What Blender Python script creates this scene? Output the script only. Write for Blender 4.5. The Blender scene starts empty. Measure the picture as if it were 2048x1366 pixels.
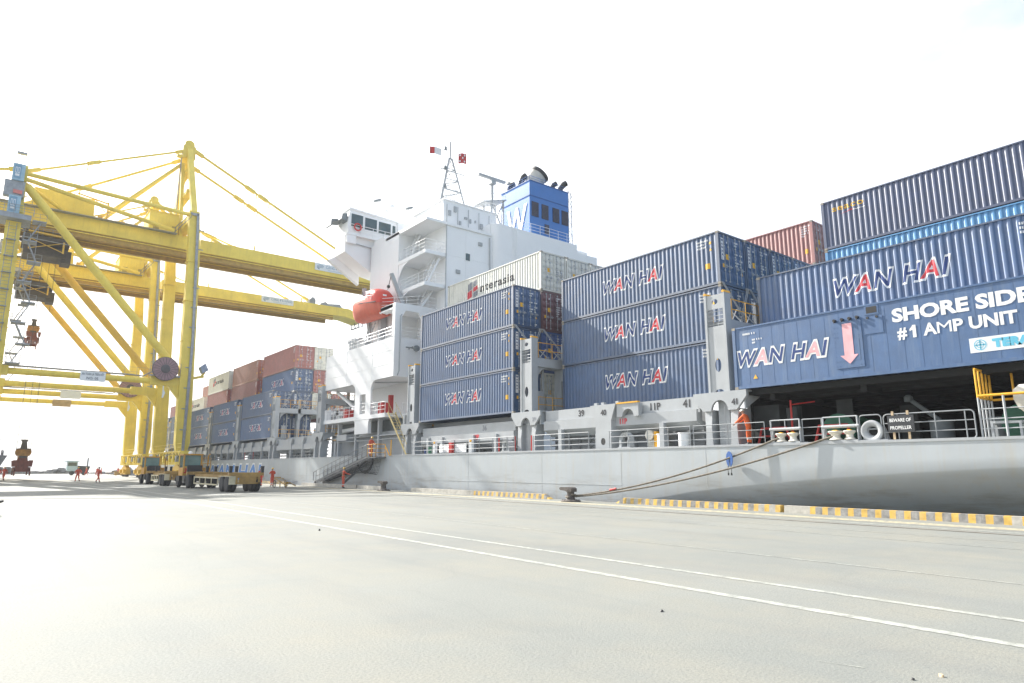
import bpy, bmesh, math, random
from mathutils import Vector, Matrix, noise as mnoise
random.seed(7)
R = math.radians
scene = bpy.context.scene
col = scene.collection

# ------------------------------------------------------------------ camera
# world axes: +Y runs along the quay away from the camera, +X points at the ship, the quay is z = 0
cam_d = bpy.data.cameras.new('camera')
cam_d.sensor_width = 36.0
cam_d.lens = 1322.5 / 2048 * 36.0
cam_d.clip_start = 0.1
cam_d.clip_end = 20000
cam = bpy.data.objects.new('camera', cam_d)
col.objects.link(cam)
cam.location = (0, 0, 1.75)
cam.rotation_euler = (R(90 + 10.79), 0, R(-38.18))
scene.camera = cam

# ------------------------------------------------------------------ sky, sun, exposure
SUN_DIR = Vector((-0.17, 1.0, 0.655)).normalized()
SUN_EL = math.asin(SUN_DIR.z)
SUN_ROT = math.atan2(SUN_DIR.x, SUN_DIR.y)
world = bpy.data.worlds.new('World')
scene.world = world
world.use_nodes = True
wn = world.node_tree
bg = wn.nodes['Background']
sky = wn.nodes.new('ShaderNodeTexSky')
sky.sky_type = 'NISHITA'
sky.sun_disc = False
sky.sun_elevation = SUN_EL
sky.sun_rotation = SUN_ROT
sky.altitude = 0
sky.air_density = 1.0
sky.dust_density = 4.0
sky.ozone_density = 1.0
# thin bright cloud veil over most of the sky
tcw = wn.nodes.new('ShaderNodeTexCoord')
mpw = wn.nodes.new('ShaderNodeMapping'); mpw.inputs['Scale'].default_value = (1.2, 1.2, 3.0)
nzw = wn.nodes.new('ShaderNodeTexNoise'); nzw.inputs['Scale'].default_value = 2.2; nzw.inputs['Detail'].default_value = 6; nzw.inputs['Roughness'].default_value = .55
rpw = wn.nodes.new('ShaderNodeValToRGB')
rpw.color_ramp.elements[0].position = .36; rpw.color_ramp.elements[0].color = (.10, .10, .10, 1)
rpw.color_ramp.elements[1].position = .60; rpw.color_ramp.elements[1].color = (.80, .80, .80, 1)
dtw = wn.nodes.new('ShaderNodeVectorMath'); dtw.operation = 'DOT_PRODUCT'; dtw.inputs[1].default_value = SUN_DIR      # the veil is thickest round the sun
msw = wn.nodes.new('ShaderNodeMath'); msw.operation = 'MULTIPLY_ADD'; msw.inputs[1].default_value = .16; msw.inputs[2].default_value = -.085
adw = wn.nodes.new('ShaderNodeMath'); adw.operation = 'ADD'
wn.links.new(tcw.outputs['Generated'], dtw.inputs[0]); wn.links.new(dtw.outputs['Value'], msw.inputs[0])
mxw = wn.nodes.new('ShaderNodeMix'); mxw.data_type = 'RGBA'
mxw.inputs[7].default_value = (5.6, 5.7, 5.75, 1)
wn.links.new(tcw.outputs['Generated'], mpw.inputs['Vector'])
wn.links.new(mpw.outputs['Vector'], nzw.inputs['Vector'])
wn.links.new(nzw.outputs['Fac'], adw.inputs[0]); wn.links.new(msw.outputs[0], adw.inputs[1]); wn.links.new(adw.outputs[0], rpw.inputs['Fac'])
wn.links.new(rpw.outputs['Color'], mxw.inputs[0])
wn.links.new(sky.outputs['Color'], mxw.inputs[6])
wn.links.new(mxw.outputs[2], bg.inputs['Color'])
bg.inputs['Strength'].default_value = 0.105

sun_d = bpy.data.lights.new('sun', 'SUN')
sun_d.energy = 5.0
sun_d.angle = R(0.6)
sun_d.color = (1.0, .965, .91)
sun = bpy.data.objects.new('sun', sun_d)
col.objects.link(sun)
sun.rotation_euler = SUN_DIR.to_track_quat('Z', 'Y').to_euler()
sun.location = (-20, 100, 80)

scene.view_settings.view_transform = 'Standard'
scene.view_settings.look = 'None'
scene.view_settings.exposure = 1.52
scene.view_settings.gamma = 1.0
scene.cycles.max_bounces = 6
scene.cycles.volume_bounces = 0
scene.cycles.use_denoising = True

# ------------------------------------------------------------------ materials
MATS = {}
def mat(name, c, rough=.55, metal=0.0, var=.12, scale=1.5, rust=0.0, streak=0.0, spec=.5, sheen=0.0, rand=0.0, dirt=(.25, .22, .17), bump=0.0, bscale=40, scuff=0, rustc=(.20, .075, .03)):
    """one procedural paint / metal / cloth material: tonal noise, vertical run marks, rust spots, per-object variation"""
    if name in MATS: return MATS[name]
    m = bpy.data.materials.new(name); m.use_nodes = True
    n, l = m.node_tree.nodes, m.node_tree.links
    b = n['Principled BSDF']
    b.inputs['Roughness'].default_value = rough
    b.inputs['Metallic'].default_value = metal
    b.inputs['Specular IOR Level'].default_value = spec
    if sheen:
        b.inputs['Sheen Weight'].default_value = sheen; b.inputs['Coat Weight'].default_value = min(.75, sheen * 7); b.inputs['Coat Roughness'].default_value = .5; b.inputs['Coat IOR'].default_value = 1.85; b.inputs['Sheen Roughness'].default_value = .35; b.inputs['Sheen Tint'].default_value = (.9, .95, 1, 1)
    tc = n.new('ShaderNodeTexCoord'); oi = n.new('ShaderNodeObjectInfo')
    ad = n.new('ShaderNodeVectorMath'); ad.operation = 'ADD'
    sc_ = n.new('ShaderNodeVectorMath'); sc_.operation = 'SCALE'; sc_.inputs[0].default_value = (37, 53, 71)
    l.new(oi.outputs['Random'], sc_.inputs['Scale'])
    l.new(tc.outputs['Object'], ad.inputs[0]); l.new(sc_.outputs[0], ad.inputs[1])
    nz = n.new('ShaderNodeTexNoise'); nz.inputs['Scale'].default_value = scale; nz.inputs['Detail'].default_value = 7; nz.inputs['Roughness'].default_value = .62
    l.new(ad.outputs[0], nz.inputs['Vector'])
    def mix(fac, a, bcol, blend='MIX'):
        x = n.new('ShaderNodeMix'); x.data_type = 'RGBA'; x.blend_type = blend
        for sock, v in ((x.inputs[0], fac), (x.inputs[6], a), (x.inputs[7], bcol)):
            if hasattr(v, 'is_linked') or hasattr(v, 'links'): l.new(v, sock)
            else: sock.default_value = v if not isinstance(v, tuple) else (v[0], v[1], v[2], 1)
        return x.outputs[2]
    lo = tuple(max(0, v * (1 - var)) for v in c); hi = tuple(min(1, v * (1 + var)) for v in c)
    rp = n.new('ShaderNodeMapRange'); rp.inputs[1].default_value = .32; rp.inputs[2].default_value = .68
    l.new(nz.outputs['Fac'], rp.inputs[0])
    colr = mix(rp.outputs[0], lo, hi)
    if rand:
        mr = n.new('ShaderNodeMapRange'); mr.inputs[3].default_value = 1 - rand; mr.inputs[4].default_value = 1 + rand
        l.new(oi.outputs['Random'], mr.inputs[0])
        hs = n.new('ShaderNodeHueSaturation'); l.new(mr.outputs[0], hs.inputs['Value']); l.new(colr, hs.inputs['Color'])
        colr = hs.outputs['Color']
    if streak:
        mp = n.new('ShaderNodeMapping'); mp.inputs['Scale'].default_value = (2.2, 2.2, .16)
        l.new(ad.outputs[0], mp.inputs['Vector'])
        n2 = n.new('ShaderNodeTexNoise'); n2.inputs['Scale'].default_value = 1.6; n2.inputs['Detail'].default_value = 6; n2.inputs['Roughness'].default_value = .7
        l.new(mp.outputs[0], n2.inputs['Vector'])
        r2 = n.new('ShaderNodeMapRange'); r2.inputs[1].default_value = .50; r2.inputs[2].default_value = .78; r2.inputs[4].default_value = streak
        l.new(n2.outputs['Fac'], r2.inputs[0])
        colr = mix(r2.outputs[0], colr, dirt)
    if rust:
        n3 = n.new('ShaderNodeTexNoise'); n3.inputs['Scale'].default_value = scale * 2.6; n3.inputs['Detail'].default_value = 10; n3.inputs['Roughness'].default_value = .75
        l.new(ad.outputs[0], n3.inputs['Vector'])
        r3 = n.new('ShaderNodeMapRange'); r3.inputs[1].default_value = .74 - .22 * rust; r3.inputs[2].default_value = .80 - .14 * rust; r3.inputs[4].default_value = min(1, .5 + rust)
        l.new(n3.outputs['Fac'], r3.inputs[0])
        colr = mix(r3.outputs[0], colr, rustc)
        rr = n.new('ShaderNodeMapRange'); rr.inputs[3].default_value = rough; rr.inputs[4].default_value = .9
        l.new(r3.outputs[0], rr.inputs[0]); l.new(rr.outputs[0], b.inputs['Roughness'])
    if scuff:                                # rubbing marks low on the plating, drawn out along the ship
        ge = n.new('ShaderNodeNewGeometry'); mp = n.new('ShaderNodeMapping'); mp.inputs['Scale'].default_value = (1, .22, 1.6); l.new(ge.outputs['Position'], mp.inputs['Vector'])
        n5 = n.new('ShaderNodeTexNoise'); n5.inputs['Scale'].default_value = 1.5; n5.inputs['Detail'].default_value = 9; n5.inputs['Roughness'].default_value = .72; l.new(mp.outputs[0], n5.inputs['Vector'])
        sp = n.new('ShaderNodeSeparateXYZ'); l.new(ge.outputs['Position'], sp.inputs[0])
        r5 = n.new('ShaderNodeMapRange'); r5.inputs[1].default_value = .50; r5.inputs[2].default_value = .66; l.new(n5.outputs['Fac'], r5.inputs[0])
        r6 = n.new('ShaderNodeMapRange'); r6.inputs[1].default_value = 1.7; r6.inputs[2].default_value = .5; r6.inputs[4].default_value = .8; l.new(sp.outputs['Z'], r6.inputs[0])
        m5 = n.new('ShaderNodeMath'); m5.operation = 'MULTIPLY'; l.new(r5.outputs[0], m5.inputs[0]); l.new(r6.outputs[0], m5.inputs[1])
        colr = mix(m5.outputs[0], colr, (.29, .275, .245))
    l.new(colr, b.inputs['Base Color'])
    if bump:
        n4 = n.new('ShaderNodeTexNoise'); n4.inputs['Scale'].default_value = bscale; n4.inputs['Detail'].default_value = 4
        l.new(ad.outputs[0], n4.inputs['Vector'])
        bp = n.new('ShaderNodeBump'); bp.inputs['Strength'].default_value = bump; bp.inputs['Distance'].default_value = .02
        l.new(n4.outputs['Fac'], bp.inputs['Height']); l.new(bp.outputs[0], b.inputs['Normal'])
    MATS[name] = m
    return m

def glass_mat(name, c=(.05, .08, .09), rough=.06):
    m = mat(name, c, rough=rough, var=.3, scale=.7, spec=.8)
    return m

# ------------------------------------------------------------------ mesh builder
class MB:
    def __init__(s): s.v = []; s.f = []; s.mi = []; s.cur = 0
    def add(s, vs, fs):
        o = len(s.v); s.v += [Vector(p) for p in vs]
        for f in fs: s.f.append([i + o for i in f]); s.mi.append(s.cur)
        return s
    def box(s, x0, x1, y0, y1, z0, z1):
        vs = [(x0, y0, z0), (x1, y0, z0), (x1, y1, z0), (x0, y1, z0), (x0, y0, z1), (x1, y0, z1), (x1, y1, z1), (x0, y1, z1)]
        return s.add(vs, [(0, 3, 2, 1), (4, 5, 6, 7), (0, 1, 5, 4), (1, 2, 6, 5), (2, 3, 7, 6), (3, 0, 4, 7)])
    def cbox(s, c, sx, sy, sz): return s.box(c[0] - sx / 2, c[0] + sx / 2, c[1] - sy / 2, c[1] + sy / 2, c[2] - sz / 2, c[2] + sz / 2)
    def frustum(s, a, b):
        """two rectangles (x0,x1,y0,y1,z): a below, b above"""
        def q(r): x0, x1, y0, y1, z = r; return [(x0, y0, z), (x1, y0, z), (x1, y1, z), (x0, y1, z)]
        return s.add(q(a) + q(b), [(0, 3, 2, 1), (4, 5, 6, 7), (0, 1, 5, 4), (1, 2, 6, 5), (2, 3, 7, 6), (3, 0, 4, 7)])
    def column(s, secs):
        for a, b in zip(secs, secs[1:]): s.frustum(a, b)
        return s
    def bar(s, p, q, w, h=None, up=(0, 0, 1)):
        h = h or w; p = Vector(p); q = Vector(q); d = (q - p).normalized(); u = Vector(up)
        if abs(d.dot(u)) > .98: u = Vector((0, 1, 0))
        x = d.cross(u).normalized() * w / 2; y = x.cross(d).normalized() * h / 2
        vs = [p - x - y, p + x - y, p + x + y, p - x + y, q - x - y, q + x - y, q + x + y, q - x + y]
        return s.add(vs, [(0, 1, 2, 3), (7, 6, 5, 4), (4, 5, 1, 0), (5, 6, 2, 1), (6, 7, 3, 2), (7, 4, 0, 3)])
    def tube(s, pts, r, n=8, caps=True):
        pts = [Vector(p) for p in pts]; rs = r if isinstance(r, (list, tuple)) else [r] * len(pts)
        rings = []; ref = None
        for i, p in enumerate(pts):
            d = (pts[min(i + 1, len(pts) - 1)] - pts[max(i - 1, 0)]).normalized()
            if ref is None:
                ref = Vector((0, 0, 1)) if abs(d.z) < .9 else Vector((1, 0, 0))
            x = d.cross(ref)
            if x.length < 1e-4: x = d.orthogonal()
            x.normalize(); y = x.cross(d).normalized(); ref = y
            rings.append([p + (x * math.cos(2 * math.pi * k / n) + y * math.sin(2 * math.pi * k / n)) * rs[i] for k in range(n)])
        vs = [q for ring in rings for q in ring]; fs = []
        for i in range(len(pts) - 1):
            for k in range(n):
                a, b = i * n + k, i * n + (k + 1) % n
                fs.append((a, a + n, b + n, b))
        if caps: fs.append(tuple(range(n))); fs.append(tuple(reversed(range((len(pts) - 1) * n, len(pts) * n))))
        return s.add(vs, fs)
    def cyl(s, p, q, r, n=16, r2=None): return s.tube([p, q], [r, r if r2 is None else r2], n)
    def lathe(s, prof, c=(0, 0, 0), axis='Z', n=20, caps=True):
        """prof: (radius, height) pairs turned round the axis through c"""
        vs = []; c = Vector(c)
        for r, h in prof:
            for k in range(n):
                a = 2 * math.pi * k / n; u, w = r * math.cos(a), r * math.sin(a)
                vs.append(c + Vector({'Z': (u, w, h), 'Y': (u, h, -w), 'X': (h, u, w)}[axis]))
        fs = []
        for i in range(len(prof) - 1):
            for k in range(n):
                a, b = i * n + k, i * n + (k + 1) % n
                fs.append((a, b, b + n, a + n))
        if caps and prof[0][0] > 1e-6: fs.append(tuple(reversed(range(n))))
        if caps and prof[-1][0] > 1e-6: fs.append(tuple(range((len(prof) - 1) * n, len(prof) * n)))
        return s.add(vs, fs)
    def prism(s, poly, axis, d0, d1):
        """poly: 2-D outline, swept along the axis from d0 to d1. axis X -> (y,z), Y -> (x,z), Z -> (x,y)"""
        def P(u, w, d): return {'X': (d, u, w), 'Y': (u, d, w), 'Z': (u, w, d)}[axis]
        n = len(poly); vs = [P(u, w, d0) for u, w in poly] + [P(u, w, d1) for u, w in poly]
        ar = sum(poly[i][0] * poly[(i + 1) % n][1] - poly[(i + 1) % n][0] * poly[i][1] for i in range(n))
        flip = (ar > 0) == (axis in 'XZ')
        if d1 < d0: flip = not flip
        a = tuple(range(n)); b = tuple(range(n, 2 * n))
        fs = [a[::-1], b] if flip else [a, b[::-1]]
        for i in range(n):
            j = (i + 1) % n; q = (i, j, j + n, i + n); fs.append(q if flip else q[::-1])
        return s.add(vs, fs)
    def quad(s, *p): return s.add(p, [tuple(range(len(p)))])
    def rail(s, pts, h=1.05, r=.022, mids=2, gap=1.5, posts=True):
        """handrail along pts (foot points): top rail, mid rails, posts"""
        pts = [Vector(p) for p in pts]
        for a, b in zip(pts, pts[1:]):
            L = (b - a).length; k = max(1, round(L / gap))
            for j in range(mids + 1):
                z = Vector((0, 0, h * (j + 1) / (mids + 1)))
                s.tube([a + z, b + z], r if j == mids else r * .75, 6)
            if posts:
                for i in range(k + 1):
                    p = a.lerp(b, i / k); s.tube([p, p + Vector((0, 0, h))], r, 6)
        return s
    def build(s, name, mats, parent=None, world=True, smooth=35, loc=None):
        mats = mats if isinstance(mats, (list, tuple)) else [mats]
        off = Vector((0, 0, 0))
        if parent is not None:
            if world: off = worg(parent)
        elif world and s.v:
            lo = Vector([min(p[i] for p in s.v) for i in range(3)]); hi = Vector([max(p[i] for p in s.v) for i in range(3)])
            off = Vector(((lo.x + hi.x) / 2, (lo.y + hi.y) / 2, lo.z))
        me = bpy.data.meshes.new(name)
        me.from_pydata([tuple(p - off) for p in s.v], [], s.f)
        for m in mats: me.materials.append(m)
        if len(mats) > 1: me.polygons.foreach_set('material_index', s.mi)
        if smooth:
            me.polygons.foreach_set('use_smooth', [True] * len(me.polygons)); me.set_sharp_from_angle(angle=R(smooth))
        me.update()
        return link(name, me, parent, loc if loc is not None else (off if parent is None else (0, 0, 0)))

WORG = {}
def worg(o):
    return WORG.get(o.name, Vector((0, 0, 0)))
def link(name, data, parent=None, loc=(0, 0, 0)):
    o = bpy.data.objects.new(name, data); col.objects.link(o); o.location = loc
    if parent is not None: o.parent = parent; WORG[o.name] = worg(parent)
    return o
def tag(o, label=None, cat=None, group=None, kind=None):
    if label: o['label'] = label
    if cat: o['category'] = cat
    if group: o['group'] = group
    if kind: o['kind'] = kind
    elif label and o.parent is None: o['kind'] = 'thing'
    return o
def thing(name, label, cat, loc=(0, 0, 0), rotz=0.0, group=None):
    o = link(name, None, None, loc); o.rotation_euler = (0, 0, rotz); o.empty_display_size = .3
    WORG[o.name] = Vector(loc)
    return tag(o, label, cat, group)
def copy_tree(o, loc=None, rotz=None, label=None, group=None, skip=()):
    c = o.copy(); col.objects.link(c)
    if loc is not None: c.location = loc
    if rotz is not None: c.rotation_euler = (0, 0, rotz)
    if label: c['label'] = label
    if group: c['group'] = group
    def rec(src, dst):
        for ch in src.children:
            if ch.name.split('.')[0] in skip: continue
            k = ch.copy(); col.objects.link(k); k.parent = dst; rec(ch, k)
    rec(o, c); WORG[c.name] = Vector(c.location)
    return c

def text_mesh(txt, size=1.0, bold=.0, shear=0.0, mats=None, spacing=1.0, align='LEFT'):
    """2-D lettering as verts/faces in the XY plane, cap height about `size`; mats: material slot per character"""
    cu = bpy.data.curves.new('lettering', 'FONT'); cu.body = txt; cu.size = size / .72; cu.offset = bold; cu.shear = shear; cu.space_character = spacing; cu.align_x = align
    cu.resolution_u = 3
    if mats:
        for i, mi in enumerate(mats): cu.body_format[i].material_index = mi
        for k in range(max(mats) + 1): cu.materials.append(None)
    o = bpy.data.objects.new('lettering', cu); col.objects.link(o)
    dg = bpy.context.evaluated_depsgraph_get(); dg.update()
    me = bpy.data.meshes.new_from_object(o.evaluated_get(dg))
    vs = [v.co.copy() for v in me.vertices]; fs = [tuple(p.vertices) for p in me.polygons]; mi = [p.material_index for p in me.polygons]
    bpy.data.objects.remove(o); bpy.data.curves.remove(cu); bpy.data.meshes.remove(me)
    return vs, fs, mi
def put_text(mb, txt, org, u, w, size, bold=0.0, shear=0.0, mats=None, spacing=1.0, align='LEFT', fit=None, mi=None):
    """lettering laid on the plane through org along u (reading direction) and w (up); fit: total width"""
    vs, fs, ms = text_mesh(txt, size, bold, shear, mats, spacing, align)
    if not vs: return mb
    org, u, w = Vector(org), Vector(u).normalized(), Vector(w).normalized()
    x0 = min(p.x for p in vs); x1 = max(p.x for p in vs)
    k = fit / (x1 - x0) if fit else 1
    b = 0 if align == 'CENTER' else x0
    o = len(mb.v); mb.v += [org + u * ((p.x - b) * k) + w * p.y for p in vs]
    for f, m_ in zip(fs, ms): mb.f.append([i + o for i in f]); mb.mi.append(m_ if mats else (mi if mi is not None else mb.cur))
    return mb
# ------------------------------------------------------------------ palette
NAVY = mat('container_navy', (.0120, .0650, .1720), sheen=.11, spec=.55, rough=.55, var=.20, rust=.34, streak=.34, rand=.16, dirt=(.10, .13, .17))
NAVYF = mat('container_navy_frame', (.018, .055, .125), sheen=.11, spec=.55, rough=.6, var=.3, rust=.62, streak=.3, rand=.16, scale=2.5, dirt=(.12, .14, .16))
NAVY2 = mat('container_flat_blue', (0.0352, 0.1012, 0.2332), sheen=.06, spec=.5, rough=.55, var=.14, rust=.18, streak=.5, dirt=(.16, .22, .30))
NAVYD = mat('container_dark_navy', (0.0141, 0.0370, 0.1100), sheen=.11, spec=.55, rough=.50, var=.2, rust=.06, streak=.2, rand=.1, dirt=(.10, .12, .15))
MAROON = mat('container_maroon', (0.0924, 0.0194, 0.0220), sheen=.11, spec=.55, rough=.55, var=.2, rust=.12, streak=.2, rand=.15)
REDBR = mat('container_red_brown', (0.2904, 0.0748, 0.0572), sheen=.11, spec=.55, rough=.55, var=.16, rust=.16, streak=.3, rand=.14, dirt=(.30, .19, .16))
ORANGE = mat('container_orange_brown', (0.3344, 0.1188, 0.0660), sheen=.11, spec=.55, rough=.55, var=.16, rust=.16, streak=.3, rand=.08, dirt=(.30, .19, .16))
CREAM = mat('container_cream', (.62, .61, .52), sheen=.11, spec=.55, rough=.55, var=.1, rust=.14, streak=.35, rand=.08, dirt=(.36, .33, .25))
BLUE = mat('container_blue', (0.0220, 0.0836, 0.2640), sheen=.11, spec=.55, rough=.55, var=.15, rust=.08, streak=.2, rand=.1)
TURQ = mat('container_turquoise', (0.0308, 0.2552, 0.5280), sheen=.11, spec=.55, rough=.55, var=.12, rust=.05, streak=.2)
CASTING = mat('container_corner_steel', (.30, .27, .22), rough=.7, var=.3, rust=.45, scale=4)
RODM = mat('galvanised_rod', (.42, .44, .45), rough=.45, metal=.4, var=.2)
WHITE = mat('white_lettering', (.80, .80, .78), rough=.5, var=.06, scale=3)
REDL = mat('red_lettering', (.62, .045, .06), rough=.5, var=.1, scale=3)
PINKL = mat('faded_pink_lettering', (.78, .40, .42), rough=.5, var=.22, scale=1.2)
BLUEL = mat('blue_lettering', (.018, .048, .18), rough=.45, var=.1, scale=3)
CYANL = mat('cyan_lettering', (.12, .46, .62), rough=.5, var=.08)
BLACKL = mat('black_lettering', (.045, .045, .05), rough=.6, var=.1)
GREYL = mat('grey_lettering', (.22, .23, .25), rough=.6, var=.2)
STICK = mat('yellow_sticker', (.80, .44, .03), rough=.5, var=.1)
SHIPW = mat('ship_white', (.85, .855, .85), rough=.42, var=.025, scale=.5, streak=.05, dirt=(.62, .58, .48))
HULLG = mat('hull_grey', (0.4312, 0.4620, 0.4752), rough=.42, var=.07, scale=.35, rust=.16, streak=.42, dirt=(.45, .38, .26), bump=.45, bscale=.7, scuff=1)
STEELG = mat('ship_light_grey', (0.4048, 0.4224, 0.4312), rough=.5, var=.07, scale=1.0, rust=.05, streak=.12, dirt=(.36, .31, .24))
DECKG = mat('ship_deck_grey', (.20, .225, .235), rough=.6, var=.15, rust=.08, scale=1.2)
DARK = mat('mooring_shade_black', (.008, .009, .009), rough=.8, var=.25)  # near-black: the shade of the mooring space put into the colour
GREENM = mat('winch_green', (.03, .16, .09), rough=.5, var=.2, rust=.05)
REDM = mat('fire_red', (.52, .035, .03), rough=.45, var=.12)
YELL = mat('safety_yellow', (.78, .40, .025), rough=.5, var=.12, rust=.05, scale=4)
CRANEY = mat('crane_yellow', (.80, .62, .095), rough=.5, var=.12, scale=.35, rust=.13, streak=.42, dirt=(.50, .36, .10))
CRANEO = mat('crane_orange_yellow', (.74, .48, .06), rough=.5, var=.12, scale=.4, rust=.05, streak=.25, dirt=(.45, .28, .08))
CRANEG = mat('crane_galvanised', (.30, .32, .34), rough=.55, metal=.3, var=.18, scale=2)
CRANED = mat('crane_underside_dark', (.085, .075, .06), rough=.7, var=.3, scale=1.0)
RAILG = mat('rail_grey', (0.2640, 0.2816, 0.2904), rough=.55, var=.12, rust=.05)
REELM = mat('reel_mauve', (.33, .21, .22), rough=.6, var=.2, scale=1.5)
SIGNB = mat('board_white', (.74, .77, .78), rough=.5, var=.05)
BOXB = mat('box_pale_blue', (.30, .47, .58), rough=.45, var=.12)
SPREADR = mat('spreader_rust_red', (.17, .048, .030), rough=.6, var=.3, scale=2.5, rust=.3)
SPREADY = mat('spreader_ochre', (.34, .17, .03), rough=.6, var=.3, scale=2.5, rust=.25)
BLACKM = mat('black_steel', (.028, .027, .027), rough=.5, var=.3)
RUBBER = mat('tyre_rubber', (.045, .045, .047), rough=.85, var=.3, scale=5)
RIMM = mat('wheel_rim', (.19, .19, .19), rough=.6, var=.25, rust=.2, scale=6)
TRUCKY = mat('tractor_yellow', (0.5400, 0.2700, 0.0270), rough=.45, var=.12, scale=1.6, rust=.12, streak=.3, dirt=(.30, .19, .08))
TRAILY = mat('trailer_ochre', (0.3420, 0.2115, 0.0585), rough=.6, var=.25, scale=2.0, rust=.35, streak=.35, dirt=(.22, .15, .08))
TRAILC = mat('trailer_cream', (.55, .50, .34), rough=.6, var=.2, scale=2.0, rust=.2)
GLASS = glass_mat('window_glass', (.05, .085, .085))
GLASSG = glass_mat('cab_glass', (.10, .19, .17))
SKIN = mat('skin', (.42, .25, .17), rough=.55, var=.08)
COVR = mat('coverall_red', (.56, .085, .045), rough=.8, var=.14, scale=8, bump=.3, bscale=30)
COVO = mat('coverall_orange', (.70, .125, .03), rough=.8, var=.12, scale=8, bump=.3, bscale=30)
REFL = mat('reflective_tape', (.62, .63, .60), rough=.4, var=.05)
BOOT = mat('black_boot', (.02, .02, .02), rough=.5, var=.2)
HELY = mat('helmet_yellow', (.78, .50, .06), rough=.35, var=.05)
HELW = mat('helmet_white', (.74, .73, .66), rough=.35, var=.05)
HAIR = mat('dark_hair', (.02, .016, .013), rough=.6, var=.2)
KHAKI = mat('khaki_cloth', (.36, .31, .20), rough=.8, var=.15)
BOATO = mat('lifeboat_orange', (.60, .12, .07), rough=.5, var=.10, scale=1.0, streak=.3, dirt=(.66, .34, .26))
BOATR = mat('lifeboat_red', (.66, .055, .03), rough=.4, var=.08)
FUNB = mat('funnel_blue', (.035, .175, .50), rough=.42, var=.06, scale=.5, streak=.15, dirt=(.10, .24, .46))
ROPEM = mat('mooring_rope', (.19, .165, .13), rough=.9, var=.3, scale=6, bump=.5, bscale=25)
DIM = mat('machinery_shade_dark', (.035, .04, .04), rough=.7, var=.25)  # fittings darkened in colour for the shade under the platform
NETM = mat('black_net', (.05, .055, .06), rough=.9, var=.3)
CANVAS = mat('white_canvas', (.66, .63, .55), rough=.8, var=.12, scale=3, bump=.6, bscale=6)
WOOD = mat('rough_wood', (.50, .38, .24), rough=.8, var=.25, scale=6)
BOLL = mat('bollard_iron', (.10, .085, .075), rough=.65, var=.35, scale=5, rust=.3)
SIGND = mat('sign_black', (.035, .038, .042), rough=.6, var=.2)
CITY = mat('city_hazed_concrete', (.40, .48, .55), rough=.8, var=.1, scale=.05)  # concrete with the blue of distant haze mixed into its colour
ROCK = mat('armour_rock', (.22, .21, .19), rough=.9, var=.35, scale=.7)

# ------------------------------------------------------------------ ground
def node_mat(name):
    m = bpy.data.materials.new(name); m.use_nodes = True
    return m, m.node_tree.nodes, m.node_tree.links, m.node_tree.nodes['Principled BSDF']
def mkmix(n, l, fac, a, b, blend='MIX'):
    x = n.new('ShaderNodeMix'); x.data_type = 'RGBA'; x.blend_type = blend
    for s, v in ((x.inputs[0], fac), (x.inputs[6], a), (x.inputs[7], b)):
        if hasattr(v, 'links'): l.new(v, s)
        else: s.default_value = v if not isinstance(v, tuple) else (*v, 1)
    return x.outputs[2]
def mknoise(n, l, vec, scale, detail=6, rough=.6, lo=.35, hi=.65, stretch=None, omax=1.0):
    if stretch:
        mp = n.new('ShaderNodeMapping'); mp.inputs['Scale'].default_value = stretch; l.new(vec, mp.inputs['Vector']); vec = mp.outputs[0]
    t = n.new('ShaderNodeTexNoise'); t.inputs['Scale'].default_value = scale; t.inputs['Detail'].default_value = detail; t.inputs['Roughness'].default_value = rough
    l.new(vec, t.inputs['Vector'])
    r = n.new('ShaderNodeMapRange'); r.inputs[1].default_value = lo; r.inputs[2].default_value = hi; r.inputs[4].default_value = omax
    l.new(t.outputs['Fac'], r.inputs[0]); return r.outputs[0]
def pavement_color(n, l):
    ge = n.new('ShaderNodeNewGeometry'); P = ge.outputs['Position']
    c = mkmix(n, l, mknoise(n, l, P, .12, 5), (.204, .214, .194), (.252, .260, .232))
    c = mkmix(n, l, mknoise(n, l, P, .45, 6, .65, .42, .70), c, (.262, .256, .212))               # sandy patches
    c = mkmix(n, l, mknoise(n, l, P, .8, 6, .6, .5, .75, (1, .06, 1), .45), c, (.165, .172, .168))  # long tyre smears along the quay
    c = mkmix(n, l, mknoise(n, l, P, .23, 8, .7, .54, .76, (1, .5, 1), .6), c, (.160, .168, .160))   # oil and rubber stains
    c = mkmix(n, l, mknoise(n, l, P, 38, 3, .7, .42, .68, None, .62), c, (.15, .15, .145))         # dark aggregate
    c = mkmix(n, l, mknoise(n, l, P, 61, 3, .7, .58, .72, None, .6), c, (.33, .335, .31))          # pale aggregate
    mp = n.new('ShaderNodeMapping'); mp.inputs['Scale'].default_value = (.22, .16, .2); l.new(P, mp.inputs['Vector'])
    nz = n.new('ShaderNodeTexNoise'); nz.inputs['Scale'].default_value = 3; nz.inputs['Detail'].default_value = 8; l.new(mp.outputs[0], nz.inputs['Vector'])
    mx = n.new('ShaderNodeMix'); mx.data_type = 'VECTOR'; mx.inputs[0].default_value = .22; l.new(mp.outputs[0], mx.inputs[4]); l.new(nz.outputs['Color'], mx.inputs[5])
    vo = n.new('ShaderNodeTexVoronoi'); vo.feature = 'DISTANCE_TO_EDGE'; vo.inputs['Scale'].default_value = 1.1; l.new(mx.outputs[1], vo.inputs['Vector'])
    cr = n.new('ShaderNodeMapRange'); cr.inputs[1].default_value = .0; cr.inputs[2].default_value = .006; cr.inputs[3].default_value = .10; cr.inputs[4].default_value = 0; l.new(vo.outputs['Distance'], cr.inputs[0])
    c = mkmix(n, l, cr.outputs[0], c, (.12, .12, .115))                                            # hairline cracks
    return c, P
gm, gn_, gl, gb = node_mat('quay_concrete')
c_, P_ = pavement_color(gn_, gl)
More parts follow.
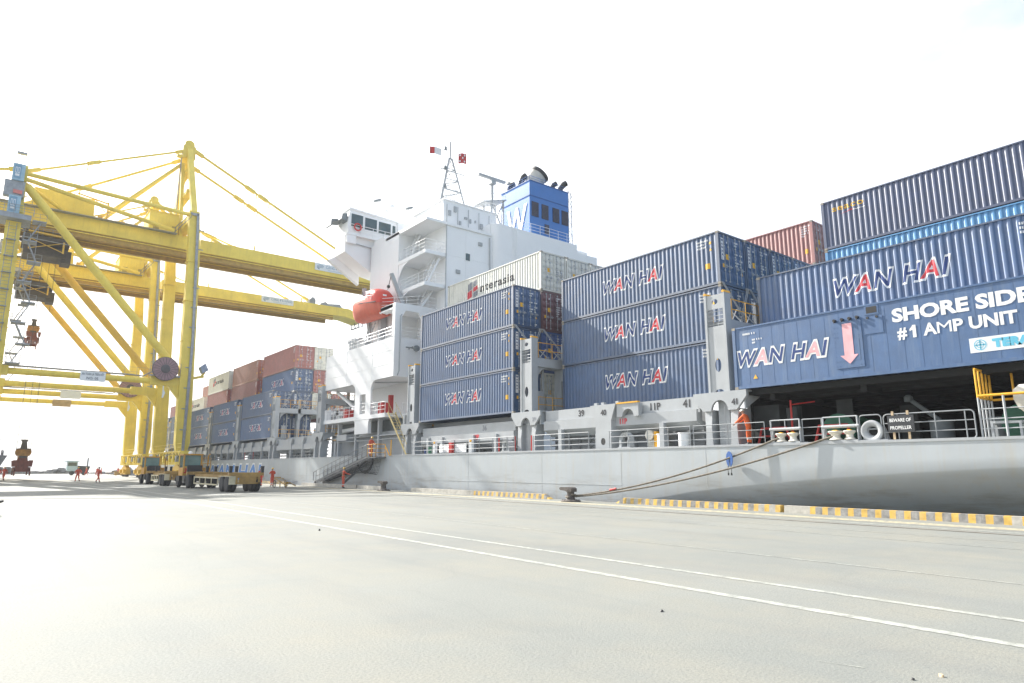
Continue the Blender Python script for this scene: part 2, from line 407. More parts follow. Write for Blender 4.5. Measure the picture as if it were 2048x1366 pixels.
gl.new(c_, gb.inputs['Base Color']); gb.inputs['Roughness'].default_value = .82; gb.inputs['Specular IOR Level'].default_value = .3
bt = gn_.new('ShaderNodeTexNoise'); bt.inputs['Scale'].default_value = 26; bt.inputs['Detail'].default_value = 5; bt.inputs['Roughness'].default_value = .7; gl.new(P_, bt.inputs['Vector'])
bp_ = gn_.new('ShaderNodeBump'); bp_.inputs['Strength'].default_value = .65; bp_.inputs['Distance'].default_value = .012
gl.new(bt.outputs['Fac'], bp_.inputs['Height']); gl.new(bp_.outputs[0], gb.inputs['Normal'])
def paint_mat(name, c, lo, hi):
    """worn road paint: paint colour broken by the pavement showing through"""
    m, n, l, b = node_mat(name)
    base, P = pavement_color(n, l)
    f = mknoise(n, l, P, 5, 9, .75, lo, hi)
    l.new(mkmix(n, l, f, base, c), b.inputs['Base Color']); b.inputs['Roughness'].default_value = .75
    return m
PAINT = paint_mat('worn_white_paint', (.43, .44, .385), .38, .60)
PAINT2 = paint_mat('very_worn_white_paint', (.36, .37, .325), .46, .68)
PAINTY = paint_mat('worn_yellow_paint', (.55, .47, .28), .40, .62)

QX = 25.65          # quay edge
QY = 228.0          # far end of the quay
g = MB().add([(-700, -120, 0), (QX, -120, 0), (QX, QY, 0), (-700, QY, 0)], [(0, 1, 2, 3)])
# a finer sheet near the camera keeps shading even
tag(g.build('ground', gm), kind='structure')
QW = mat('quay_wall_concrete', (.22, .21, .19), rough=.9, var=.3, scale=.8, streak=.5)
tag(MB().box(QX - .4, QX, -120, QY, -4, -.004).box(-700, QX - .4, QY - .4, QY, -4, -.004).build('quay_wall', QW), kind='structure')
def line(x, w, y0, y1, m, z=.004, segs=1):
    b = MB()
    n = max(1, int((y1 - y0) / 4))
    for i in range(n):
        a, c = y0 + (y1 - y0) * i / n, y0 + (y1 - y0) * (i + 1) / n
        b.quad((x - w / 2, a, z), (x + w / 2, a, z), (x + w / 2, c, z), (x - w / 2, c, z))
    tag(b.build('road_marking', m), kind='structure')
line(8.36, .17, -6, 200, PAINT)
line(9.68, .14, -6, 200, PAINT)
line(12.66, .11, -6, 200, PAINT2)
line(17.9, .10, -6, 120, PAINT2)
line(19.6, .12, -6, 200, PAINT2)
line(22.3, .14, -6, 200, PAINT)
line(23.55, .75, -6, 200, PAINTY, .003)
RAILM = mat('crane_rail_steel', (.24, .21, .17), rough=.5, metal=.4, var=.3, rust=.4)
JOINT = mat('joint_dark', (.12, .115, .10), rough=.9, var=.3)
for x in (21.55, -1.0):
    tag(MB().box(x - .10, x - .05, -20, QY, -.2, .006).box(x + .05, x + .10, -20, QY, -.2, .006).build('rail_joint', JOINT), kind='structure')
    tag(MB().box(x - .04, x + .04, -20, QY, -.2, .012).build('crane_rail', RAILM), kind='structure')
# scraped chalk lines and scuffs on the near pavement
sc = MB()
for k in range(7):
    x, y = random.uniform(6.0, 10), random.uniform(1.2, 5.5); L = random.uniform(.10, .45); a = random.choice([R(100), R(95), R(12), R(20)]) + random.uniform(-.15, .15); w = random.uniform(.004, .010)
    dx, dy = math.cos(a) * L, math.sin(a) * L; nx, ny = -math.sin(a) * w, math.cos(a) * w
    sc.quad((x - nx, y - ny, .0042), (x + dx - nx * .3, y + dy - ny * .3, .0042), (x + dx + nx * .4, y + dy + ny * .4, .0042), (x + nx, y + ny, .0042))
tag(sc.build('road_scratches', PAINT), kind='structure')

# ------------------------------------------------------------------ water
wm, n_, l_, b_ = node_mat('harbour_water')
b_.inputs['Base Color'].default_value = (.05, .075, .07, 1); b_.inputs['Roughness'].default_value = .12
ge = n_.new('ShaderNodeNewGeometry'); t_ = n_.new('ShaderNodeTexNoise'); t_.inputs['Scale'].default_value = .5; t_.inputs['Detail'].default_value = 5
l_.new(ge.outputs['Position'], t_.inputs['Vector']); bp = n_.new('ShaderNodeBump'); bp.inputs['Strength'].default_value = .4; bp.inputs['Distance'].default_value = .3
l_.new(t_.outputs['Fac'], bp.inputs['Height']); l_.new(bp.outputs[0], b_.inputs['Normal'])
tag(MB().quad((-4000, -400, -2.4), (4000, -400, -2.4), (4000, 5200, -2.4), (-4000, 5200, -2.4)).build('water', wm), kind='structure')

# ------------------------------------------------------------------ breakwater, far shore, skyline
bw = MB(); rb = random.Random(4)
for k in range(420):
    x = rb.uniform(-14, 62); y = 256 + rb.uniform(-5, 5); top = 2.2 - abs(y - 256) * .55 + .7 * math.sin(x * .35)
    s = rb.uniform(.7, 1.5); c = Vector((x, y, -1.6 + max(.1, top) * rb.uniform(.5, 1.0) + .3))
    pts = []
    for i in range(3):
        for j in range(6):
            a = j * math.pi / 3 + i; rr = s * (1 if i == 1 else .62) * rb.uniform(.75, 1.2)
            pts.append(c + Vector((rr * math.cos(a), rr * math.sin(a), (i - 1) * s * .6)))
    fs = [(i * 6 + j, i * 6 + (j + 1) % 6, (i + 1) * 6 + (j + 1) % 6, (i + 1) * 6 + j) for i in range(2) for j in range(6)] + [tuple(range(5, -1, -1)), tuple(range(12, 18))]
    bw.add(pts, fs)
tag(bw.build('breakwater_rocks', ROCK, smooth=0), 'rough mound of grey armour rock beyond the far end of the quay', 'rock mound', kind='stuff')
fs_ = MB(); rs = random.Random(9)
xs = [-1500 + 80 * i for i in range(60)]
hs = [6 + 9 * mnoise.noise(Vector((x * .004, 1.3, 0))) + 7 * mnoise.noise(Vector((x * .013, 4.3, 0))) for x in xs]
V = []
for x, h in zip(xs, hs): V += [(x, 3250, -3), (x, 3290, max(4, h * 1.5)), (x, 3700, max(5, h * 2.0)), (x, 3760, -3)]
F = []
for i in range(len(xs) - 1):
    for j in range(3): a = i * 4 + j; F.append((a, a + 4, a + 5, a + 1))
SHORE = mat('far_shore', (.20, .22, .19), rough=.9, var=.2, scale=.01)
tag(fs_.add(V, F).build('shore', SHORE), kind='structure')
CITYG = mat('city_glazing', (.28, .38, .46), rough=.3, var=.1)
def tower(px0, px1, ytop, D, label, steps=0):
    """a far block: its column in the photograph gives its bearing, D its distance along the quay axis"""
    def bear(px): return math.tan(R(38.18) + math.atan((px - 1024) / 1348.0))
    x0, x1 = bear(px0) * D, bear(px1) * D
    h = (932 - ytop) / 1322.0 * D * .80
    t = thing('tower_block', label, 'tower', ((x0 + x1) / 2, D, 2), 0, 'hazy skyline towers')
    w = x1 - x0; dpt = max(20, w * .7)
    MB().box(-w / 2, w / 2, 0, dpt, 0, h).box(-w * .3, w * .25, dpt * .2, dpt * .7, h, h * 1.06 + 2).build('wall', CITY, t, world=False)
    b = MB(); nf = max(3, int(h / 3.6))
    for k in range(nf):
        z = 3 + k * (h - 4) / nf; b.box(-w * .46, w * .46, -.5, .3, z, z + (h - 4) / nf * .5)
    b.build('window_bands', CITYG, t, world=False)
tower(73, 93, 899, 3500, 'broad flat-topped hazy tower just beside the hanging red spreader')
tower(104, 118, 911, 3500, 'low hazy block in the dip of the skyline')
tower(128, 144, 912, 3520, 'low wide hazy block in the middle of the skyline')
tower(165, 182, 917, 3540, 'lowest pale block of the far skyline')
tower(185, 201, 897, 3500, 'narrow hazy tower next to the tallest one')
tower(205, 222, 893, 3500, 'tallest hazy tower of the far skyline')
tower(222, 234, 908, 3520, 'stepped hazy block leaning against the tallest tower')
# ================================================================== container ship
SHIP = thing('container_ship', 'light grey container ship moored along the whole quay, white superstructure and blue funnel', 'ship', (27, 60, 0))
DZ = 2.72                                   # main deck above the quay
def side_x(y):
    if y < 18: return 26.42 + (18 - y) * .012
    if y > 142: return 26.42 + ((y - 142) / 34.0) ** 2 * 9
    return 26.42
def knuckle(y):
    pts = [(-8, 1.95), (0, 1.80), (6.8, 1.57), (9.1, 1.44), (12.8, 1.18), (17.4, .74), (20.65, .33), (24, -.3), (28, -1.2), (33, -2.6), (400, -2.6)]
    for (a, za), (b, zb) in zip(pts, pts[1:]):
        if a <= y <= b: return za + (zb - za) * (y - a) / (b - a)
    return 1.95
def hull():
    b = MB(); st = [-8, -4, -1, 2, 4, 6, 8, 10, 12, 14, 16, 18, 20, 22, 24, 26, 28, 31, 34, 40, 50, 60, 70, 80, 90, 100, 110, 120, 130, 142, 148, 154, 160, 166, 172]
    rows = []
    for y in st:
        x = side_x(y); zk = knuckle(y); s = min(1, max(0, (31 - y) / 20.0))
        prof = [(x, DZ), (x, (DZ + zk) / 2), (x, zk + .22)]
        for d in (.05, .15, .3, .6, 1.0, 1.6, 2.4, 3.4):
            z = zk + .22 - d
            if z < -2.6: z = -2.6
            prof.append((x + s * (d ** 1.25) * .80, z))
        rows.append([(px, y, pz) for px, pz in prof])
    n = len(rows[0]); V = [p for r in rows for p in r]
    F = [(i * n + j, i * n + j + 1, (i + 1) * n + j + 1, (i + 1) * n + j) for i in range(len(rows) - 1) for j in range(n - 1)]
    b.add(V, [f[::-1] for f in F])
    # far side, transom and bow closure
    b.quad((53, -8, DZ), (53, 142, DZ), (53, 142, -2.6), (53, -8, -2.6))
    b.quad((26.7, -8, DZ), (53, -8, DZ), (53, -8, 1.2), (27.2, -8, 1.2))
    b.quad((53, 142, DZ), (33.4, 172, DZ), (33.4, 172, -2.6), (53, 142, -2.6))
    return b
H = hull(); HULL = H.build('hull', HULLG, SHIP, smooth=50)
dk = MB(); ys = [-8, 0, 8, 16, 18, 40, 80, 118, 142, 148, 154, 160, 166, 172]
for a, c in zip(ys, ys[1:]):
    dk.quad((side_x(a) + .004, a, DZ - .03), (53 if c < 143 else 40, a, DZ - .03), (53 if c < 143 else 40, c, DZ - .03), (side_x(c) + .004, c, DZ - .03))
dk.build('deck', DECKG, SHIP)
sh = MB()                                   # sheer strake lip along the deck edge
for a, c in zip(ys, ys[1:]): sh.bar((side_x(a) + .02, a, DZ), (side_x(c) + .02, c, DZ), .10, .10)
sh.build('deck_edge', STEELG, SHIP)
seam = MB()
for y in (19.0, 24.3, 30.7, 38.5, 47.0, 56.0, 68.0, 78.0, 92.0): seam.box(side_x(y) - .006, side_x(y) + .05, y - .012, y + .012, max(-1.5, knuckle(y) + .3), DZ - .06)
seam.box(26.408, 26.46, 24.3, 52, .82, .85).box(26.408, 26.46, 52, 110, 1.0, 1.03)
seam.build('weld_seam', HULLG, HULL)
nm = MB(); put_text(nm, 'WAN HAI', (side_x(90) - .012, 107.5, .10), (0, -1, 0), (0, 0, 1), 2.15, .16, .12, fit=25.2, mi=0); 
nm.build('name_lettering', WHITE, HULL)
nm = MB(); put_text(nm, 'WAN HAI', (side_x(90) - .022, 107.3, .22), (0, -1, 0), (0, 0, 1), 1.92, .06, .12, fit=24.8, mi=0)
nm.build('name_lettering', mat('hull_letter_blue', (.09, .26, .60), var=.1), HULL)

# ------------------------------------------------------------------ hatch coaming and deck-side structure
def plate_hole(b, axis, d, thick, u0, u1, z0, z1, cu, cz, ru, rz, n=24):
    """a plate in the (u,z) plane at d, with an oval hole"""
    P = (lambda u, z, t: (d + t, u, z)) if axis == 'X' else (lambda u, z, t: (u, d + t, z))
    vin, vout = [], []
    for k in range(n):
        a = 2 * math.pi * k / n; c, s = math.cos(a), math.sin(a)
        m_ = min((u1 - cu) / c if c > 1e-6 else (u0 - cu) / c if c < -1e-6 else 9e9, (z1 - cz) / s if s > 1e-6 else (z0 - cz) / s if s < -1e-6 else 9e9)
        vin.append((cu + ru * c, cz + rz * s)); vout.append((cu + m_ * c, cz + m_ * s))
    for corner in ((u1, z1), (u0, z1), (u0, z0), (u1, z0)):
        k = min(range(n), key=lambda i: (vout[i][0] - corner[0]) ** 2 + (vout[i][1] - corner[1]) ** 2); vout[k] = corner
    V = [P(*p, 0) for p in vin] + [P(*p, 0) for p in vout] + [P(*p, thick) for p in vin] + [P(*p, thick) for p in vout]
    F = []
    for k in range(n):
        j = (k + 1) % n
        F += [(k, j, n + j, n + k), (2 * n + k, 3 * n + k, 3 * n + j, 2 * n + j), (k, 2 * n + k, 2 * n + j, j), (n + k, n + j, 3 * n + j, 3 * n + k)]
    return b.add(V, F)
def foot_poly(c):
    arch = [(c + .46 * math.cos(a), 4.38 + .50 * math.sin(a)) for a in [math.pi * k / 10 for k in range(11)]]
    return [(c - 1.45, 5.18), (c - 1.45, 4.98), (c - 1.02, 4.50), (c - .92, 4.38)] + arch[::-1] + [(c + .92, 4.38), (c + 1.02, 4.50), (c + 1.45, 4.98), (c + 1.45, 5.18)]
def lashing_bridge(yc, rows=5, x0=26.98, decks=True, top=10.05):
    ft = MB().prism(foot_poly(yc), 'X', x0 - .06, x0 + .10)
    ft.box(x0 - .06, x0 + 1.3, yc - 1.45, yc + 1.45, 5.18, 5.26)
    for s in (-1, 1):
        ft.frustum((x0, x0 + .75, yc + s * .68 - .20, yc + s * .68 + .20, DZ), (x0, x0 + .75, yc + s * .68 - .16, yc + s * .68 + .16, 3.6))
        ft.frustum((x0, x0 + .75, yc + s * .68 - .16, yc + s * .68 + .16, 3.6), (x0 + .10, x0 + .9, yc + s * .72 - .22, yc + s * .72 + .22, 4.45))
    ft.prism([(x0 + .1, 4.4), (x0 + 1.3, 5.0), (x0 + 1.3, 5.18), (x0 + .1, 5.18)], 'Y', yc - 1.3, yc - 1.22)
    ft.prism([(x0 + .1, 4.4), (x0 + 1.3, 5.0), (x0 + 1.3, 5.18), (x0 + .1, 5.18)], 'Y', yc + 1.22, yc + 1.3)
    ft.box(x0 + .3, x0 + .9, yc - .3, yc + .3, 2.75, 4.9)
    F = ft.build('bridge_foot', STEELG, SHIP)
    lg = MB()
    for k in range(6): lg.tube([(x0 + .12, yc - .14, 2.95 + .3 * k), (x0 + .12, yc + .14, 2.95 + .3 * k)], .014, 5)
    for s in (-1, 1): lg.tube([(x0 + .12, yc + s * .15, 2.75), (x0 + .12, yc + s * .15, 4.7)], .018, 5)
    lg.build('ladder', STEELG, F)
    # outer post: two flanges, plates with oval holes, a ladder window
    po = MB(); w = .52
    for s in (-1, 1): po.box(x0, x0 + .52, yc + s * w - .06, yc + s * w + .06, 5.26, top)
    yi0, yi1 = yc - w + .06, yc + w - .06
    plate_hole(po, 'X', x0 + .05, .03, yi0, yi1, 5.50, 8.45, yc, 6.55, .17, .33)
    plate_hole(po, 'X', x0 + .05, .03, yi0, yi1, 9.30, top - .04, yc, 9.66, .17, .13)
    po.prism([(yi0, 5.26), (yi0, 5.50), (yi1, 5.50), (yi1, 5.26)] + [(yc + .25 * math.cos(a), 5.26 + .14 * math.sin(a)) for a in [math.pi * k / 8 for k in range(9)]], 'X', x0 + .05, x0 + .08)
    P = po.build('bridge_post', STEELG, SHIP)
    ru = MB()
    for k in range(4): ru.tube([(x0 + .1, yi0, 8.55 + .21 * k), (x0 + .1, yi1, 8.55 + .21 * k)], .018, 6)
    for yy in (yc - .12, yc + .14): ru.tube([(x0 + .1, yy, 8.45), (x0 + .1, yy, 9.3)], .014, 6)
    ru.build('ladder', STEELG, P)
    for s in (-1, 1): MB().prism([(yc + s * w - .075, top), (yc + s * w + .075, top), (yc + s * w + .06, top + .10), (yc + s * w - .02, top + .12)], 'X', x0 - .01, x0 + .54).build('post_cap', YELL, P)
    # athwartship frame
    fr = MB(); xe = x0 + .52 + rows * 2.44
    xs = [x0 + .52 + 2.44 * k for k in range(1, rows + 1, 2)]
    for x in xs: fr.box(x - .18, x + .18, yc - .34, yc + .34, DZ, 8.2); fr.box(x - .16, x + .16, yc - .5, yc - .34, 7.4, top - .1)
    fr.box(x0 + .52, xe, yc - .50, yc + .50, 8.20, 8.78)
    for x in [x0 + .52] + xs:
        fr.prism([(x + .18, 8.2), (x + .95, 8.2), (x + .55, 8.02), (x + .26, 7.7), (x + .18, 7.3)], 'Y', yc - .34, yc + .34)
    fr.box(x0 + .52, xe, yc - .62, yc + .62, 5.12, 5.24)
    for x in [x0 + .52 + 1.22 * k for k in range(1, rows * 2, 2)]: fr.box(x - .06, x + .06, yc + .28, yc + .36, 5.24, 8.2)
    FR = fr.build('bridge_frame', STEELG, SHIP)
    eq = MB(); rq = random.Random(int(yc * 10))
    for x in [x0 + 1.1 + .82 * k for k in range(int((xe - x0 - 1) / .82))]:
        h = rq.uniform(.5, 1.9); eq.box(x, x + rq.uniform(.2, .5), yc + .12, yc + .30, 5.3, 5.3 + h)
        eq.tube([(x + .3, yc + .2, 5.3), (x + .3, yc + .2, 7.6)], .025, 6)
    eq.build('pipework', STEELG, FR)
    ye = MB()
    for k in range(rows // 2 + 1): xa = x0 + .62 + 4.88 * k; ye.box(xa, min(xa + 3.7, xe), yc - .66, yc - .62, 5.10, 5.26)
    ye.build('platform_edge', YELL, FR)
    rl = MB()
    for z, h in ((8.78, 1.0), (5.24, .98)):
        for m_ in (.5, 1.0): rl.tube([(x0 + .55, yc - .55, z + h * m_), (xe, yc - .55, z + h * m_)], .024, 6)
        for k in range(int((xe - x0) / 1.2)): rl.tube([(x0 + .6 + 1.2 * k, yc - .55, z), (x0 + .6 + 1.2 * k, yc - .55, z + h)], .022, 6)
    rl.build('handrail', YELL, FR)
    tb = MB()
    for k in range(int((xe - x0) / 1.22)):
        x = x0 + .8 + 1.22 * k
        tb.tube([(x, yc - .45, 8.8), (x + .7, yc - .25, 9.45)], .028, 6); tb.tube([(x + .75, yc - .45, 8.8), (x + .1, yc - .2, 9.4)], .028, 6)
    tb.build('turnbuckle', RODM, FR)
    return F
LBY = [18.45, 32.85, 47.75, 66.1, 80.05, 94.55, 109.0, 123.4, 137.8, 152.4]
for y in LBY: lashing_bridge(y, 6 if y < 40 else 5, 26.98 if y < 60 else 26.62)

COAMS = []
def coaming(y0, y1, x=27.34, dz=0):
    co = MB(); co.box(x, x + .5, y0, y1, 4.58 + dz, 5.20 + dz); co.box(x - .16, x + .3, y0, y1, 4.0 + dz, 4.56 + dz); co.prism([(x - .16, 4.0 + dz), (x + .5, 3.6 + dz), (x + .5, 4.0 + dz)], 'Y', y0, y1); co.box(x + 1.0, x + 1.2, y0, y1, 4.0, 5.2)
    co.box(x + 1.1, x + 1.2, y0, y1, DZ, 4.0)
    for k in range(int((y1 - y0) / .9)): co.box(x + .96, x + 1.1, y0 + .4 + k * .9, y0 + .46 + k * .9, DZ, 4.0)
    COAMS.append(co.build('hatch_coaming', STEELG, SHIP))
coaming(34.4, 46.3, dz=-.42); coaming(19.95, 31.35)
for y0, y1 in ((67.3, 78.8), (81.3, 93.3), (95.8, 107.8), (110.2, 122)): coaming(y0, y1, 26.98, -.30)
COAM = COAMS[0]
for txt, y, z, s, m_, x in (('36', 38.1, 4.30, .36, GREYL, 27.33), ('10P', 38.95, 3.70, .34, REDL, 27.17), ('39', 28.4, 4.72, .36, BLACKL, 27.33), ('11P', 22.95, 4.72, .36, BLACKL, 27.33), ('41', 20.85, 4.72, .38, BLACKL, 27.33),
                           ('39', 32.15, 4.62, .24, GREYL, 26.91), ('41', 17.78, 4.62, .26, BLACKL, 26.91), ('11P', 25.0, 4.10, .28, REDL, 27.17)):
    t = MB(); put_text(t, txt, (x, y, z), (0, -1, 0), (0, 0, 1), s, .02, mi=0); t.build('frame_number', m_, COAMS[0 if y > 33 else 1])
# hatch-side pillar 40 with its arched head
pl = MB().box(26.86, 27.9, 25.35, 26.55, DZ + .0, 4.30)
pl.prism([(25.0, 5.2), (25.35, 4.3), (26.55, 4.3), (26.95, 5.2)], 'X', 26.86, 27.9)
plate_hole(pl, 'X', 26.83, .03, 25.35, 26.55, DZ, 3.6, 25.95, 3.16, .17, .20)
arch = [(24.2 + .42 * math.cos(a), 4.45 + .42 * math.sin(a)) for a in [math.pi * k / 10 for k in range(11)]]
pl.prism([(25.0, 5.16), (23.45, 5.16), (23.45, 4.45), (23.78, 4.45)] + arch[::-1] + [(24.62, 4.45), (25.0, 4.45)], 'X', 26.95, 27.3)
for y in (25.1, 26.2, 26.75): pl.cbox((27.2, y, 5.28), .2, .22, .16)
PIL = pl.build('hatch_pillar', STEELG, SHIP)
MB().box(26.9, 27.1, 23.45, 24.95, 5.16, 5.24).build('platform_edge', YELL, PIL)
t = MB(); put_text(t, '40', (26.85, 26.12, 4.62), (0, -1, 0), (0, 0, 1), .30, .02, mi=0); t.build('frame_number', BLACKL, PIL)
MB().box(26.84, 26.855, 25.8, 26.1, 2.98, 3.34).build('hole_shade_plate', BLACKM, PIL)  # black plate in the oval hole, painting in its darkness

# stanchions and odds and ends between deck and coaming
for y in (36.2, 38.9, 43.0, 45.0, 22.0, 29.7): MB().box(27.0, 27.25, y - .14, y + .14, DZ, 4.0).build('stanchion', STEELG, SHIP)
for y in (70.5, 74, 84, 88, 91.5, 98.5, 102, 105, 113, 117): MB().box(26.72, 27.0, y - .16, y + .16, DZ, 4.3).prism([(y - .5, 4.9), (y - .16, 4.3), (y + .16, 4.3), (y + .5, 4.9)], 'X', 26.7, 27.0).build('stanchion', STEELG, SHIP)
pp = MB()
for z in (3.1, 3.45, 3.8): pp.tube([(28.0, 19.5, z), (28.0, 31.5, z)], .07, 8); pp.tube([(28.0, 34.5, z), (28.0, 46.5, z)], .07, 8); pp.tube([(28.0, 66.5, z), (28.0, 120, z)], .07, 8)
pp.build('deck_pipe', STEELG, SHIP)
# main railing
def deck_rail(y0, y1, name='railing', m=None):
    b = MB(); n = max(1, round((y1 - y0) / 6))
    pts = [(side_x(y0 + (y1 - y0) * i / n) + .12, y0 + (y1 - y0) * i / n, DZ) for i in range(n + 1)]
    b.rail(pts, .98, .022, 2, 1.5); return b.build(name, m or RAILG, SHIP)
for y0, y1 in ((19.9, 25.2), (26.8, 31.6), (34.3, 46.6), (67.6, 78.8), (81.3, 93.3), (95.8, 107.8), (110.3, 122), (16.0, 19.7), (33.5, 34.2)): deck_rail(y0, y1)
rr = MB()
for y in (35.25, 33.55, 31.9): rr.box(26.60, 26.66, y - .035, y + .035, DZ, 3.72)
for y in (86.5, 90.0): rr.box(26.56, 26.62, y - .03, y + .03, DZ, 3.7)
rr.build('red_rail_post', REDM, SHIP)
# mooring fairleads (closed chocks), winch drums, mushroom vents
def chock(y, s=1.0, x=26.55):
    b = MB(); prof = []
    for k in range(13): a = math.pi * k / 12; prof.append((y + .38 * s * math.cos(a), 3.18 + .42 * s * math.sin(a)))
    inner = [(y + .22 * s * math.cos(math.pi * k / 12), 3.16 + .27 * s * math.sin(math.pi * k / 12)) for k in range(13)]
    n = 13; V = []; 
    for d in (0, .42 * s):
        V += [(x + d, *p) for p in prof] + [(x + d + (.10 if d == 0 else -.10), *p) for p in inner]
    F = []
    for k in range(n - 1):
        F += [(k, k + 1, n + k + 1, n + k), (2 * n + k, 3 * n + k, 3 * n + k + 1, 2 * n + k + 1), (k, 2 * n + k, 2 * n + k + 1, k + 1), (n + k, n + k + 1, 3 * n + k + 1, 3 * n + k)]
    b.add(V, F); b.box(x, x + .42 * s, y - .38 * s, y - .22 * s, DZ, 3.18); b.box(x, x + .42 * s, y + .22 * s, y + .38 * s, DZ, 3.18)
    b.box(x - .04, x + .5 * s, y - .46 * s, y + .46 * s, DZ - .02, DZ + .10)
    return b.build('mooring_chock', STEELG, SHIP, smooth=50)
chock(34.45, .95); chock(24.15, .95); chock(88.2, .9)
for y in (22.2, 20.85): MB().cyl((27.3, y, DZ), (27.3, y, 3.42), .27, 20).cyl((27.3, y, 3.42), (27.3, y, 3.46), .30, 20).build('mooring_bitt', SHIPW, SHIP)
MB().cyl((27.25, 23.05, 3.42), (27.75, 23.05, 3.42), .26, 18).cyl((27.7, 23.05, 3.42), (28.2, 23.05, 3.42), .12, 12).box(27.4, 27.9, 22.85, 23.25, DZ, 3.2).build('cable_winch', CANVAS, SHIP)
MB().box(27.3, 27.9, 22.6, 22.75, 2.8, 3.6).build('pipe_stand', YELL, SHIP)
dr = MB()
for k in range(7): dr.tube([(27.0, 39.6, 2.85 + .09 * k), (27.0, 43.2, 2.85 + .09 * k + random.uniform(-.03, .03))], .05, 8)
dr.build('stowed_pipes', SHIPW, SHIP)
MB().box(26.75, 27.0, 41.15, 41.55, 2.8, 3.55).build('hydrant_box', REDM, SHIP)
for y in (38.4, 43.2):
    o = MB().box(26.6, 26.8, y, y + .33, DZ, 3.66).build('rail_stanchion', SHIPW, SHIP); MB().box(26.59, 26.598, y, y + .25, 3.5, 3.66).build('hazard_patch', YELL, o)
MB().cyl((27.1, 44.6, DZ), (27.1, 44.6, 3.3), .2, 14).build('drum', GREENM, SHIP); MB().cyl((27.15, 45.3, DZ), (27.15, 45.3, 3.15), .22, 14).build('drum', BLUEL, SHIP)

# ------------------------------------------------------------------ stern mooring deck under the raised box
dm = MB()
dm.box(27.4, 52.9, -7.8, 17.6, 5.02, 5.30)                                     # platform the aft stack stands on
dm.box(46, 46.2, -7.8, 17.8, DZ, 5.02).box(27.6, 52.9, -7.9, -7.8, DZ, 5.02)   # inner bulkhead, and an unseen stern wall added to shut out light
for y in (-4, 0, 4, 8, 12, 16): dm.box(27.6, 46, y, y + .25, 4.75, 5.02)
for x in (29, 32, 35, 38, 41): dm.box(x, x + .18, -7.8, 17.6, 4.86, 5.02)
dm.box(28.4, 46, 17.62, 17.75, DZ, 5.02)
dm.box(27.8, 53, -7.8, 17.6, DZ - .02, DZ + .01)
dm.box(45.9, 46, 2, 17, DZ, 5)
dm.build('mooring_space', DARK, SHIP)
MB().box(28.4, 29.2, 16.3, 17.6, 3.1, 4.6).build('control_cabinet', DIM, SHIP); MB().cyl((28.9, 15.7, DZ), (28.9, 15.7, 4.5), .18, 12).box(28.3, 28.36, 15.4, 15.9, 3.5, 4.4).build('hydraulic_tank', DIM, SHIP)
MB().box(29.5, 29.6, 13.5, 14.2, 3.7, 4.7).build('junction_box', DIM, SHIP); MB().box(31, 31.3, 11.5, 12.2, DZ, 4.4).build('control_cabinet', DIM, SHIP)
MB().tube([(30, 11.4, 4.55), (30, 10.35, 3.62)], .09, 10).lathe([(.0, 0), (.17, .02), (.17, .22), (.09, .30)], (30, 11.42, 4.42), 'Z', 12).build('ventilation_pipe', DECKG, SHIP)
for y, x in ((10.3, 30), (8.3, 30)): MB().lathe([(.42, DZ), (.42, 3.55), (.46, 3.55), (.46, 3.62), (0, 3.62)], (x, y, 0), 'Z', 22).build('ventilator_drum', DECKG, SHIP)
wi = MB(); wi.cyl((29.2, 14.0, 3.35), (30.8, 14.0, 3.35), .50, 18); wi.cyl((29.1, 14.0, 3.35), (29.2, 14.0, 3.35), .72, 20); wi.cyl((30.8, 14.0, 3.35), (30.9, 14.0, 3.35), .72, 20); wi.box(31.0, 31.9, 13.4, 14.6, DZ, 3.9); wi.box(28.6, 29.0, 13.7, 14.3, DZ, 3.6)
wi.build('mooring_winch', GREENM, SHIP); wi = MB()
wi.cyl((29.2, 7.4, 3.35), (30.4, 7.4, 3.35), .46, 18); wi.cyl((29.1, 7.4, 3.35), (29.2, 7.4, 3.35), .66, 20); wi.box(30.6, 31.4, 6.8, 8.0, DZ, 3.9)
wi.build('mooring_winch', GREENM, SHIP)
rd = MB(); rd.tube([(28.0, 15.5, DZ), (28.0, 15.5, 4.7)], .045, 8); rd.tube([(28, 15.5, 4.5), (28.6, 14.7, 4.62)], .03, 6)
for y0, y1 in ((15.6, 17.2), (12.9, 14.5)):
    rd.tube([(28.0, y0, 2.8), (28.0, y0 + .2, 3.5), (28.0, y1 - .2, 3.5), (28.0, y1, 2.8)], .06, 8); rd.tube([(28.0, y0 + .1, 3.15), (28.0, y1 - .1, 3.15)], .04, 8)
rd.build('fire_hose_frame', REDM, SHIP)
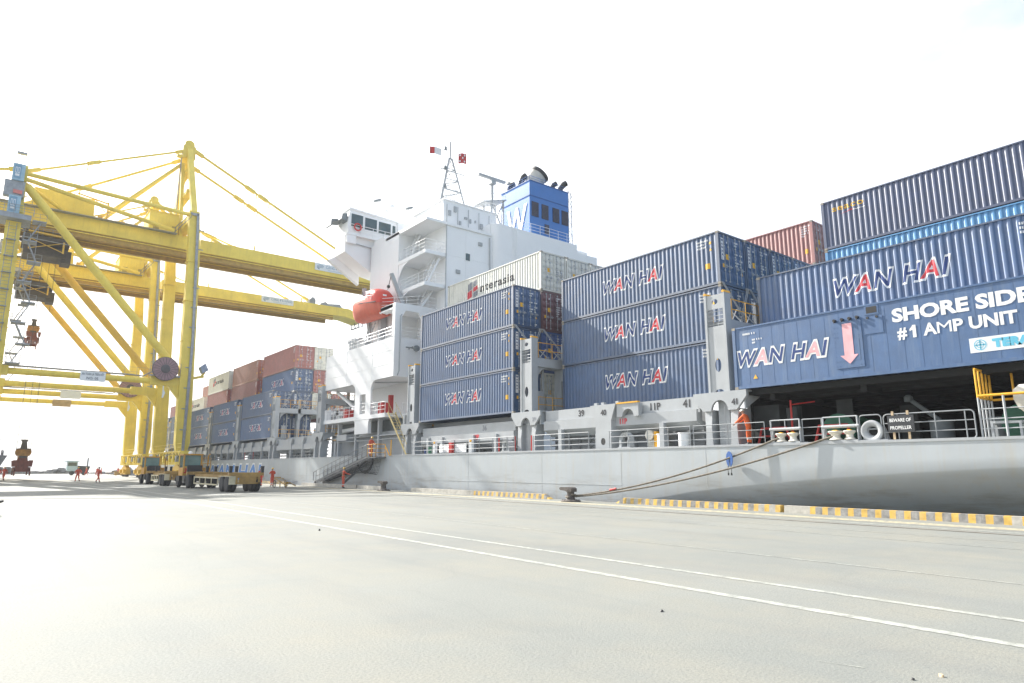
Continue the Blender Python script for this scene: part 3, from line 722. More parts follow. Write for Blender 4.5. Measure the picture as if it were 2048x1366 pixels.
# roller fairleads with a guard bar
def roller_fairlead(y0, y1, rolls):
    b = MB(); x = 26.62
    b.box(x - .16, x + .5, y0 - .05, y1 + .05, DZ - .02, DZ + .10)
    for y in (y0, y1): b.tube([(x, y, DZ), (x, y, 3.75)], .035, 8); b.tube([(x + .15, y, DZ), (x + .15, y, 3.4)], .05, 8); b.lathe([(.06, -.05), (.075, 0), (.06, .05)], (x, y, 3.36), 'Y', 10)
    b.tube([(x, y0 - .06, 3.36), (x, y1 + .06, 3.36)], .065, 10)
    b.tube([(x, y0, 3.74), (x, y1, 3.74)], .028, 8); b.tube([(x, (y0 + y1) / 2, 3.36), (x, (y0 + y1) / 2, 3.74)], .022, 6)
    f = b.build('roller_fairlead', STEELG, SHIP)
    for y, r in rolls:
        MB().lathe([(r * .62, DZ + .10), (r * .95, DZ + .12), (r * .60, DZ + .20), (r * .56, DZ + .30), (r * .92, DZ + .40), (r, DZ + .43), (r * .9, DZ + .46), (0, DZ + .47)], (x + .02, y, 0), 'Z', 20).build('roller', CANVAS, f)
        MB().lathe([(r * .55, DZ + .468), (r * .3, DZ + .50), (0, DZ + .51)], (x + .02, y, 0), 'Z', 16).build('roller_cap', YELL, f)
roller_fairlead(14.42, 15.72, [(15.28, .24), (14.74, .24)])
roller_fairlead(12.06, 13.42, [(12.95, .29), (12.40, .24)])
# big round chock with a bell mouth
bm = MB(); bm.lathe([(.42, 0), (.40, -.05), (.33, -.07), (.22, .0), (.165, .12), (.16, .40)], (26.62, 11.54, 3.12), 'X', 26, caps=False); bm.prism([(11.98, DZ), (11.94, 3.15), (11.88, 3.3), (11.2, 3.3), (11.14, 3.15), (11.02, DZ)], 'X', 26.79, 26.98); bm.box(26.5, 27.1, 10.95, 12.05, DZ - .02, DZ + .07)
bm.build('bell_mouth_chock', STEELG, SHIP, smooth=50)
MB().lathe([(.18, 0), (0, .003)], (26.75, 11.54, 3.12), 'X', 20).build('chock_shade_disc', DARK, SHIP)  # black disc in the bell mouth, painted darkness of the hole
# stern railings: framed gates
def gate(y0, y1, z0=DZ + .02, z1=3.72, x=26.66, r=.024, rc=.14, mids=(3.05, 3.38), verts=()):
    b = MB(); pts = []
    for cy, cz, a0 in ((y1 - rc, z1 - rc, 0), (y0 + rc, z1 - rc, 90), (y0 + rc, z0 + rc, 180), (y1 - rc, z0 + rc, 270)):
        for k in range(5): a = R(a0 + 22.5 * k); pts.append((x, cy + rc * math.cos(a), cz + rc * math.sin(a)))
    b.tube(pts + [pts[0]], r, 8)
    for z in mids: b.tube([(x, y0, z), (x, y1, z)], r * .8, 6)
    for y in verts: b.tube([(x, y, z0), (x, y, z1)], r * .9, 6)
    return b.build('railing', RAILG, SHIP)
gate(13.5, 14.32, rc=.03); gate(8.12, 11.10, verts=(9.35, 8.4, 10.6)); gate(11.18, 12.0, z0=3.2, z1=3.74, mids=())
# yellow guard cage, stools and pipes at the frame edge
yc_ = MB()
for x0 in (26.75,):
    for k in range(5): xx = x0 + k * .34; yc_.tube([(xx, 7.98, 4.12), (xx, 7.98, 5.12)], .035, 8)
    yc_.tube([(x0, 7.98, 5.12), (x0 + 1.4, 7.98, 5.12)], .04, 8); yc_.tube([(x0, 7.98, 4.12), (x0 + 1.4, 7.98, 4.12)], .04, 8)
    for y in (7.98, 7.3, 6.5, 5.6, 4.6): yc_.tube([(x0 + 1.4, y, 4.12 if y > 7 else 4.3), (x0 + 1.4, y, 5.16)], .04, 8)
    yc_.tube([(x0 + 1.4, 7.98, 5.16), (x0 + 1.4, 3, 5.16)], .045, 8); yc_.tube([(x0 + 1.4, 7.98, 4.12), (x0 + 1.4, 7.2, 4.12)], .045, 8)
    yc_.tube([(x0, 7.98, 4.18), (x0, 3, 4.18)], .045, 8)
yc_.build('guard_cage', YELL, SHIP)
wp = MB()
for k in range(5): xx = 26.75 + k * .34; wp.tube([(xx, 7.98, DZ), (xx, 7.98, 4.12)], .034, 8)
for y in (7.25, 6.5, 5.2): wp.tube([(26.75, y, DZ), (26.75, y, 4.18)], .04, 8)
for z in (3.05, 3.38, 3.72): wp.tube([(26.75, 7.98, z), (26.75, 3, z)], .02, 6)
wp.build('cage_leg', STEELG, SHIP)
sb = MB(); sb.box(26.85, 27.3, 6.85, 7.75, 3.22, 3.30)
for y in (6.9, 7.7):
    for x in (26.88, 27.27): sb.box(x - .035, x + .035, y - .035, y + .035, DZ, 3.22)
sb.build('step_stool', STEELG, SHIP)
cv = MB(); rc_ = random.Random(3)
for (a, z) in (((.42, 0), 3.55), ((.50, 0), 3.8), ((.48, 0), 4.2), ((.36, 0), 4.5), ((.05, 0), 4.56)):
    pass
prof = [(.30, 3.52), (.44, 3.7), (.50, 4.0), (.50, 4.32), (.40, 4.5), (.0, 4.56)]
V = []
for r, z in prof:
    for k in range(18):
        a = 2 * math.pi * k / 18; q = 1 + .16 * math.sin(5 * a + z * 2) * (1 if z < 4.4 else .3)
        sx = max(-1, min(1, 1.35 * math.cos(a))); sy = max(-1, min(1, 1.35 * math.sin(a)))
        V.append((27.55 + r * q * sx, 6.45 + r * 1.15 * q * sy, z + (.06 * math.sin(3 * a) if z < 3.6 else 0)))
F = [(i * 18 + k, i * 18 + (k + 1) % 18, (i + 1) * 18 + (k + 1) % 18, (i + 1) * 18 + k) for i in range(len(prof) - 1) for k in range(18)]
cv.add(V, F).build('canvas_cover', CANVAS, SHIP, smooth=60)
MB().cyl((27.55, 6.45, DZ), (27.55, 6.45, 3.6), .14, 12).box(27.3, 27.8, 6.2, 6.7, 3.4, 3.55).build('control_stand', STEELG, SHIP)
MB().box(29.0, 29.6, 6.3, 7.5, DZ, 3.9).build('valve_cabinet', GREENM, SHIP)
# ================================================================== superstructure (part of the ship)
SU = MB()
SU.box(31.2, 46, 49.5, 57.0, DZ, 23.85)                                   # main house
SU.box(28.95, 36.3, 49.35, 57.1, 23.85, 24.1)                             # its roof with an overhang aft
SU.box(28.95, 31.2, 54.4, 60.3, 13.0, 24.2)                              # outer house; its aft wall stands behind the stair landings
cas = [(36.3, 49.6)] + [(37.3 - 1.0 * math.cos(a), 49.95 - .95 * math.sin(a)) for a in [math.pi / 2 * k / 8 for k in range(1, 9)]] + [(47.4, 49.0), (47.4, 57.2), (36.3, 57.2)]
SU.prism(cas, 'Z', DZ, 25.2)                                              # engine casing
SU.box(47.4, 50.6, 49.2, 57, DZ, 24.45).box(48.0, 50.4, 50.5, 55, 24.45, 25.3)
SU.box(31.75, 38.0, 51.0, 56.6, 24.1, 27.0).box(31.65, 38.1, 50.9, 56.7, 27.0, 27.08)   # top house
SU.box(31.7, 46, 59.9, 63.2, 24.9, 27.35)                                  # wheelhouse
SU.prism([(26.25, 24.95), (26.15, 25.6), (26.35, 27.6), (31.7, 27.35), (31.7, 24.95)], 'Y', 60.1, 63.2)   # bridge wing, ends at the ship's side
SU.box(26.1, 31.7, 60.0, 63.3, 24.85, 24.98).prism([(26.27, 27.58), (26.25, 27.75), (31.8, 27.46), (31.8, 27.3)], 'Y', 59.98, 63.3)
SU.prism([(26.1, 24.86), (26.1, 24.0), (27.1, 24.0), (27.1, 24.86)], 'Y', 60.05, 60.15)
SU.prism([(26.12, 24.86), (29.6, 24.86), (30.3, 24.3), (30.3, 21.3), (28.85, 21.55), (26.14, 23.15)], 'Y', 60.5, 62.9)      # bracket under the wing
SU.prism([(26.14, 23.15), (28.85, 21.55), (28.85, 20.6), (25.4, 22.7)], 'Y', 62.8, 63.3)
SU.box(31.9, 33.5, 58.5, 60.0, 24.1, 26.3)
SU.box(29.0, 31.4, 57.6, 59.9, 24.2, 24.6)                              # bulwark between wing and house
# decks at the aft stair
for z in (20.72, 17.72): SU.box(28.95, 31.25, 49.4, 54.4, z, z + .34)
SU.box(27.0, 31.2, 50.95, 54.0, 15.75, 16.05)
for z in (20.5, 17.5): SU.prism([(52.4, z + .22), (54.39, z + .22), (54.39, z - 1.2), (53.8, z - .35), (53.3, z - .05)], 'X', 29.0, 29.08)
# side screen with its pillar, and the deck recess beneath
SU.box(26.96, 27.14, 51.08, 65.6, 9.52, 13.05)
SU.box(27.14, 33.2, 51.12, 65.5, 12.72, 13.0)
SU.prism([(26.98, 9.52), (31.0, 9.52), (31.0, 9.66), (27.1, 9.66)], 'Y', 51.1, 65.5)
SU.box(26.96, 33.2, 50.9, 51.08, 9.52, 13.0)
SU.box(26.96, 27.66, 50.9, 51.4, 13.0, 16.1).box(29.66, 33.2, 50.9, 51.08, 13.0, 15.48).box(27.66, 33.2, 50.9, 51.08, 15.48, 16.1)
SU.prism([(27.66, 15.48), (27.66, 14.9), (28.0, 15.48)], 'Y', 50.9, 51.08).prism([(29.66, 15.48), (29.66, 14.9), (29.32, 15.48)], 'Y', 50.9, 51.08)
SU.box(27.0, 27.66, 51.08, 54, 15.6, 16.1)
SU.box(30.2, 46, 48.6, 65.6, DZ, 9.52)                                    # inner wall of the recess
SU.box(30.2, 46, 47.9, 49.6, DZ, 9.5)
SU.box(26.95, 30.3, 52.2, 65.6, 6.08, 6.44)
SU.box(28.6, 30.3, 48.2, 52.2, 6.1, 6.4)
SU.box(26.97, 27.15, 55.1, 56.12, 6.44, 9.52).box(26.97, 27.15, 57.3, 58.35, 6.44, 9.52).box(26.97, 27.15, 56.12, 57.3, 8.42, 9.52).box(26.97, 27.15, 56.12, 57.3, 6.44, 6.6)
def fillet(y, z, ry, rz, s):                                              # rounded knee where a pillar meets the plate above
    return [(y, z), (y + s * ry, z)] + [(y + s * ry * (1 - math.sin(a)), z - rz * (1 - math.cos(a))) for a in [math.pi / 2 * k / 8 for k in range(9)]]
SU.prism(fillet(55.1, 9.52, .8, .8, -1), 'X', 26.975, 27.14).prism(fillet(58.35, 9.52, .8, .8, 1), 'X', 26.975, 27.14)
SU.box(26.97, 27.3, 55.4, 58.2, 4.78, 6.08)
SU.prism(fillet(55.4, 6.08, .35, .5, -1), 'X', 26.975, 27.28).prism(fillet(58.2, 6.08, .35, .5, 1), 'X', 26.975, 27.28)
SUP = SU.build('superstructure', SHIPW, SHIP)
lo = MB()                                                                 # grey lower works under the white decks
lo.box(28.6, 28.8, 47.5, 66.0, DZ, 4.9).box(28.2, 28.7, 47.5, 66, 4.6, 4.95)
for y in (49.6, 54.2, 58.9, 62.8): lo.box(27.4, 27.75, y - .13, y + .13, DZ, 6.1)
lo.tube([(27.5, 47.8, 4.55), (27.5, 65.8, 4.55)], .06, 8).tube([(27.5, 47.8, 4.2), (27.5, 65.8, 4.2)], .04, 8)
lo.box(27.3, 28.0, 60.6, 62.9, 4.3, 4.9)
lo.build('lower_works', STEELG, SUP)
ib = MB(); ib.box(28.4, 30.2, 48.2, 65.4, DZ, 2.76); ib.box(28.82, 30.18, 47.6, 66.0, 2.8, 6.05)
ib.build('passage_shade_block', DECKG, SUP)  # deck-grey block filling the passage, put in for its shade
# railings
def su_rail(pts, h=1.0, gap=1.1, r=.022): return MB().rail(pts, h, r, 2, gap).build('railing', SHIPW, SUP)
su_rail([(27.0, 52.25, 6.44), (27.0, 55.05, 6.44)]); su_rail([(27.0, 58.4, 6.44), (27.0, 65.5, 6.44), (29.8, 65.5, 6.44)]); su_rail([(27.05, 56.1, 6.6), (27.05, 57.3, 6.6)]); su_rail([(28.65, 48.3, 6.4), (28.65, 52.2, 6.4)])
for z in (21.06, 18.06): su_rail([(29.0, 54.0, z), (29.0, 49.45, z), (31.2, 49.45, z)])
su_rail([(27.1, 53.9, 16.05), (29.4, 50.95, 16.05), (31.2, 50.95, 16.05)])
su_rail([(27.0, 51.2, 13.05), (27.0, 65.5, 13.05)], .95, 1.4)
su_rail([(27.7, 50.99, 13.0), (29.6, 50.99, 13.0)], 1.0, 2)
su_rail([(31.9, 51.0, 27.08), (38.0, 51.0, 27.08)], 1.0, 1.3); su_rail([(36.6, 49.8, 25.2), (37.3, 49.1, 25.2), (47.3, 49.1, 25.2)], 1.0, 1.3); su_rail([(47.6, 49.3, 24.45), (50.5, 49.3, 24.45)], 1.0, 1.0)
su_rail([(26.2, 59.95, 24.98), (31.6, 59.95, 24.98)], 1.0, 1.4, .03)
# stairs between decks
def stair(p, q, w, side, name='stair', m=None, par=None, n=10, rails=True):
    b = MB(); p, q = Vector(p), Vector(q); s = Vector(side).normalized() * w / 2
    for k in (-1, 1): b.bar(p + s * k, q + s * k, .04, .16)
    for i in range(n):
        c = p.lerp(q, (i + .5) / n); b.bar(c - s, c + s, .20, .035)
    if rails:
        for k in (-1, 1):
            up = Vector((0, 0, .9)); b.tube([p + s * k + up, q + s * k + up], .022, 6)
            for t in (.05, .5, .95): c = p.lerp(q, t) + s * k; b.tube([c, c + up], .018, 6)
    return b.build(name, m or SHIPW, par or SUP)
stair((29.5, 50.2, 18.06), (30.9, 50.2, 21.0), .75, (0, 1, 0)); stair((29.6, 51.3, 16.05), (30.9, 51.3, 18.0), .75, (0, 1, 0)); stair((29.5, 53.6, 21.06), (30.6, 53.6, 23.8), .7, (0, 1, 0))
stair((27.35, 48.2, DZ), (27.35, 51.7, 6.44), .72, (1, 0, 0), n=14, m=mat('ladder_worn_yellow', (.58, .46, .20), rough=.6, var=.2, rust=.15))
# windows, doors and fittings
def window(x0, x1, y, z0, z1, fr=.05):
    f = MB(); f.box(x0 - fr, x1 + fr, y - .03, y + .04, z1, z1 + fr).box(x0 - fr, x1 + fr, y - .03, y + .04, z0 - fr, z0).box(x0 - fr, x0, y - .03, y + .04, z0, z1).box(x1, x1 + fr, y - .03, y + .04, z0, z1)
    o = f.build('window', SHIPW, SHIP)
    MB().box(x0, x1, y - .01, y + .02, z0, z1).build('pane', GLASS, o)
for x0, x1 in ((26.5, 27.78), (28.0, 29.35), (29.55, 30.95)): window(x0, x1, 60.08, 25.72 + (31.0 - x1) * .03, 26.98 + (31.0 - x1) * .05)
window(32.2, 33.1, 58.48, 25.0, 25.7); window(31.15, 31.5, 60.08, 25.8, 26.9)
window(33.35, 33.85, 49.48, 20.85, 21.55); window(32.0, 32.4, 49.48, 17.0, 17.6)
MB().prism([(26.2, 26.9), (25.0, 26.65), (24.95, 26.0), (25.1, 26.0), (25.15, 26.5), (26.2, 26.6)], 'Y', 61.5, 62.9).prism([(26.2, 27.2), (25.65, 27.0), (25.6, 26.5), (26.2, 26.3)], 'Y', 60.4, 61.3).build('window_visor', DECKG, SUP)
for x, z in ((29.3, 19.2), (29.4, 22.2)): MB().box(x, x + .7, 54.34, 54.42, z - 1.0, z + .75).build('door', SHIPW, SUP)
det = MB(); rdet = random.Random(5)
for k in range(9): x = 32.3 + k * .62; z = 24.5 + rdet.uniform(.1, 1.6); det.box(x, x + rdet.uniform(.1, .35), 50.88, 51.0, z, z + rdet.uniform(.15, .6))
for k in range(5): x = 32.1 + k * 1.25; det.tube([(x, 50.9, 24.15), (x, 50.9, 26.6)], .03, 6)
det.tube([(27.75, 51.0, 15.2), (27.45, 50.8, 14.9), (27.45, 50.8, 10.0), (27.3, 50.8, 9.6)], .05, 8); det.tube([(31.1, 49.3, 23.8), (31.1, 49.3, 10)], .05, 8)
det.tube([(26.4, 60.4, 24.2), (29.2, 60.4, 24.0), (29.7, 60.4, 23.4), (29.7, 60.4, 21.8)], .05, 8); det.tube([(36.1, 49.4, 23.6), (36.25, 49.3, 10)], .06, 8)
det.tube([(27.2, 55.2, 9.4), (29.8, 52.9, 9.4), (29.8, 52.9, 8.7)], .06, 8); det.tube([(30.1, 53.2, 6.0), (30.1, 53.2, 5.2), (30.1, 54.5, 4.6), (30.1, 55.0, 3.0)], .06, 8)
det.build('pipework', STEELG, SUP)
sm_ = MB()
for z in (8.0, 13.2, 17.9, 21.0): sm_.box(31.22, 36.2, 49.485, 49.5, z, z + .03)
for z in (14.0, 18.5, 22.3): sm_.box(37.4, 47.3, 48.985, 49.0, z, z + .03)
for x in (33.4, 40.2, 43.8): sm_.box(x, x + .03, (49.485 if x < 36 else 48.985), (49.5 if x < 36 else 49.0), 10, 23.8)
for z in (10.7, 11.9): sm_.box(26.945, 26.96, 51.2, 65.5, z, z + .025)
for y in (55.0, 60.5): sm_.box(26.945, 26.96, y, y + .025, 9.6, 13.0)
for y in (56.0, 58.2): sm_.box(28.935, 28.95, y, y + .025, 13.1, 24.1)
sm_.build('weld_seam', SHIPW, SUP)
for x, z in ((34.8, 22.6), (34.8, 18.6), (32.3, 19.4)): MB().box(x, x + .45, 49.40, 49.5, z, z + .35).box(x + .05, x + .40, 49.38, 49.41, z + .05, z + .30).build('vent_box', STEELG, SUP)
la = MB()
for x in (38.6, 39.05): la.tube([(x, 48.9, 16.5), (x, 48.9, 25.9)], .025, 6)
for k in range(30): la.tube([(38.6, 48.9, 16.6 + .3 * k), (39.05, 48.9, 16.6 + .3 * k)], .015, 5)
la.build('ladder', SHIPW, SUP)
sl = MB(); sl.tube([(28.4, 50.9, 12.05), (28.4, 50.2, 12.15)], .04, 8); sl.lathe([(.05, -.16), (.26, -.10), (.30, .10), (.26, .12), (0, .08)], (28.95, 50.45, 12.1), 'Y', 18); sl.tube([(27.9, 50.5, 12.1), (28.7, 50.5, 12.1)], .07, 8)
sl.build('searchlight', DECKG, SUP)
for q in ((27.5, 28.2, 53.8, 54.6, 6.44, 7.5), (28.6, 29.0, 54.5, 54.8, 6.44, 8.3), (27.6, 28.3, 61.4, 62.3, 6.44, 7.4), (33.3, 34.1, 58.2, 58.49, 24.6, 25.5)): MB().box(*q).build('fire_locker', REDM, SUP)
da = MB(); da.bar((28.0, 64.9, 9.4), (28.3, 60.6, 7.3), .28, .22); da.bar((28.3, 60.6, 7.3), (28.3, 60.4, 6.44), .35, .35); da.box(27.0, 27.5, 65.0, 65.5, 6.44, 7.5); da.cyl((28.3, 64.6, 5.3), (28.3, 59.5, 5.5), .22, 12)
da.build('stores_davit', SHIPW, SUP)
mc = MB()
for y in (62.8, 62.0, 61.3): mc.lathe([(.35, 13.0), (.35, 14.1), (.5, 14.2), (.5, 14.6), (0, 14.75)], (28.5, y, 0), 'Z', 16)
mc.box(27.8, 28.7, 58.6, 60.2, 13.0, 13.9); mc.lathe([(.3, 13), (.3, 13.8), (0, 13.9)], (28.0, 55.5, 0), 'Z', 14)
mc.build('deck_ventilator', STEELG, SUP)
# lifebuoy on the wing rail
lb = MB(); ring = [(27.15 + .36 * math.cos(2 * math.pi * k / 20), 59.86, 25.75 + .36 * math.sin(2 * math.pi * k / 20)) for k in range(21)]
tag(lb.tube(ring, .08, 8, caps=False).build('lifebuoy', REDM, smooth=60), 'red lifebuoy hung on the bridge wing rail below the wheelhouse windows', 'lifebuoy')
# funnel
fu = MB().box(41.65, 47.15, 50.0, 54.9, 25.2, 31.45); FUN = fu.build('funnel', FUNB, SHIP)
MB().box(41.61, 47.19, 49.96, 54.94, 29.75, 29.83).box(41.6, 47.2, 49.95, 54.95, 31.4, 31.48).build('funnel_band', mat('funnel_band_blue', (.03, .12, .36), var=.1), FUN)
lv = MB()
for x in (41.92, 43.3, 44.85, 46.15):
    lv.box(x, x + .92, 49.94, 50.0, 27.55, 29.15)
    for k in range(10): lv.box(x + .02, x + .90, 49.90, 49.95, 27.62 + k * .155, 27.68 + k * .155)
lv.box(43.7, 44.3, 49.94, 50, 25.95, 27.0)
lv.build('louvre', mat('louvre_dark', (.05, .055, .09), var=.2), FUN)
w = MB(); put_text(w, 'W', (41.62, 53.85, 25.75), (0, -1, 0), (0, 0, 1), 3.35, .10, .06, fit=3.45, mi=0); w.build('emblem', WHITE, FUN)
ex = MB(); ex.lathe([(.95, 31.4), (.95, 32.2)], (44.0, 52.2, 0), 'Z', 22); ex.tube([(43.95, 52.2, 32.1), (44.2, 52.0, 32.9), (44.6, 51.75, 33.5)], [1.0, 1.02, 1.05], 22)
EXH = ex.build('exhaust_stack', mat('stack_pale', (.52, .50, .44), var=.15, streak=.3), FUN)
MB().tube([(44.45, 51.84, 33.3), (44.66, 51.71, 33.60)], [1.08, 1.12], 22).build('stack_mouth', BLACKM, EXH)
for x, y, h, r in ((41.9, 53.9, .9, .27), (42.6, 52.8, 1.6, .34), (46.0, 51.6, 1.25, .28), (47.0 - .35, 50.7, 1.15, .33)):
    s = 1 if x > 44 else 1
    MB().tube([(x, y, 31.4), (x + .05 * s, y, 31.4 + h * .55), (x + .35 * s, y - .2, 31.4 + h), (x + .6 * s, y - .35, 31.4 + h * 1.15)], [r * .8, r * .85, r, r], 14).build('exhaust_pipe', BLACKM, FUN)
fr_ = MB()
fr_.rail([(41.7, 54.9, 31.48), (41.7, 50.05, 31.48), (47.1, 50.05, 31.48)], .5, .02, 1, 1.2); fr_.build('railing', FUNB, FUN)
# lattice mast beside the funnel
lm = MB(); c = (48.6, 51.5)
for dx, dy in ((-.28, -.28), (.28, -.28), (0, .3)): lm.tube([(c[0] + dx, c[1] + dy, 24.6), (c[0] + dx * .7, c[1] + dy * .7, 32.4)], .05, 6)
for k in range(13): z = 24.9 + k * .58; s = 1 if k % 2 else -1; lm.tube([(c[0] - .26 * s, c[1] - .26, z), (c[0] + .26 * s, c[1] - .26, z + .58)], .03, 5); lm.cbox((c[0] + .3, c[1] - .2, z), .12, .1, .1)
lm.build('lattice_mast', STEELG, SHIP)
# main mast on the top house
mm = MB(); B = [Vector((32.6, 53.2, 27.0)), Vector((36.0, 53.2, 27.0)), Vector((34.2, 56.0, 27.0))]; T = [Vector((34.0, 53.7, 33.0)), Vector((34.35, 53.7, 33.0)), Vector((34.2, 54.0, 33.0))]
mm.box(32.3, 36.4, 52.9, 56.4, 27.05, 27.4)
for b0, t0 in zip(B, T): mm.tube([b0, t0], .085, 8)
for k in range(5):
    a, c2 = k / 5, (k + 1) / 5
    for i in range(3):
        j = (i + 1) % 3; mm.tube([B[i].lerp(T[i], c2), B[j].lerp(T[j], c2)], .045, 6); mm.tube([B[i].lerp(T[i], a), B[j].lerp(T[j], c2)], .036, 6)
mm.tube([(34.2, 53.8, 33), (34.2, 53.8, 34.9)], .08, 8); mm.tube([(32.9, 53.7, 31.6), (35.9, 53.7, 31.6)], .05, 8); mm.tube([(33.0, 53.7, 29.6), (35.4, 53.7, 29.6)], .04, 8)
mm.tube([(36.0, 53.6, 29.8), (36.0, 53.6, 34.1)], .03, 6)
MAST = mm.build('mast', STEELG, SHIP)
for z in (29.7, 31.7, 33.8): MB().lathe([(.09, 0), (.13, .05), (.13, .22), (.05, .3)], (33.5, 53.6, z), 'Z', 10).cbox((33.5, 53.6, z - .06), .4, .2, .06).build('mast_lamp', DECKG, MAST)
# radar on its own small tower
ra = MB()
for dx in (0, 1.5):
    for dy in (0, 1.4): ra.bar((38.2 + dx, 52 + dy, 25.2), (38.2 + dx, 52 + dy, 29.2), .16)
ra.prism([(37.2, 28.4), (40.0, 29.25), (40.0, 29.4), (37.1, 28.55)], 'Y', 51.8, 53.6); ra.bar((38.2, 52, 26), (39.7, 52, 28.9), .1); ra.bar((39.7, 52, 26), (38.2, 52, 28.6), .1)
ra.rail([(37.2, 51.85, 28.5), (39.9, 51.85, 29.35)], .8, .02, 1, .9); ra.cyl((38.7, 52.6, 29.2), (38.7, 52.6, 31.0), .16, 10); ra.box(38.4, 39.0, 52.3, 52.9, 31.0, 31.5); ra.box(36.9, 40.4, 52.45, 52.75, 31.55, 31.8)
ra.build('radar', STEELG, SHIP)
an = MB()
for x, z0, z1 in ((32.2, 24.1, 29.4), (31.9, 24.1, 28.6), (35.3, 27, 29.2), (42.6, 25.2, 33.0), (43.0, 31.4, 33.9)): an.tube([(x, 54.5, z0), (x, 54.5, z1)], .03, 6)
an.box(42.2, 42.9, 54.3, 54.7, 32.7, 32.9).build('aerial', DECKG, SHIP)
for x, z in ((30.1, 30.0), (34.0, 30.1)):
    p = MB().tube([(x, 62, 27.4), (x, 62, z)], .035, 6).build('floodlight_pole', STEELG, SUP); MB().prism([(x - .42, z - .08), (x + .22, z + .2), (x + .42, z + .08), (x - .22, z - .16)], 'Y', 61.5, 62.0).build('lamp_head', DECKG, p)
for x, z, r in ((31.3, 29.0, .40), (32.0, 29.9, .3)): MB().tube([(x, 62, 27.4), (x, 62, z)], .05, 6).lathe([(r * .7, z - r), (r, z - r * .3), (r * .9, z + r * .3), (r * .5, z + r * .7), (0, z + r * .8)], (x, 62, 0), 'Z', 16).build('satellite_dome', SHIPW, SUP)
# house flag and courtesy flag
def flag(name, label, x, y, z, L, Hh, cols, s=1):
    o = thing(name, label, 'flag', (x, y, z)); n = 10
    for ci, (m_, u0, u1, v0, v1) in enumerate(cols):
        b = MB(); V = []
        for i in range(n + 1):
            u = u0 + (u1 - u0) * i / n
            for v in (v0, v1): V.append((s * u * L, .10 * math.sin(u * 9) * u - (.016 * ci), v * Hh - .18 * u * u * Hh - .5 * Hh))
        V += [(a, b_ + .012, c_) for a, b_, c_ in V]; N = 2 * (n + 1)
        F = []
        for i in range(n):
            q = (2 * i, 2 * i + 2, 2 * i + 3, 2 * i + 1); F += [q, tuple(N + k for k in q[::-1])]
        b.add(V, F).build('cloth', m_, o, world=False)
    return o
flag('flag', 'small red and white flag flying at the outer arm of the white mast', 33.0, 53.6, 33.3, 1.35, .75, [(WHITE, 0, .62, 0, 1), (REDM, .62, 1, 0, 1)], -1)
flag('flag', 'red flag with pale checks on the halyard nearest the funnel', 36.0, 53.5, 33.4, .95, 1.1, [(REDM, 0, 1, 0, 1)] + [(WHITE, .15 + .3 * i, .32 + .3 * i, .12 + .3 * j, .30 + .3 * j) for i in range(3) for j in range(3) if (i + j) % 2 == 0], -1)

# ------------------------------------------------------------------ lifeboat on its davit
LBT = thing('lifeboat', 'orange and red enclosed lifeboat hung outboard of the white superstructure', 'lifeboat', (27.6, 57, 15.5))
def boat():
    b = MB(); ys = [53.4, 53.7, 54.6, 56, 57.5, 59, 60, 60.6, 60.9]; hw = [.75, .98, 1.2, 1.3, 1.3, 1.15, .8, .38, .06]
    rows = []
    for y, w in zip(ys, hw):
        t = (y - 53.4) / 7.5; zt = 16.75 + .85 * t; zk = 15.45 + .12 * t + (.9 * max(0, t - .8) * 3)
        zk = min(zk, zt - .15); row = []
        for k in range(13):
            a = math.pi * k / 12; row.append((27.6 - w * math.cos(a) * (1 if k in (0, 12) else .98), y, zt - (zt - zk) * math.sin(a) ** .75))
        rows.append(row)
    n = 13; V = [p for r in rows for p in r]; F = [(i * n + k, i * n + k + 1, (i + 1) * n + k + 1, (i + 1) * n + k) for i in range(len(rows) - 1) for k in range(n - 1)]
    F.append(tuple(range(n)))
    b.add(V, F); return b
LBT.scale = (.92, .87, .93)
BH = boat().build('boat_hull', BOATO, LBT, smooth=50)
cn = MB(); ys = [53.35, 53.6, 54.4, 55.6, 56.0, 57.2, 58.8, 60.0, 60.7]; hh = [.5, 1.15, 1.55, 1.6, 1.1, .95, .8, .55, .12]; hw = [.78, .96, 1.14, 1.2, 1.2, 1.2, 1.05, .75, .3]
rows = []
for y, h, w in zip(ys, hh, hw):
    t = (y - 53.4) / 7.5; zt = 16.75 + .85 * t; rows.append([(27.6 - w * math.copysign(abs(math.cos(a)) ** .6, math.cos(a)), y, zt + h * math.sin(a) ** .7) for a in [math.pi * k / 12 for k in range(13)]])
n = 13; V = [p for r in rows for p in r]; F = [(i * n + k, (i + 1) * n + k, (i + 1) * n + k + 1, i * n + k + 1) for i in range(len(rows) - 1) for k in range(n - 1)]; F.append(tuple(range(n))[::-1])
CN = cn.add(V, F).build('canopy', BOATR, LBT, smooth=45)
b = MB()
for a_, c_ in ((53.4, 57), (57, 60.8)): b.bar((26.30 if a_ > 54 else 26.45, a_ + .2, 16.78 + .85 * (a_ - 53.2) / 7.5), (26.30 if c_ < 58 else 27.2, c_, 16.78 + .85 * (c_ - 53.4) / 7.5), .07, .09)
b.build('gunwale', BLACKM, LBT)
b = MB(); ring = [(27.2 + .34 * math.cos(2 * math.pi * k / 18), 53.28, 15.95 + .34 * math.sin(2 * math.pi * k / 18)) for k in range(19)]
b.tube(ring, .06, 8, caps=False).cyl((27.2, 53.3, 15.95), (27.2, 53.7, 15.95), .12, 10).build('propeller_ring', BOATO, LBT)
b = MB(); b.rail([(26.44, 54.6, 17.2), (26.44, 56.0, 17.35)], .9, .025, 1, .7); b.build('grab_rail', WHITE, LBT)
b = MB(); b.box(26.42, 26.5, 55.2, 55.8, 17.9, 18.2).cbox((27.4, 53.5, 17.5), .4, .12, .3).build('hatch', WHITE, LBT)
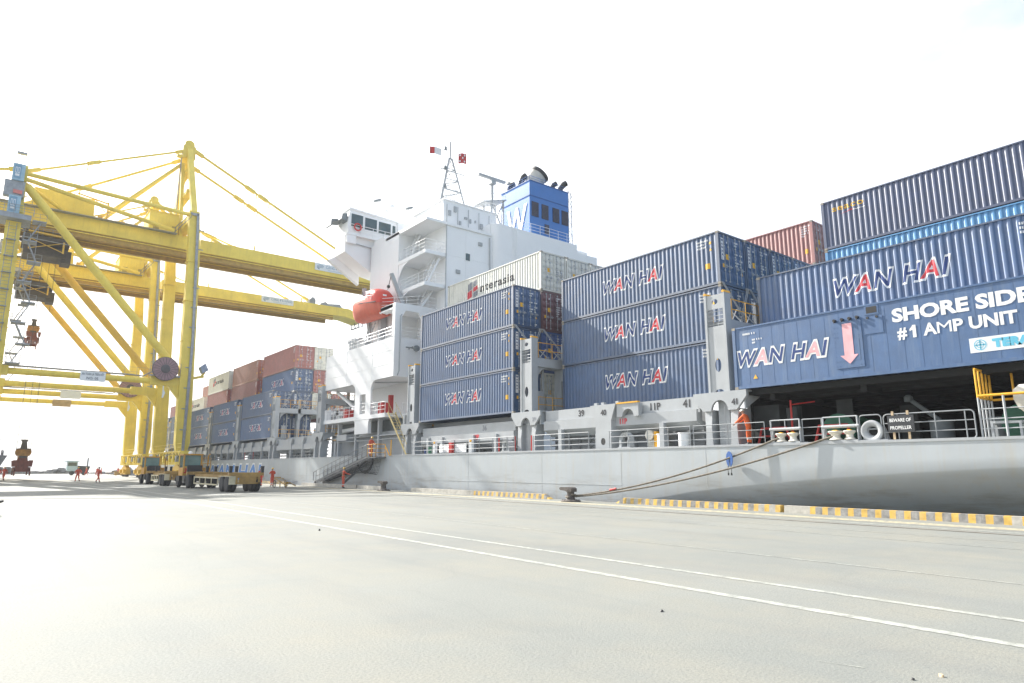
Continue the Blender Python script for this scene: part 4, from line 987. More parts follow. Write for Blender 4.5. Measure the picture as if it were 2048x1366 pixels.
MB().bar((29.4, 53.4, 16.0), (28.0, 53.9, 19.6), .42, .34).build('boat_davit', STEELG, SHIP); dv = MB(); dv.bar((29.4, 60.0, 13.0), (28.0, 59.6, 19.4), .36, .3)
dv.bar((28.6, 58.6, 13.0), (28.3, 58.2, 15.6), .1); dv.bar((28.8, 60.8, 13.0), (28.2, 58.6, 15.5), .1); dv.bar((28.4, 59.8, 13.0), (28.4, 57.6, 15.6), .1)
dv.box(28.25, 28.85, 56.2, 56.8, 13, 16.4); dv.bar((27.2, 61.2, 13.0), (28.6, 57.8, 13.6), .12)
dv.build('boat_davit', STEELG, SHIP)
b = MB()
for y in (53.9, 59.7): b.tube([(28.0, y, 19.5), (27.7, y, 18.0)], .03, 6); b.lathe([(.0, -.14), (.14, -.1), (.14, .1), (0, .14)], (27.75, y, 18.3), 'X', 12)
b.build('fall_wire', BLACKM, SHIP)

# ------------------------------------------------------------------ gangway with its net
GW = thing('gangway', 'grey aluminium gangway sloping from the ship deck down to the quay kerb', 'gangway', (25.9, 58, .3))
GA, GB = Vector((25.88, 63.1, .42)), Vector((25.88, 52.3, 2.62))
ALU = mat('aluminium_grey', (.20, .205, .21), rough=.5, metal=.4, var=.15)
b = MB()
for s in (-.38, .38): o = Vector((s, 0, 0)); b.bar(GA + o, GB + o, .07, .20); b.bar(GA + o - Vector((0, 0, .22)), GB + o - Vector((0, 0, .22)), .05, .06)
for k in range(34): c = GA.lerp(GB, (k + .5) / 34); b.bar(c - Vector((.38, 0, 0)), c + Vector((.38, 0, 0)), .16, .03)
for k in range(12): c = GA.lerp(GB, k / 12); d = GA.lerp(GB, (k + 1) / 12); b.bar(c - Vector((.38, 0, .22)), d + Vector((-.38, 0, 0)), .03)
b.build('walkway', ALU, GW)
b = MB()
for s in (-.40, .40):
    for h in (.5, 1.05): o = Vector((s, 0, h)); b.tube([GA + o, GB + o], .022, 6)
    for k in range(13): c = GA.lerp(GB, k / 12) + Vector((s, 0, 0)); b.tube([c, c + Vector((0, 0, 1.05))], .020, 6)
b.build('handrail', ALU, GW)
b = MB(); b.box(25.45, 26.4, 50.6, 52.4, 2.54, 2.62); b.build('platform', ALU, GW)
b = MB(); b.rail([(25.5, 52.3, 2.62), (25.5, 50.7, 2.62), (26.35, 50.7, 2.62)], 1.05, .03, 2, .8); b.tube([(26.3, 49.6, DZ), (26.3, 49.6, 4.0)], .05, 8); b.bar((26.3, 49.8, DZ), (26.3, 50.6, 3.5), .06); b.build('platform_rail', YELL, GW)
b = MB(); b.cyl((25.4, 63.2, .32), (25.52, 63.2, .32), .14, 12).cyl((26.24, 63.2, .32), (26.36, 63.2, .32), .14, 12); b.tube([(25.5, 63.15, .5), (25.5, 63.8, .5), (25.5, 63.8, 1.3), (25.5, 63.15, 1.45)], .025, 6); b.build('foot_roller', BLACKM, GW)
# sagging safety net under the gangway, knotted mesh of cords
def net():
    b = MB(); nu, nv = 34, 12
    P = [[None] * (nv + 1) for _ in range(nu + 1)]
    for i in range(nu + 1):
        t = i / nu; c = GA.lerp(GB, .18 + .92 * t)
        for j in range(nv + 1):
            u = j / nv; sag = (1.5 * t ** 2.2 + .25) * (1 - (2 * u - 1) ** 2) * .9
            P[i][j] = Vector((25.45 + .85 * u, c.y + .25 * math.sin(5 * u + 9 * t) * .3, max(.25, c.z - .12 - sag)))
    for i in range(nu + 1):
        for j in range(nv + 1):
            if i < nu: b.tube([P[i][j], P[i + 1][j]], .012, 3, caps=False)
            if j < nv: b.tube([P[i][j], P[i][j + 1]], .012, 3, caps=False)
    # bundled end hanging in a loop
    for q in range(9):
        o = random.uniform(-.12, .12); lp = []
        for k in range(15): a = math.pi * k / 14; lp.append((25.75 + o, 53.2 - 1.5 * math.cos(a) + o, 2.5 - (1.15 + o) * math.sin(a)))
        b.tube(lp, .028, 5)
    for q in range(5): b.tube([(25.7, 52.6 + .1 * q, 2.3), (25.6, 54.5 + .12 * q, 1.3), (25.4, 56.4 + .1 * q, .35)], .025, 5)
    return b
net().build('safety_net', NETM, GW, smooth=0)
# ================================================================== shipping containers
CW, CH = 2.438, 2.896
PITCH = .29
PROF = [(0, 0), (.255, 0), (.305, .07), (.355, .25), (.465, .80), (.515, .95), (.56, 1), (.73, 1), (.775, .93), (.885, .22), (.94, .05), (1.0, 0)]
def corr_depth(y, L):
    """depth of the corrugated side at y (0 at the outer flats); pressed ribs with rounded shoulders"""
    if y < .16 or y > L - .16: return .0
    t = ((y - .16) / PITCH) % 1.0
    for (a, da), (b, db) in zip(PROF, PROF[1:]):
        if a <= t <= b: return da + (db - da) * (t - a) / (b - a)
    return 0.0
def corr_breaks(L):
    out = [.16]; y = .16
    while y < L - .16:
        for t, _ in PROF[1:]:
            v = y + t * PITCH
            if v < L - .16: out.append(v)
        y += PITCH
    out.append(L - .16); return out
INS = .035                                  # outer flats sit this far inside the frame face
DEEP = .046
def body_mesh(L, H, flat=False):
    b = MB(); br = corr_breaks(L)
    if flat:
        br = [.16, L - .16]
    for side in (0, 1):
        V = []
        for y in [.10] + br + [L - .10]:
            d = INS + (0 if flat else corr_depth(y, L) * DEEP); x = d if side == 0 else CW - d
            V += [(x, y, .14), (x, y, H - .07)]
        b.add(V, [((2 * k, 2 * k + 1, 2 * k + 3, 2 * k + 2) if side == 0 else (2 * k, 2 * k + 2, 2 * k + 3, 2 * k + 1)) for k in range(len(V) // 2 - 1)])
    b.quad((.05, .08, H - .03), (CW - .05, .08, H - .03), (CW - .05, L - .08, H - .03), (.05, L - .08, H - .03))
    b.quad((.06, L - .04, .1), (.06, L - .04, H - .06), (CW - .06, L - .04, H - .06), (CW - .06, L - .04, .1))
    b.quad((.06, .10, .16), (CW - .06, .10, .16), (CW - .06, .10, H - .1), (.06, .10, H - .1))
    b.quad((.08, .08, .15), (.08, L - .08, .15), (CW - .08, L - .08, .15), (CW - .08, .08, .15))
    if flat:
        y = .62
        while y < L - .3: b.box(INS - .004, INS + .01, y - .012, y + .012, .16, H - .10); y += .60
    return b
def frame_mesh(L, H):
    b = MB()
    for x0, x1 in ((0, .07), (CW - .07, CW)):
        b.box(x0, x1, .16, L - .16, 0.015, .14); b.box(x0 + .005, x1 - .005, .16, L - .16, H - .075, H - .01)
        for y0, y1 in ((.0, .16), (L - .16, L)): b.box(x0 - (0 if x0 == 0 else .05), x1 + (.05 if x0 == 0 else 0), y0 + .004, y1 - .004, .11, H - .11)
    for y0, y1 in ((.004, .10), (L - .10, L - .004)): b.box(.16, CW - .16, y0, y1, .01, .13); b.box(.16, CW - .16, y0, y1, H - .12, H - .01)
    for k in range(int(L / .6)): b.box(.08, CW - .08, .45 + k * .6, .52 + k * .6, .03, .15)
    return b
def casting_mesh(L, H):
    b = MB()
    for x0 in (-.005, CW - .173):
        for y0 in (-.006, L - .172):
            for z0 in (0, H - .118): b.box(x0, x0 + .178, y0, y0 + .178, z0, z0 + .118)
    return b
def door_mesh(side, H):
    b = MB(); x0, x1 = (.13, CW / 2 - .012) if side == 0 else (CW / 2 + .012, CW - .13)
    b.box(x0, x1, .035, .075, .15, H - .14)
    for k in range(5): z = .32 + k * (H - .55) / 5; b.prism([(.035, z), (.012, z + .05), (.012, z + .30), (.035, z + .36)], 'X', x0 + .06, x1 - .06)
    return b
def bar_mesh(x, H):
    b = MB(); b.tube([(x, -.012, .17), (x, -.012, H - .15)], .017, 6)
    for z in (.22, .8, H * .55, H - .75, H - .2): b.box(x - .05, x + .05, -.022, .02, z - .035, z + .035)
    b.box(x - .02, x + .30, -.035, -.015, 1.02, 1.06); b.box(x + .1, x + .16, -.03, .01, .95, 1.13)
    return b
MESH = {}
def cached(key, fn):
    if key not in MESH: MESH[key] = fn()
    return MESH[key]
def mesh_of(mb, name, mats, smooth=30):
    o = mb.build(name, mats, None, world=False, smooth=smooth, loc=(0, 0, 0)); me = o.data; bpy.data.objects.remove(o); return me

def drape(mb, L, flat=False):
    """lay flat side lettering (y,z on x=0) onto the corrugations of the shore side"""
    if flat: return mb
    bm = bmesh.new(); vs = [bm.verts.new(p) for p in mb.v]
    for f, mi in zip(mb.f, mb.mi):
        try: nf = bm.faces.new([vs[i] for i in f]); nf.material_index = mi
        except ValueError: pass
    ylo = min(p.y for p in mb.v); yhi = max(p.y for p in mb.v)
    for y in corr_breaks(L):
        if ylo < y < yhi: bmesh.ops.bisect_plane(bm, geom=bm.verts[:] + bm.edges[:] + bm.faces[:], plane_co=(0, y, 0), plane_no=(0, 1, 0), dist=1e-5)
    out = MB()
    bm.verts.index_update()
    out.v = [Vector((INS + corr_depth(v.co.y, L) * DEEP + v.co.x, v.co.y, v.co.z)) for v in bm.verts]
    for f in bm.faces: out.f.append([v.index for v in f.verts]); out.mi.append(f.material_index)
    bm.free(); return out

def side_name(L=12.192, y0=8.42, z0=1.18, h=.74, w=4.66, slots=(0, 1, 2)):
    """outlined italic company name: white surround, blue letters with two red ones. material slots white, blue, red"""
    b = MB()
    put_text(b, 'WAN HAI', (-.010, y0 + .05, z0 - .04), (0, -1, 0), (0, 0, 1), h + .07, .068, .26, [0] * 7, 1.14, fit=w + .14)
    put_text(b, 'WAN HAI', (-.016, y0 - .005, z0 + .005), (0, -1, 0), (0, 0, 1), h - .02, .018, .26, [1, 2, 1, 1, 1, 2, 1], 1.14, fit=w)
    return b
def marks(b, rows, y, z, seed, mi=0, s=1):
    """small illegible stencil rows near the corner of a side"""
    r = random.Random(seed)
    for k in range(rows):
        yy = y; n = r.randint(3, 9) if k else 10
        for i in range(n):
            w_ = .045 * s
            o = len(b.v)
            if r.random() < .85: b.v += [Vector((-.012, yy, z - k * .17 * s)), Vector((-.012, yy - w_, z - k * .17 * s)), Vector((-.012, yy - w_, z - k * .17 * s + .10 * s)), Vector((-.012, yy, z - k * .17 * s + .10 * s))]; b.f.append([o, o + 3, o + 2, o + 1]); b.mi.append(mi)
            yy -= w_ * 1.55
    return b
def sticker(b, y, z, w, h, mi):
    o = len(b.v); b.v += [Vector((-.014, y, z)), Vector((-.014, y - w, z)), Vector((-.014, y - w, z + h)), Vector((-.014, y, z + h))]; b.f.append([o, o + 3, o + 2, o + 1]); b.mi.append(mi)
def tri_st(b, y, z, w, mi):
    o = len(b.v); b.v += [Vector((-.014, y, z)), Vector((-.014, y - w, z)), Vector((-.014, y - w / 2, z + w * .9))]; b.f.append([o, o + 2, o + 1]); b.mi.append(mi)
def door_marks(seed, style):
    """(white marks, stickers) on the door end, on the plane y=.010"""
    r = random.Random(seed); wb, sb = MB(), MB()
    def rect(b, x0, x1, z0, z1): b.quad((x0, .009, z0), (x1, .009, z0), (x1, .009, z1), (x0, .009, z1))
    if style == 'navy':
        rect(wb, .22, .44, 1.35, 2.55)
    if style in ('navy', 'blue', 'maroon', 'red', 'cream'):
        for k in range(9):
            for i in range(r.randint(1, 2)):
                x = 1.45 + i * .42; z = 2.45 - k * .16
                if k in (2, 3): continue
                for q in range(r.randint(2, 6)): rect(wb, x + q * .055, x + q * .055 + .038, z, z + .09)
        rect(wb, .72, .80, 2.32, 2.42); rect(wb, 1.9, 2.1, .3, .36)
        rect(sb, .62, .92, 1.42, 1.72)
        if r.random() < .6: sb.add([(1.95, .009, .75), (2.12, .009, .75), (2.035, .009, .92)], [(0, 1, 2)])
        if r.random() < .5: rect(sb, .3, .45, .95, 1.15)
    return wb, sb
STD = 12.192
NAME_V = None
def container(color, L=STD, H=CH, flat=False, doors=True, side=None, style='navy', seed=0, rodm=None, skip_door=False):
    """prototype: Empty at the lower shore-side corner of its near end"""
    t = thing('shipping_container', 'container', 'container')
    key = (round(L, 2), round(H, 2), flat)
    link('body', cached(('b', key, color.name), lambda: mesh_of(body_mesh(L, H, flat), 'body', color)), t)
    link('frame', cached(('f', key, color.name), lambda: mesh_of(frame_mesh(L, H), 'frame', NAVYF if color is NAVY else color)), t)
    link('corner_casting', cached(('c', key), lambda: mesh_of(casting_mesh(L, H), 'corner_casting', CASTING)), t)
    if doors:
        for s in (0, 1):
            d = link('door', cached(('d', s, key, color.name), lambda: mesh_of(door_mesh(s, H), 'door', color)), t)
            for x in ((.48, .86) if s == 0 else (1.52, 1.94)): link('locking_bar', cached(('r', x, key), lambda: mesh_of(bar_mesh(x, H), 'locking_bar', rodm or RODM)), d)
        wb, sb = door_marks(seed, style)
        if wb.v: link('door_lettering', mesh_of(wb, 'door_lettering', GREYL if style == 'cream' else WHITE), t)
        if sb.v: link('sticker', mesh_of(sb, 'sticker', STICK), t)
        if style == 'navy':
            nb = MB()
            for k, ch in enumerate('WANHAI'): put_text(nb, ch, (.33, .006, 2.36 - k * .19 - (.03 if k > 2 else 0)), (1, 0, 0), (0, 0, 1), .135, .01, 0, None, 1, 'CENTER', mi=0)
            link('door_name', cached('dn', lambda: mesh_of(nb, 'door_name', BLUEL, 0)), t)
    if side == 'name':
        link('side_lettering', cached(('sn', key), lambda: mesh_of(drape(side_name(L), L), 'side_lettering', [WHITE, BLUEL, REDL], 0)), t)
        def sm():
            b = MB(); marks(b, 3, 1.35, H - .42, 3); return mesh_of(drape(b, L), 'stencil_lettering', [WHITE], 0)
        link('stencil_lettering', cached(('sm', key), sm), t)
        for k, (fn, args) in enumerate(((sticker, (.62, H - .62, .16, .14, 0)), (tri_st, (.62, H - .98, .18, 0)), (sticker, (.92, .95, .30, .30, 0)))):
            def st_():
                b = MB(); fn(b, *args); return mesh_of(drape(b, L), 'sticker', [STICK], 0)
            link('sticker', cached(('st', k, key), st_), t)
    if side == 'marks':
        def sm2():
            b = MB(); marks(b, 5, .75, H - .35, 8, 0, .9); return mesh_of(drape(b, L), 'stencil_lettering', [WHITE], 0)
        link('stencil_lettering', cached(('sm2', key), sm2), t)
        def sm3():
            b = MB(); sticker(b, .62, .8, .22, .3, 0); return mesh_of(drape(b, L), 'sticker', [STICK], 0)
        link('sticker', cached(('sm3', key), sm3), t)
    if side == 'logo':
        def sl():
            b = MB(); put_text(b, 'nterasia', (-.012, 7.45, 1.42), (0, -1, 0), (0, 0, 1), .68, .022, 0, [0] * 8, 1.12, fit=4.35)
            return mesh_of(drape(b, L), 'side_lettering', [BLACKL], 0)
        def se():
            b2 = MB(); y0, z0, q = 9.25, 1.12, 1.32
            for i, (ya, yb, za, zb, mi) in enumerate(((0, .5, 0, .45, 1), (.06, .5, .5, .95, 0), (.58, 1.05, 0, .30, 0), (.58, 1.05, .36, .62, 1), (.58, .98, .68, 1.0, 0))):
                o = len(b2.v); P4 = [(y0 - ya * q, z0 + za * q), (y0 - yb * q, z0 + za * q + .14), (y0 - yb * q, z0 + zb * q + .14), (y0 - ya * q, z0 + zb * q)]
                b2.v += [Vector((-.013, p[0], p[1])) for p in P4]; b2.f.append([o, o + 3, o + 2, o + 1]); b2.mi.append(mi)
            return mesh_of(drape(b2, L), 'emblem', [GREYL, REDL], 0)
        link('side_lettering', cached(('sl', key), sl), t); link('emblem', cached(('se', key), se), t)
    return t
CN_ALL = []
def place(proto, x, y, z, label, group, fresh=[]):
    first = proto.name not in fresh
    if first:
        fresh.append(proto.name); proto.location = (x, y, z); WORG[proto.name] = Vector((x, y, z)); o = proto; o['label'] = label; o['group'] = group
    else: o = copy_tree(proto, (x, y, z), None, label, group)
    CN_ALL.append(o); return o
Z0, ZP = 5.28, CH + .035
G1, G2, G3, GF = 'containers of the stack next to the superstructure', 'containers of the middle stack', 'containers of the aft stack', 'containers of the forward stacks'
def tz(k): return Z0 + ZP * (k - 1)
navy = container(NAVY, side='name', seed=1)
navyd = container(NAVY, side=None, seed=5)
maroon = container(MAROON, style='maroon', seed=9)
blue = container(BLUE, style='blue', seed=12)
cream = container(CREAM, style='cream', side='logo', seed=15)
creamd = container(CREAM, style='cream', seed=18)
redbr = container(REDBR, style='red', side='marks', seed=21)
orange = container(ORANGE, style='red', side='marks', seed=25)
# --- stack next to the superstructure
Y1 = 34.2; X1 = 27.0
lvl = {1: 'lowest', 2: 'middle', 3: 'topmost'}
for k in (1, 2, 3): place(navy, X1, Y1, tz(k), f'{lvl[k]} navy lettered container on the shore side of the stack beside the white superstructure', G1)
place(creamd, X1 + 2.5, Y1, tz(1), 'pale container seen through the lashing frame marked 39', G1)
place(blue, X1 + 2.5, Y1, tz(2), 'bright blue container door under the maroon one, behind crossed lashing rods', G1)
place(maroon, X1 + 2.5, Y1, tz(3), 'dark maroon container door under the cream ones', G1)
place(cream, X1 + 2.5, Y1, tz(4), 'cream container with grey lettering and red-grey emblem on top of the navy stack', G1)
place(creamd, X1 + 5.0, Y1, tz(4), 'second cream container door from the cream side wall with the emblem', G1)
place(creamd, X1 + 7.5, Y1, tz(4), 'cream container door half hidden behind the middle navy stack', G1)
place(navyd, X1 + 5.0, Y1, tz(3), 'navy container under the second cream one, beside the maroon door', G1)
place(navyd, X1 + 7.5, Y1, tz(3), 'navy container under the half hidden cream one', G1)
# --- middle stack
Y2 = 19.35; X2 = 29.0
for k in (1, 2, 3): place(navy, X2, Y2, tz(k), f'{lvl[k]} navy lettered container of the three crossed by the slanting shadow', G2)
for j, w in ((1, 'second'), (2, 'third'), (3, 'fourth')): place(navyd, X2 + 2.5 * j, Y2, tz(3), f'{w} navy container door from the corner of the middle stack, top tier', G2)
place(navyd, X2 + 2.5, Y2, tz(2), 'navy container door behind the red lashing gear and yellow rail', G2)
place(navyd, X2 + 5.0, Y2, tz(2), 'navy container door just showing at the edge of the aft stack', G2)
place(redbr, X2 + 10.2, Y2, tz(4) + .1, 'red brown container standing above the navy doors of the middle stack', G2)
place(navyd, X2 + 10.2, Y2, tz(3), 'navy container carrying the red brown one of the middle stack', G2)
# --- aft stack
Y3 = 5.4
place(navy, 29.46, Y3, tz(2), 'navy lettered container lying above the flat-sided shore power unit', G3)
tq = container(TURQ, doors=True, style='none', seed=30); place(tq, 36.85, Y3, tz(3), 'turquoise container squeezed under the topmost dark navy one', G3)
sea = container(NAVYD, style='blue', seed=31)
def seaco():
    b = MB(); put_text(b, 'seaco', (-.012, STD - .62, CH - .72), (0, -1, 0), (0, 0, 1), .36, .006, 0, [0] * 5, 1.1, fit=1.75)
    return mesh_of(drape(b, STD), 'side_lettering', [STICK], 0)
def seaco_line():
    b = MB(); o = len(b.v); b.v += [Vector((-.013, STD - .95, CH - .98)), Vector((-.013, STD - 1.75, CH - .90)), Vector((-.013, STD - 1.75, CH - .80)), Vector((-.013, STD - 1.5, CH - .90))]; b.f.append([o, o + 3, o + 2, o + 1]); b.mi.append(1)
    for k in range(6): sticker(b, STD - 1.8 - k * .11, CH - .94, .08, .05, 2)
    return mesh_of(drape(b, STD), 'slogan_line', [STICK, REDL, WHITE], 0)
link('side_lettering', seaco(), sea); link('slogan_line', seaco_line(), sea)
place(sea, 36.85, Y3, tz(4), 'topmost dark navy container with small yellow lettering in its corner', G3)
# --- shore power unit: smooth-sided box with panels
su = container(NAVY2, flat=True, side=None, style='blue', seed=40)
def T(txt, y, z, h, w_, bold=.02, dx=0):
    b = MB(); put_text(b, txt, (INS - .012 - dx, y - Y3, z - Z0), (0, -1, 0), (0, 0, 1), h, bold, 0, None, fit=w_, mi=0); return b
def joinb(*bs):
    o = MB()
    for b in bs: n = len(o.v); o.v += b.v; o.f += [[i + n for i in f] for f in b.f]; o.mi += b.mi
    return o
one = T('1', 9.88, 6.60, .44, .12, .03); n1 = len(one.v)
one.v += [Vector((INS - .0135, y - Y3, z - Z0)) for y, z in ((9.86, 7.04), (9.78, 7.04), (9.80, 6.90), (9.98, 6.83), (9.98, 6.90))]; one.f.append([n1 + 4, n1 + 3, n1 + 2, n1 + 1, n1]); one.mi.append(0)
for nm_, bb_ in (('title_lettering', T('SHORE SIDE', 10.55, 7.28, .50, 4.42, .03)), ('unit_lettering', joinb(T('#', 10.42, 6.60, .44, .34), one, T('A', 9.52, 6.60, .44, .46), T('M', 9.05, 6.60, .44, .47, .0, .002), T('P', 8.53, 6.60, .44, .32, .02, .001), T('UNIT', 8.03, 6.60, .44, 1.44, .022)))):
    link(nm_, mesh_of(bb_, nm_, WHITE, 0), su)
b2 = side_name(STD, 17.36 - Y3, 6.36 - Z0, .66, 4.22)
for p in b2.v: p.x += INS
link('side_lettering', mesh_of(b2, 'side_lettering', [WHITE, BLUEL, PINKL], 0), su)
ar = MB(); yc = 12.28 - Y3; ar.v += [Vector((INS - .042, y, z - Z0)) for y, z in ((yc + .19, 7.52), (yc - .19, 7.52), (yc - .19, 6.22), (yc - .36, 6.22), (yc, 5.86), (yc + .36, 6.22), (yc + .19, 6.22))]; ar.f.append([6, 5, 4, 3, 2, 1, 0]); ar.mi.append(0)
link('arrow_sign', mesh_of(ar, 'arrow_sign', PINKL, 0), su)
tb = MB(); tb.quad(*[(INS - .010, y - Y3, z - Z0) for y, z in ((8.1, 5.72), (8.1, 6.24), (5.45, 6.24), (5.45, 5.72))]); PNL = link('name_board', mesh_of(tb, 'name_board', SIGNB), su)
tb = MB(); put_text(tb, 'TERASAKI', (INS - .016, 7.42 - Y3, 5.86 - Z0), (0, -1, 0), (0, 0, 1), .27, .03, 0, mi=0, fit=1.95)
for r0, r1 in ((.19, .165), (.115, .095)):
    V = []; o = len(tb.v)
    for k in range(28): a = 2 * math.pi * k / 28; V += [Vector((INS - .016, 7.78 - Y3 + r * math.cos(a), 5.98 - Z0 + r * math.sin(a))) for r in (r0, r1)]
    tb.v += V; tb.f += [[o + 2 * k, o + 2 * k + 1, o + (2 * k + 3) % 56, o + (2 * k + 2) % 56] for k in range(28)]; tb.mi += [0] * 28
for ya, yb, za, zb in ((-.16, .16, -.02, .02), (-.02, .02, -.16, .16)):
    o = len(tb.v); tb.v += [Vector((INS - .016, 7.78 - Y3 + y, 5.98 - Z0 + z)) for y, z in ((ya, za), (yb, za), (yb, zb), (ya, zb))]; tb.f.append([o, o + 1, o + 2, o + 3]); tb.mi.append(0)
link('board_lettering', mesh_of(tb, 'board_lettering', CYANL, 0), PNL)
b = MB(); b.box(INS - .028, INS + .01, 11.72 - Y3, 12.84 - Y3, 5.70 - Z0, 7.62 - Z0)
b.box(INS - .034, INS - .02, 11.85 - Y3, 12.72 - Y3, 5.98 - Z0, 6.85 - Z0)
for y in (11.74, 12.82, 11.87, 12.70):
    for k in range(9): zz = 5.8 + k * .2; b.cbox((INS - .03, y - Y3, zz - Z0), .012, .03, .03)
link('hatch_panel', mesh_of(b, 'hatch_panel', NAVY2), su)
b = MB(); b.box(INS - .02, INS + .01, 11.02 - Y3, 11.55 - Y3, 7.72 - Z0, 8.10 - Z0); b.box(INS - .02, INS, 10.9 - Y3, 11.62 - Y3, 6.95 - Z0, 7.62 - Z0); link('service_hatch', mesh_of(b, 'service_hatch', NAVY2), su)
b = MB(); b.box(INS - .024, INS - .019, 11.08 - Y3, 11.48 - Y3, 7.78 - Z0, 8.04 - Z0); link('vent', mesh_of(b, 'vent', BLACKM), su)
for y in (12.75, 12.44, 12.14, 11.84):
    b = MB(); b.cyl((INS - .12, y - Y3, 7.70 - Z0), (INS, y - Y3, 7.70 - Z0), .06, 10); b.tube([(INS - .1, y - Y3, 7.70 - Z0), (INS - .1, y - Y3, 7.60 - Z0)], .035, 6); link('clamp', mesh_of(b, 'clamp', BLACKM), su)
for y in (11.45, 11.1):
    b = MB(); b.cyl((INS - .06, y - Y3, 7.60 - Z0), (INS, y - Y3, 7.60 - Z0), .05, 8); link('clamp', mesh_of(b, 'clamp', BLACKM), su)
b = MB(); marks(b, 1, STD - .55, CH - .42, 51, 0, .9); marks(b, 2, STD - .95, CH - .72, 52, 0, .8); 
for p in b.v: p.x += INS
link('stencil_lettering', mesh_of(b, 'stencil_lettering', WHITE, 0), su)
b = MB(); tri_st(b, STD - .95, .42, .22, 0)
for p in b.v: p.x += INS
link('sticker', mesh_of(b, 'sticker', STICK, 0), su)
tag(su, 'flat-sided blue shore power unit raised over the open mooring deck', 'container', G3); su.location = (27.0, Y3, Z0)
# --- forward stacks
bays = [80.75, 95.25, 109.65, 124.1, 138.6]
bn = {0: 'the forward stack next to the superstructure', 1: 'the second forward stack', 2: 'the third forward stack', 3: 'the stack half behind the crane leg', 4: 'the stack seen between the crane legs'}
fnavy = container(NAVY, side='name', seed=61)
for i, y in enumerate(bays):
    for k in (1, 2): place(fnavy, 26.62, y, tz(k) - .1, f'{"lower" if k == 1 else "upper"} navy lettered container on the shore face of {bn[i]}', GF)
x2 = 29.08
place(fnavy, x2, bays[0], tz(3) - .1, 'navy lettered container under the red brown one of the first forward stack', GF)
place(redbr, x2, bays[0], tz(4) - .1, 'red brown container topping the first forward stack', GF)
place(orange, x2, bays[1], tz(4) - .1, 'orange brown container topping the second forward stack', GF)
place(redbr, x2, bays[1], tz(3) - .1, 'red brown container below the orange brown one', GF)
place(cream, x2, bays[2], tz(4) - .1, 'cream lettered container topping the third forward stack', GF)
place(redbr, x2, bays[2], tz(3) - .1, 'red brown container below the cream one of the third forward stack', GF)
place(cream, x2, bays[3], tz(3) - .1, 'cream lettered container just beyond the crane leg', GF)
place(redbr, x2, bays[4], tz(3) - .1, 'red brown container on the stack seen between the crane legs', GF)
place(orange, x2 + 2.5, bays[3], tz(4) - .1, 'orange container peeping over the cream one by the crane leg', GF)
place(navyd, x2, bays[0], tz(2) - .1, 'navy container door over the yellow catwalk of the forward lashing frame', GF)
place(navyd, x2, bays[0], tz(1) - .1, 'navy container door under the catwalk of the forward lashing frame', GF)
place(creamd, x2 + 2.5, bays[0], tz(2) - .1, 'cream container door over the forward catwalk, beside the navy ones', GF)
place(redbr, x2 + 2.5, bays[0], tz(3) - .1, 'red brown container door with a pale round label, under the cream one', GF)
place(creamd, x2 + 2.5, bays[0], tz(4) - .1, 'cream container door beside the topmost red brown doors', GF)
place(redbr, x2 + 5.0, bays[0], tz(2) - .1, 'red brown container beyond the yellow rail, left of the white davit', GF)
# lashing rods between the containers and the lashing frames
def rods(yc_end, yb, xs, z_hi, z_lo, label):
    for k, (xa, xb) in enumerate(xs):
        b = MB()
        for o in (-.06, .06): b.tube([(xa + o, yc_end - .05, z_hi), (xb + o, yb, z_lo)], .022, 6)
        m_ = Vector((xa, yc_end - .05, z_hi)).lerp(Vector((xb, yb, z_lo)), .62); b.cbox(m_, .16, .10, .16)
        tag(b.build('lashing_rod', RODM), label, 'lashing rod', 'crossed lashing rods holding the containers')
rods(Y1, 33.35, [(27.1, 28.7), (29.4, 27.9), (29.6, 31.2), (31.9, 30.4), (32.1, 33.7)], tz(3) + .1, 9.0, 'double steel lashing rod slanting up to the container corners behind frame 39')
rods(Y2, 18.9, [(29.1, 30.6), (31.4, 29.9), (31.6, 33.1), (33.9, 32.4)], tz(3) + .1, 9.0, 'double steel lashing rod slanting up to the navy corners behind frame 41')
rods(bays[0], 80.4, [(29.2, 27.7), (29.4, 30.9), (31.5, 30.0)], tz(3), 9.0, 'double steel lashing rod on the forward lashing frame')
# ================================================================== ship-to-shore gantry crane
YA, YB, YM = 105.0, 121.0, 113.0
CR = thing('gantry_crane', 'nearer yellow ship-to-shore gantry crane with board NO: 05 and boom over the ship', 'crane', (10.3, YM, 0), 0, 'yellow quay cranes')
def part(b, name, m, par=None, **k): return b.build(name, m, par or CR, **k)
def knee(b, x, z, s, y, t=.8): return b.prism([(x, z), (x + s * 1.6, z), (x, z - 2.0)], 'Y', y - t / 2, y + t / 2)
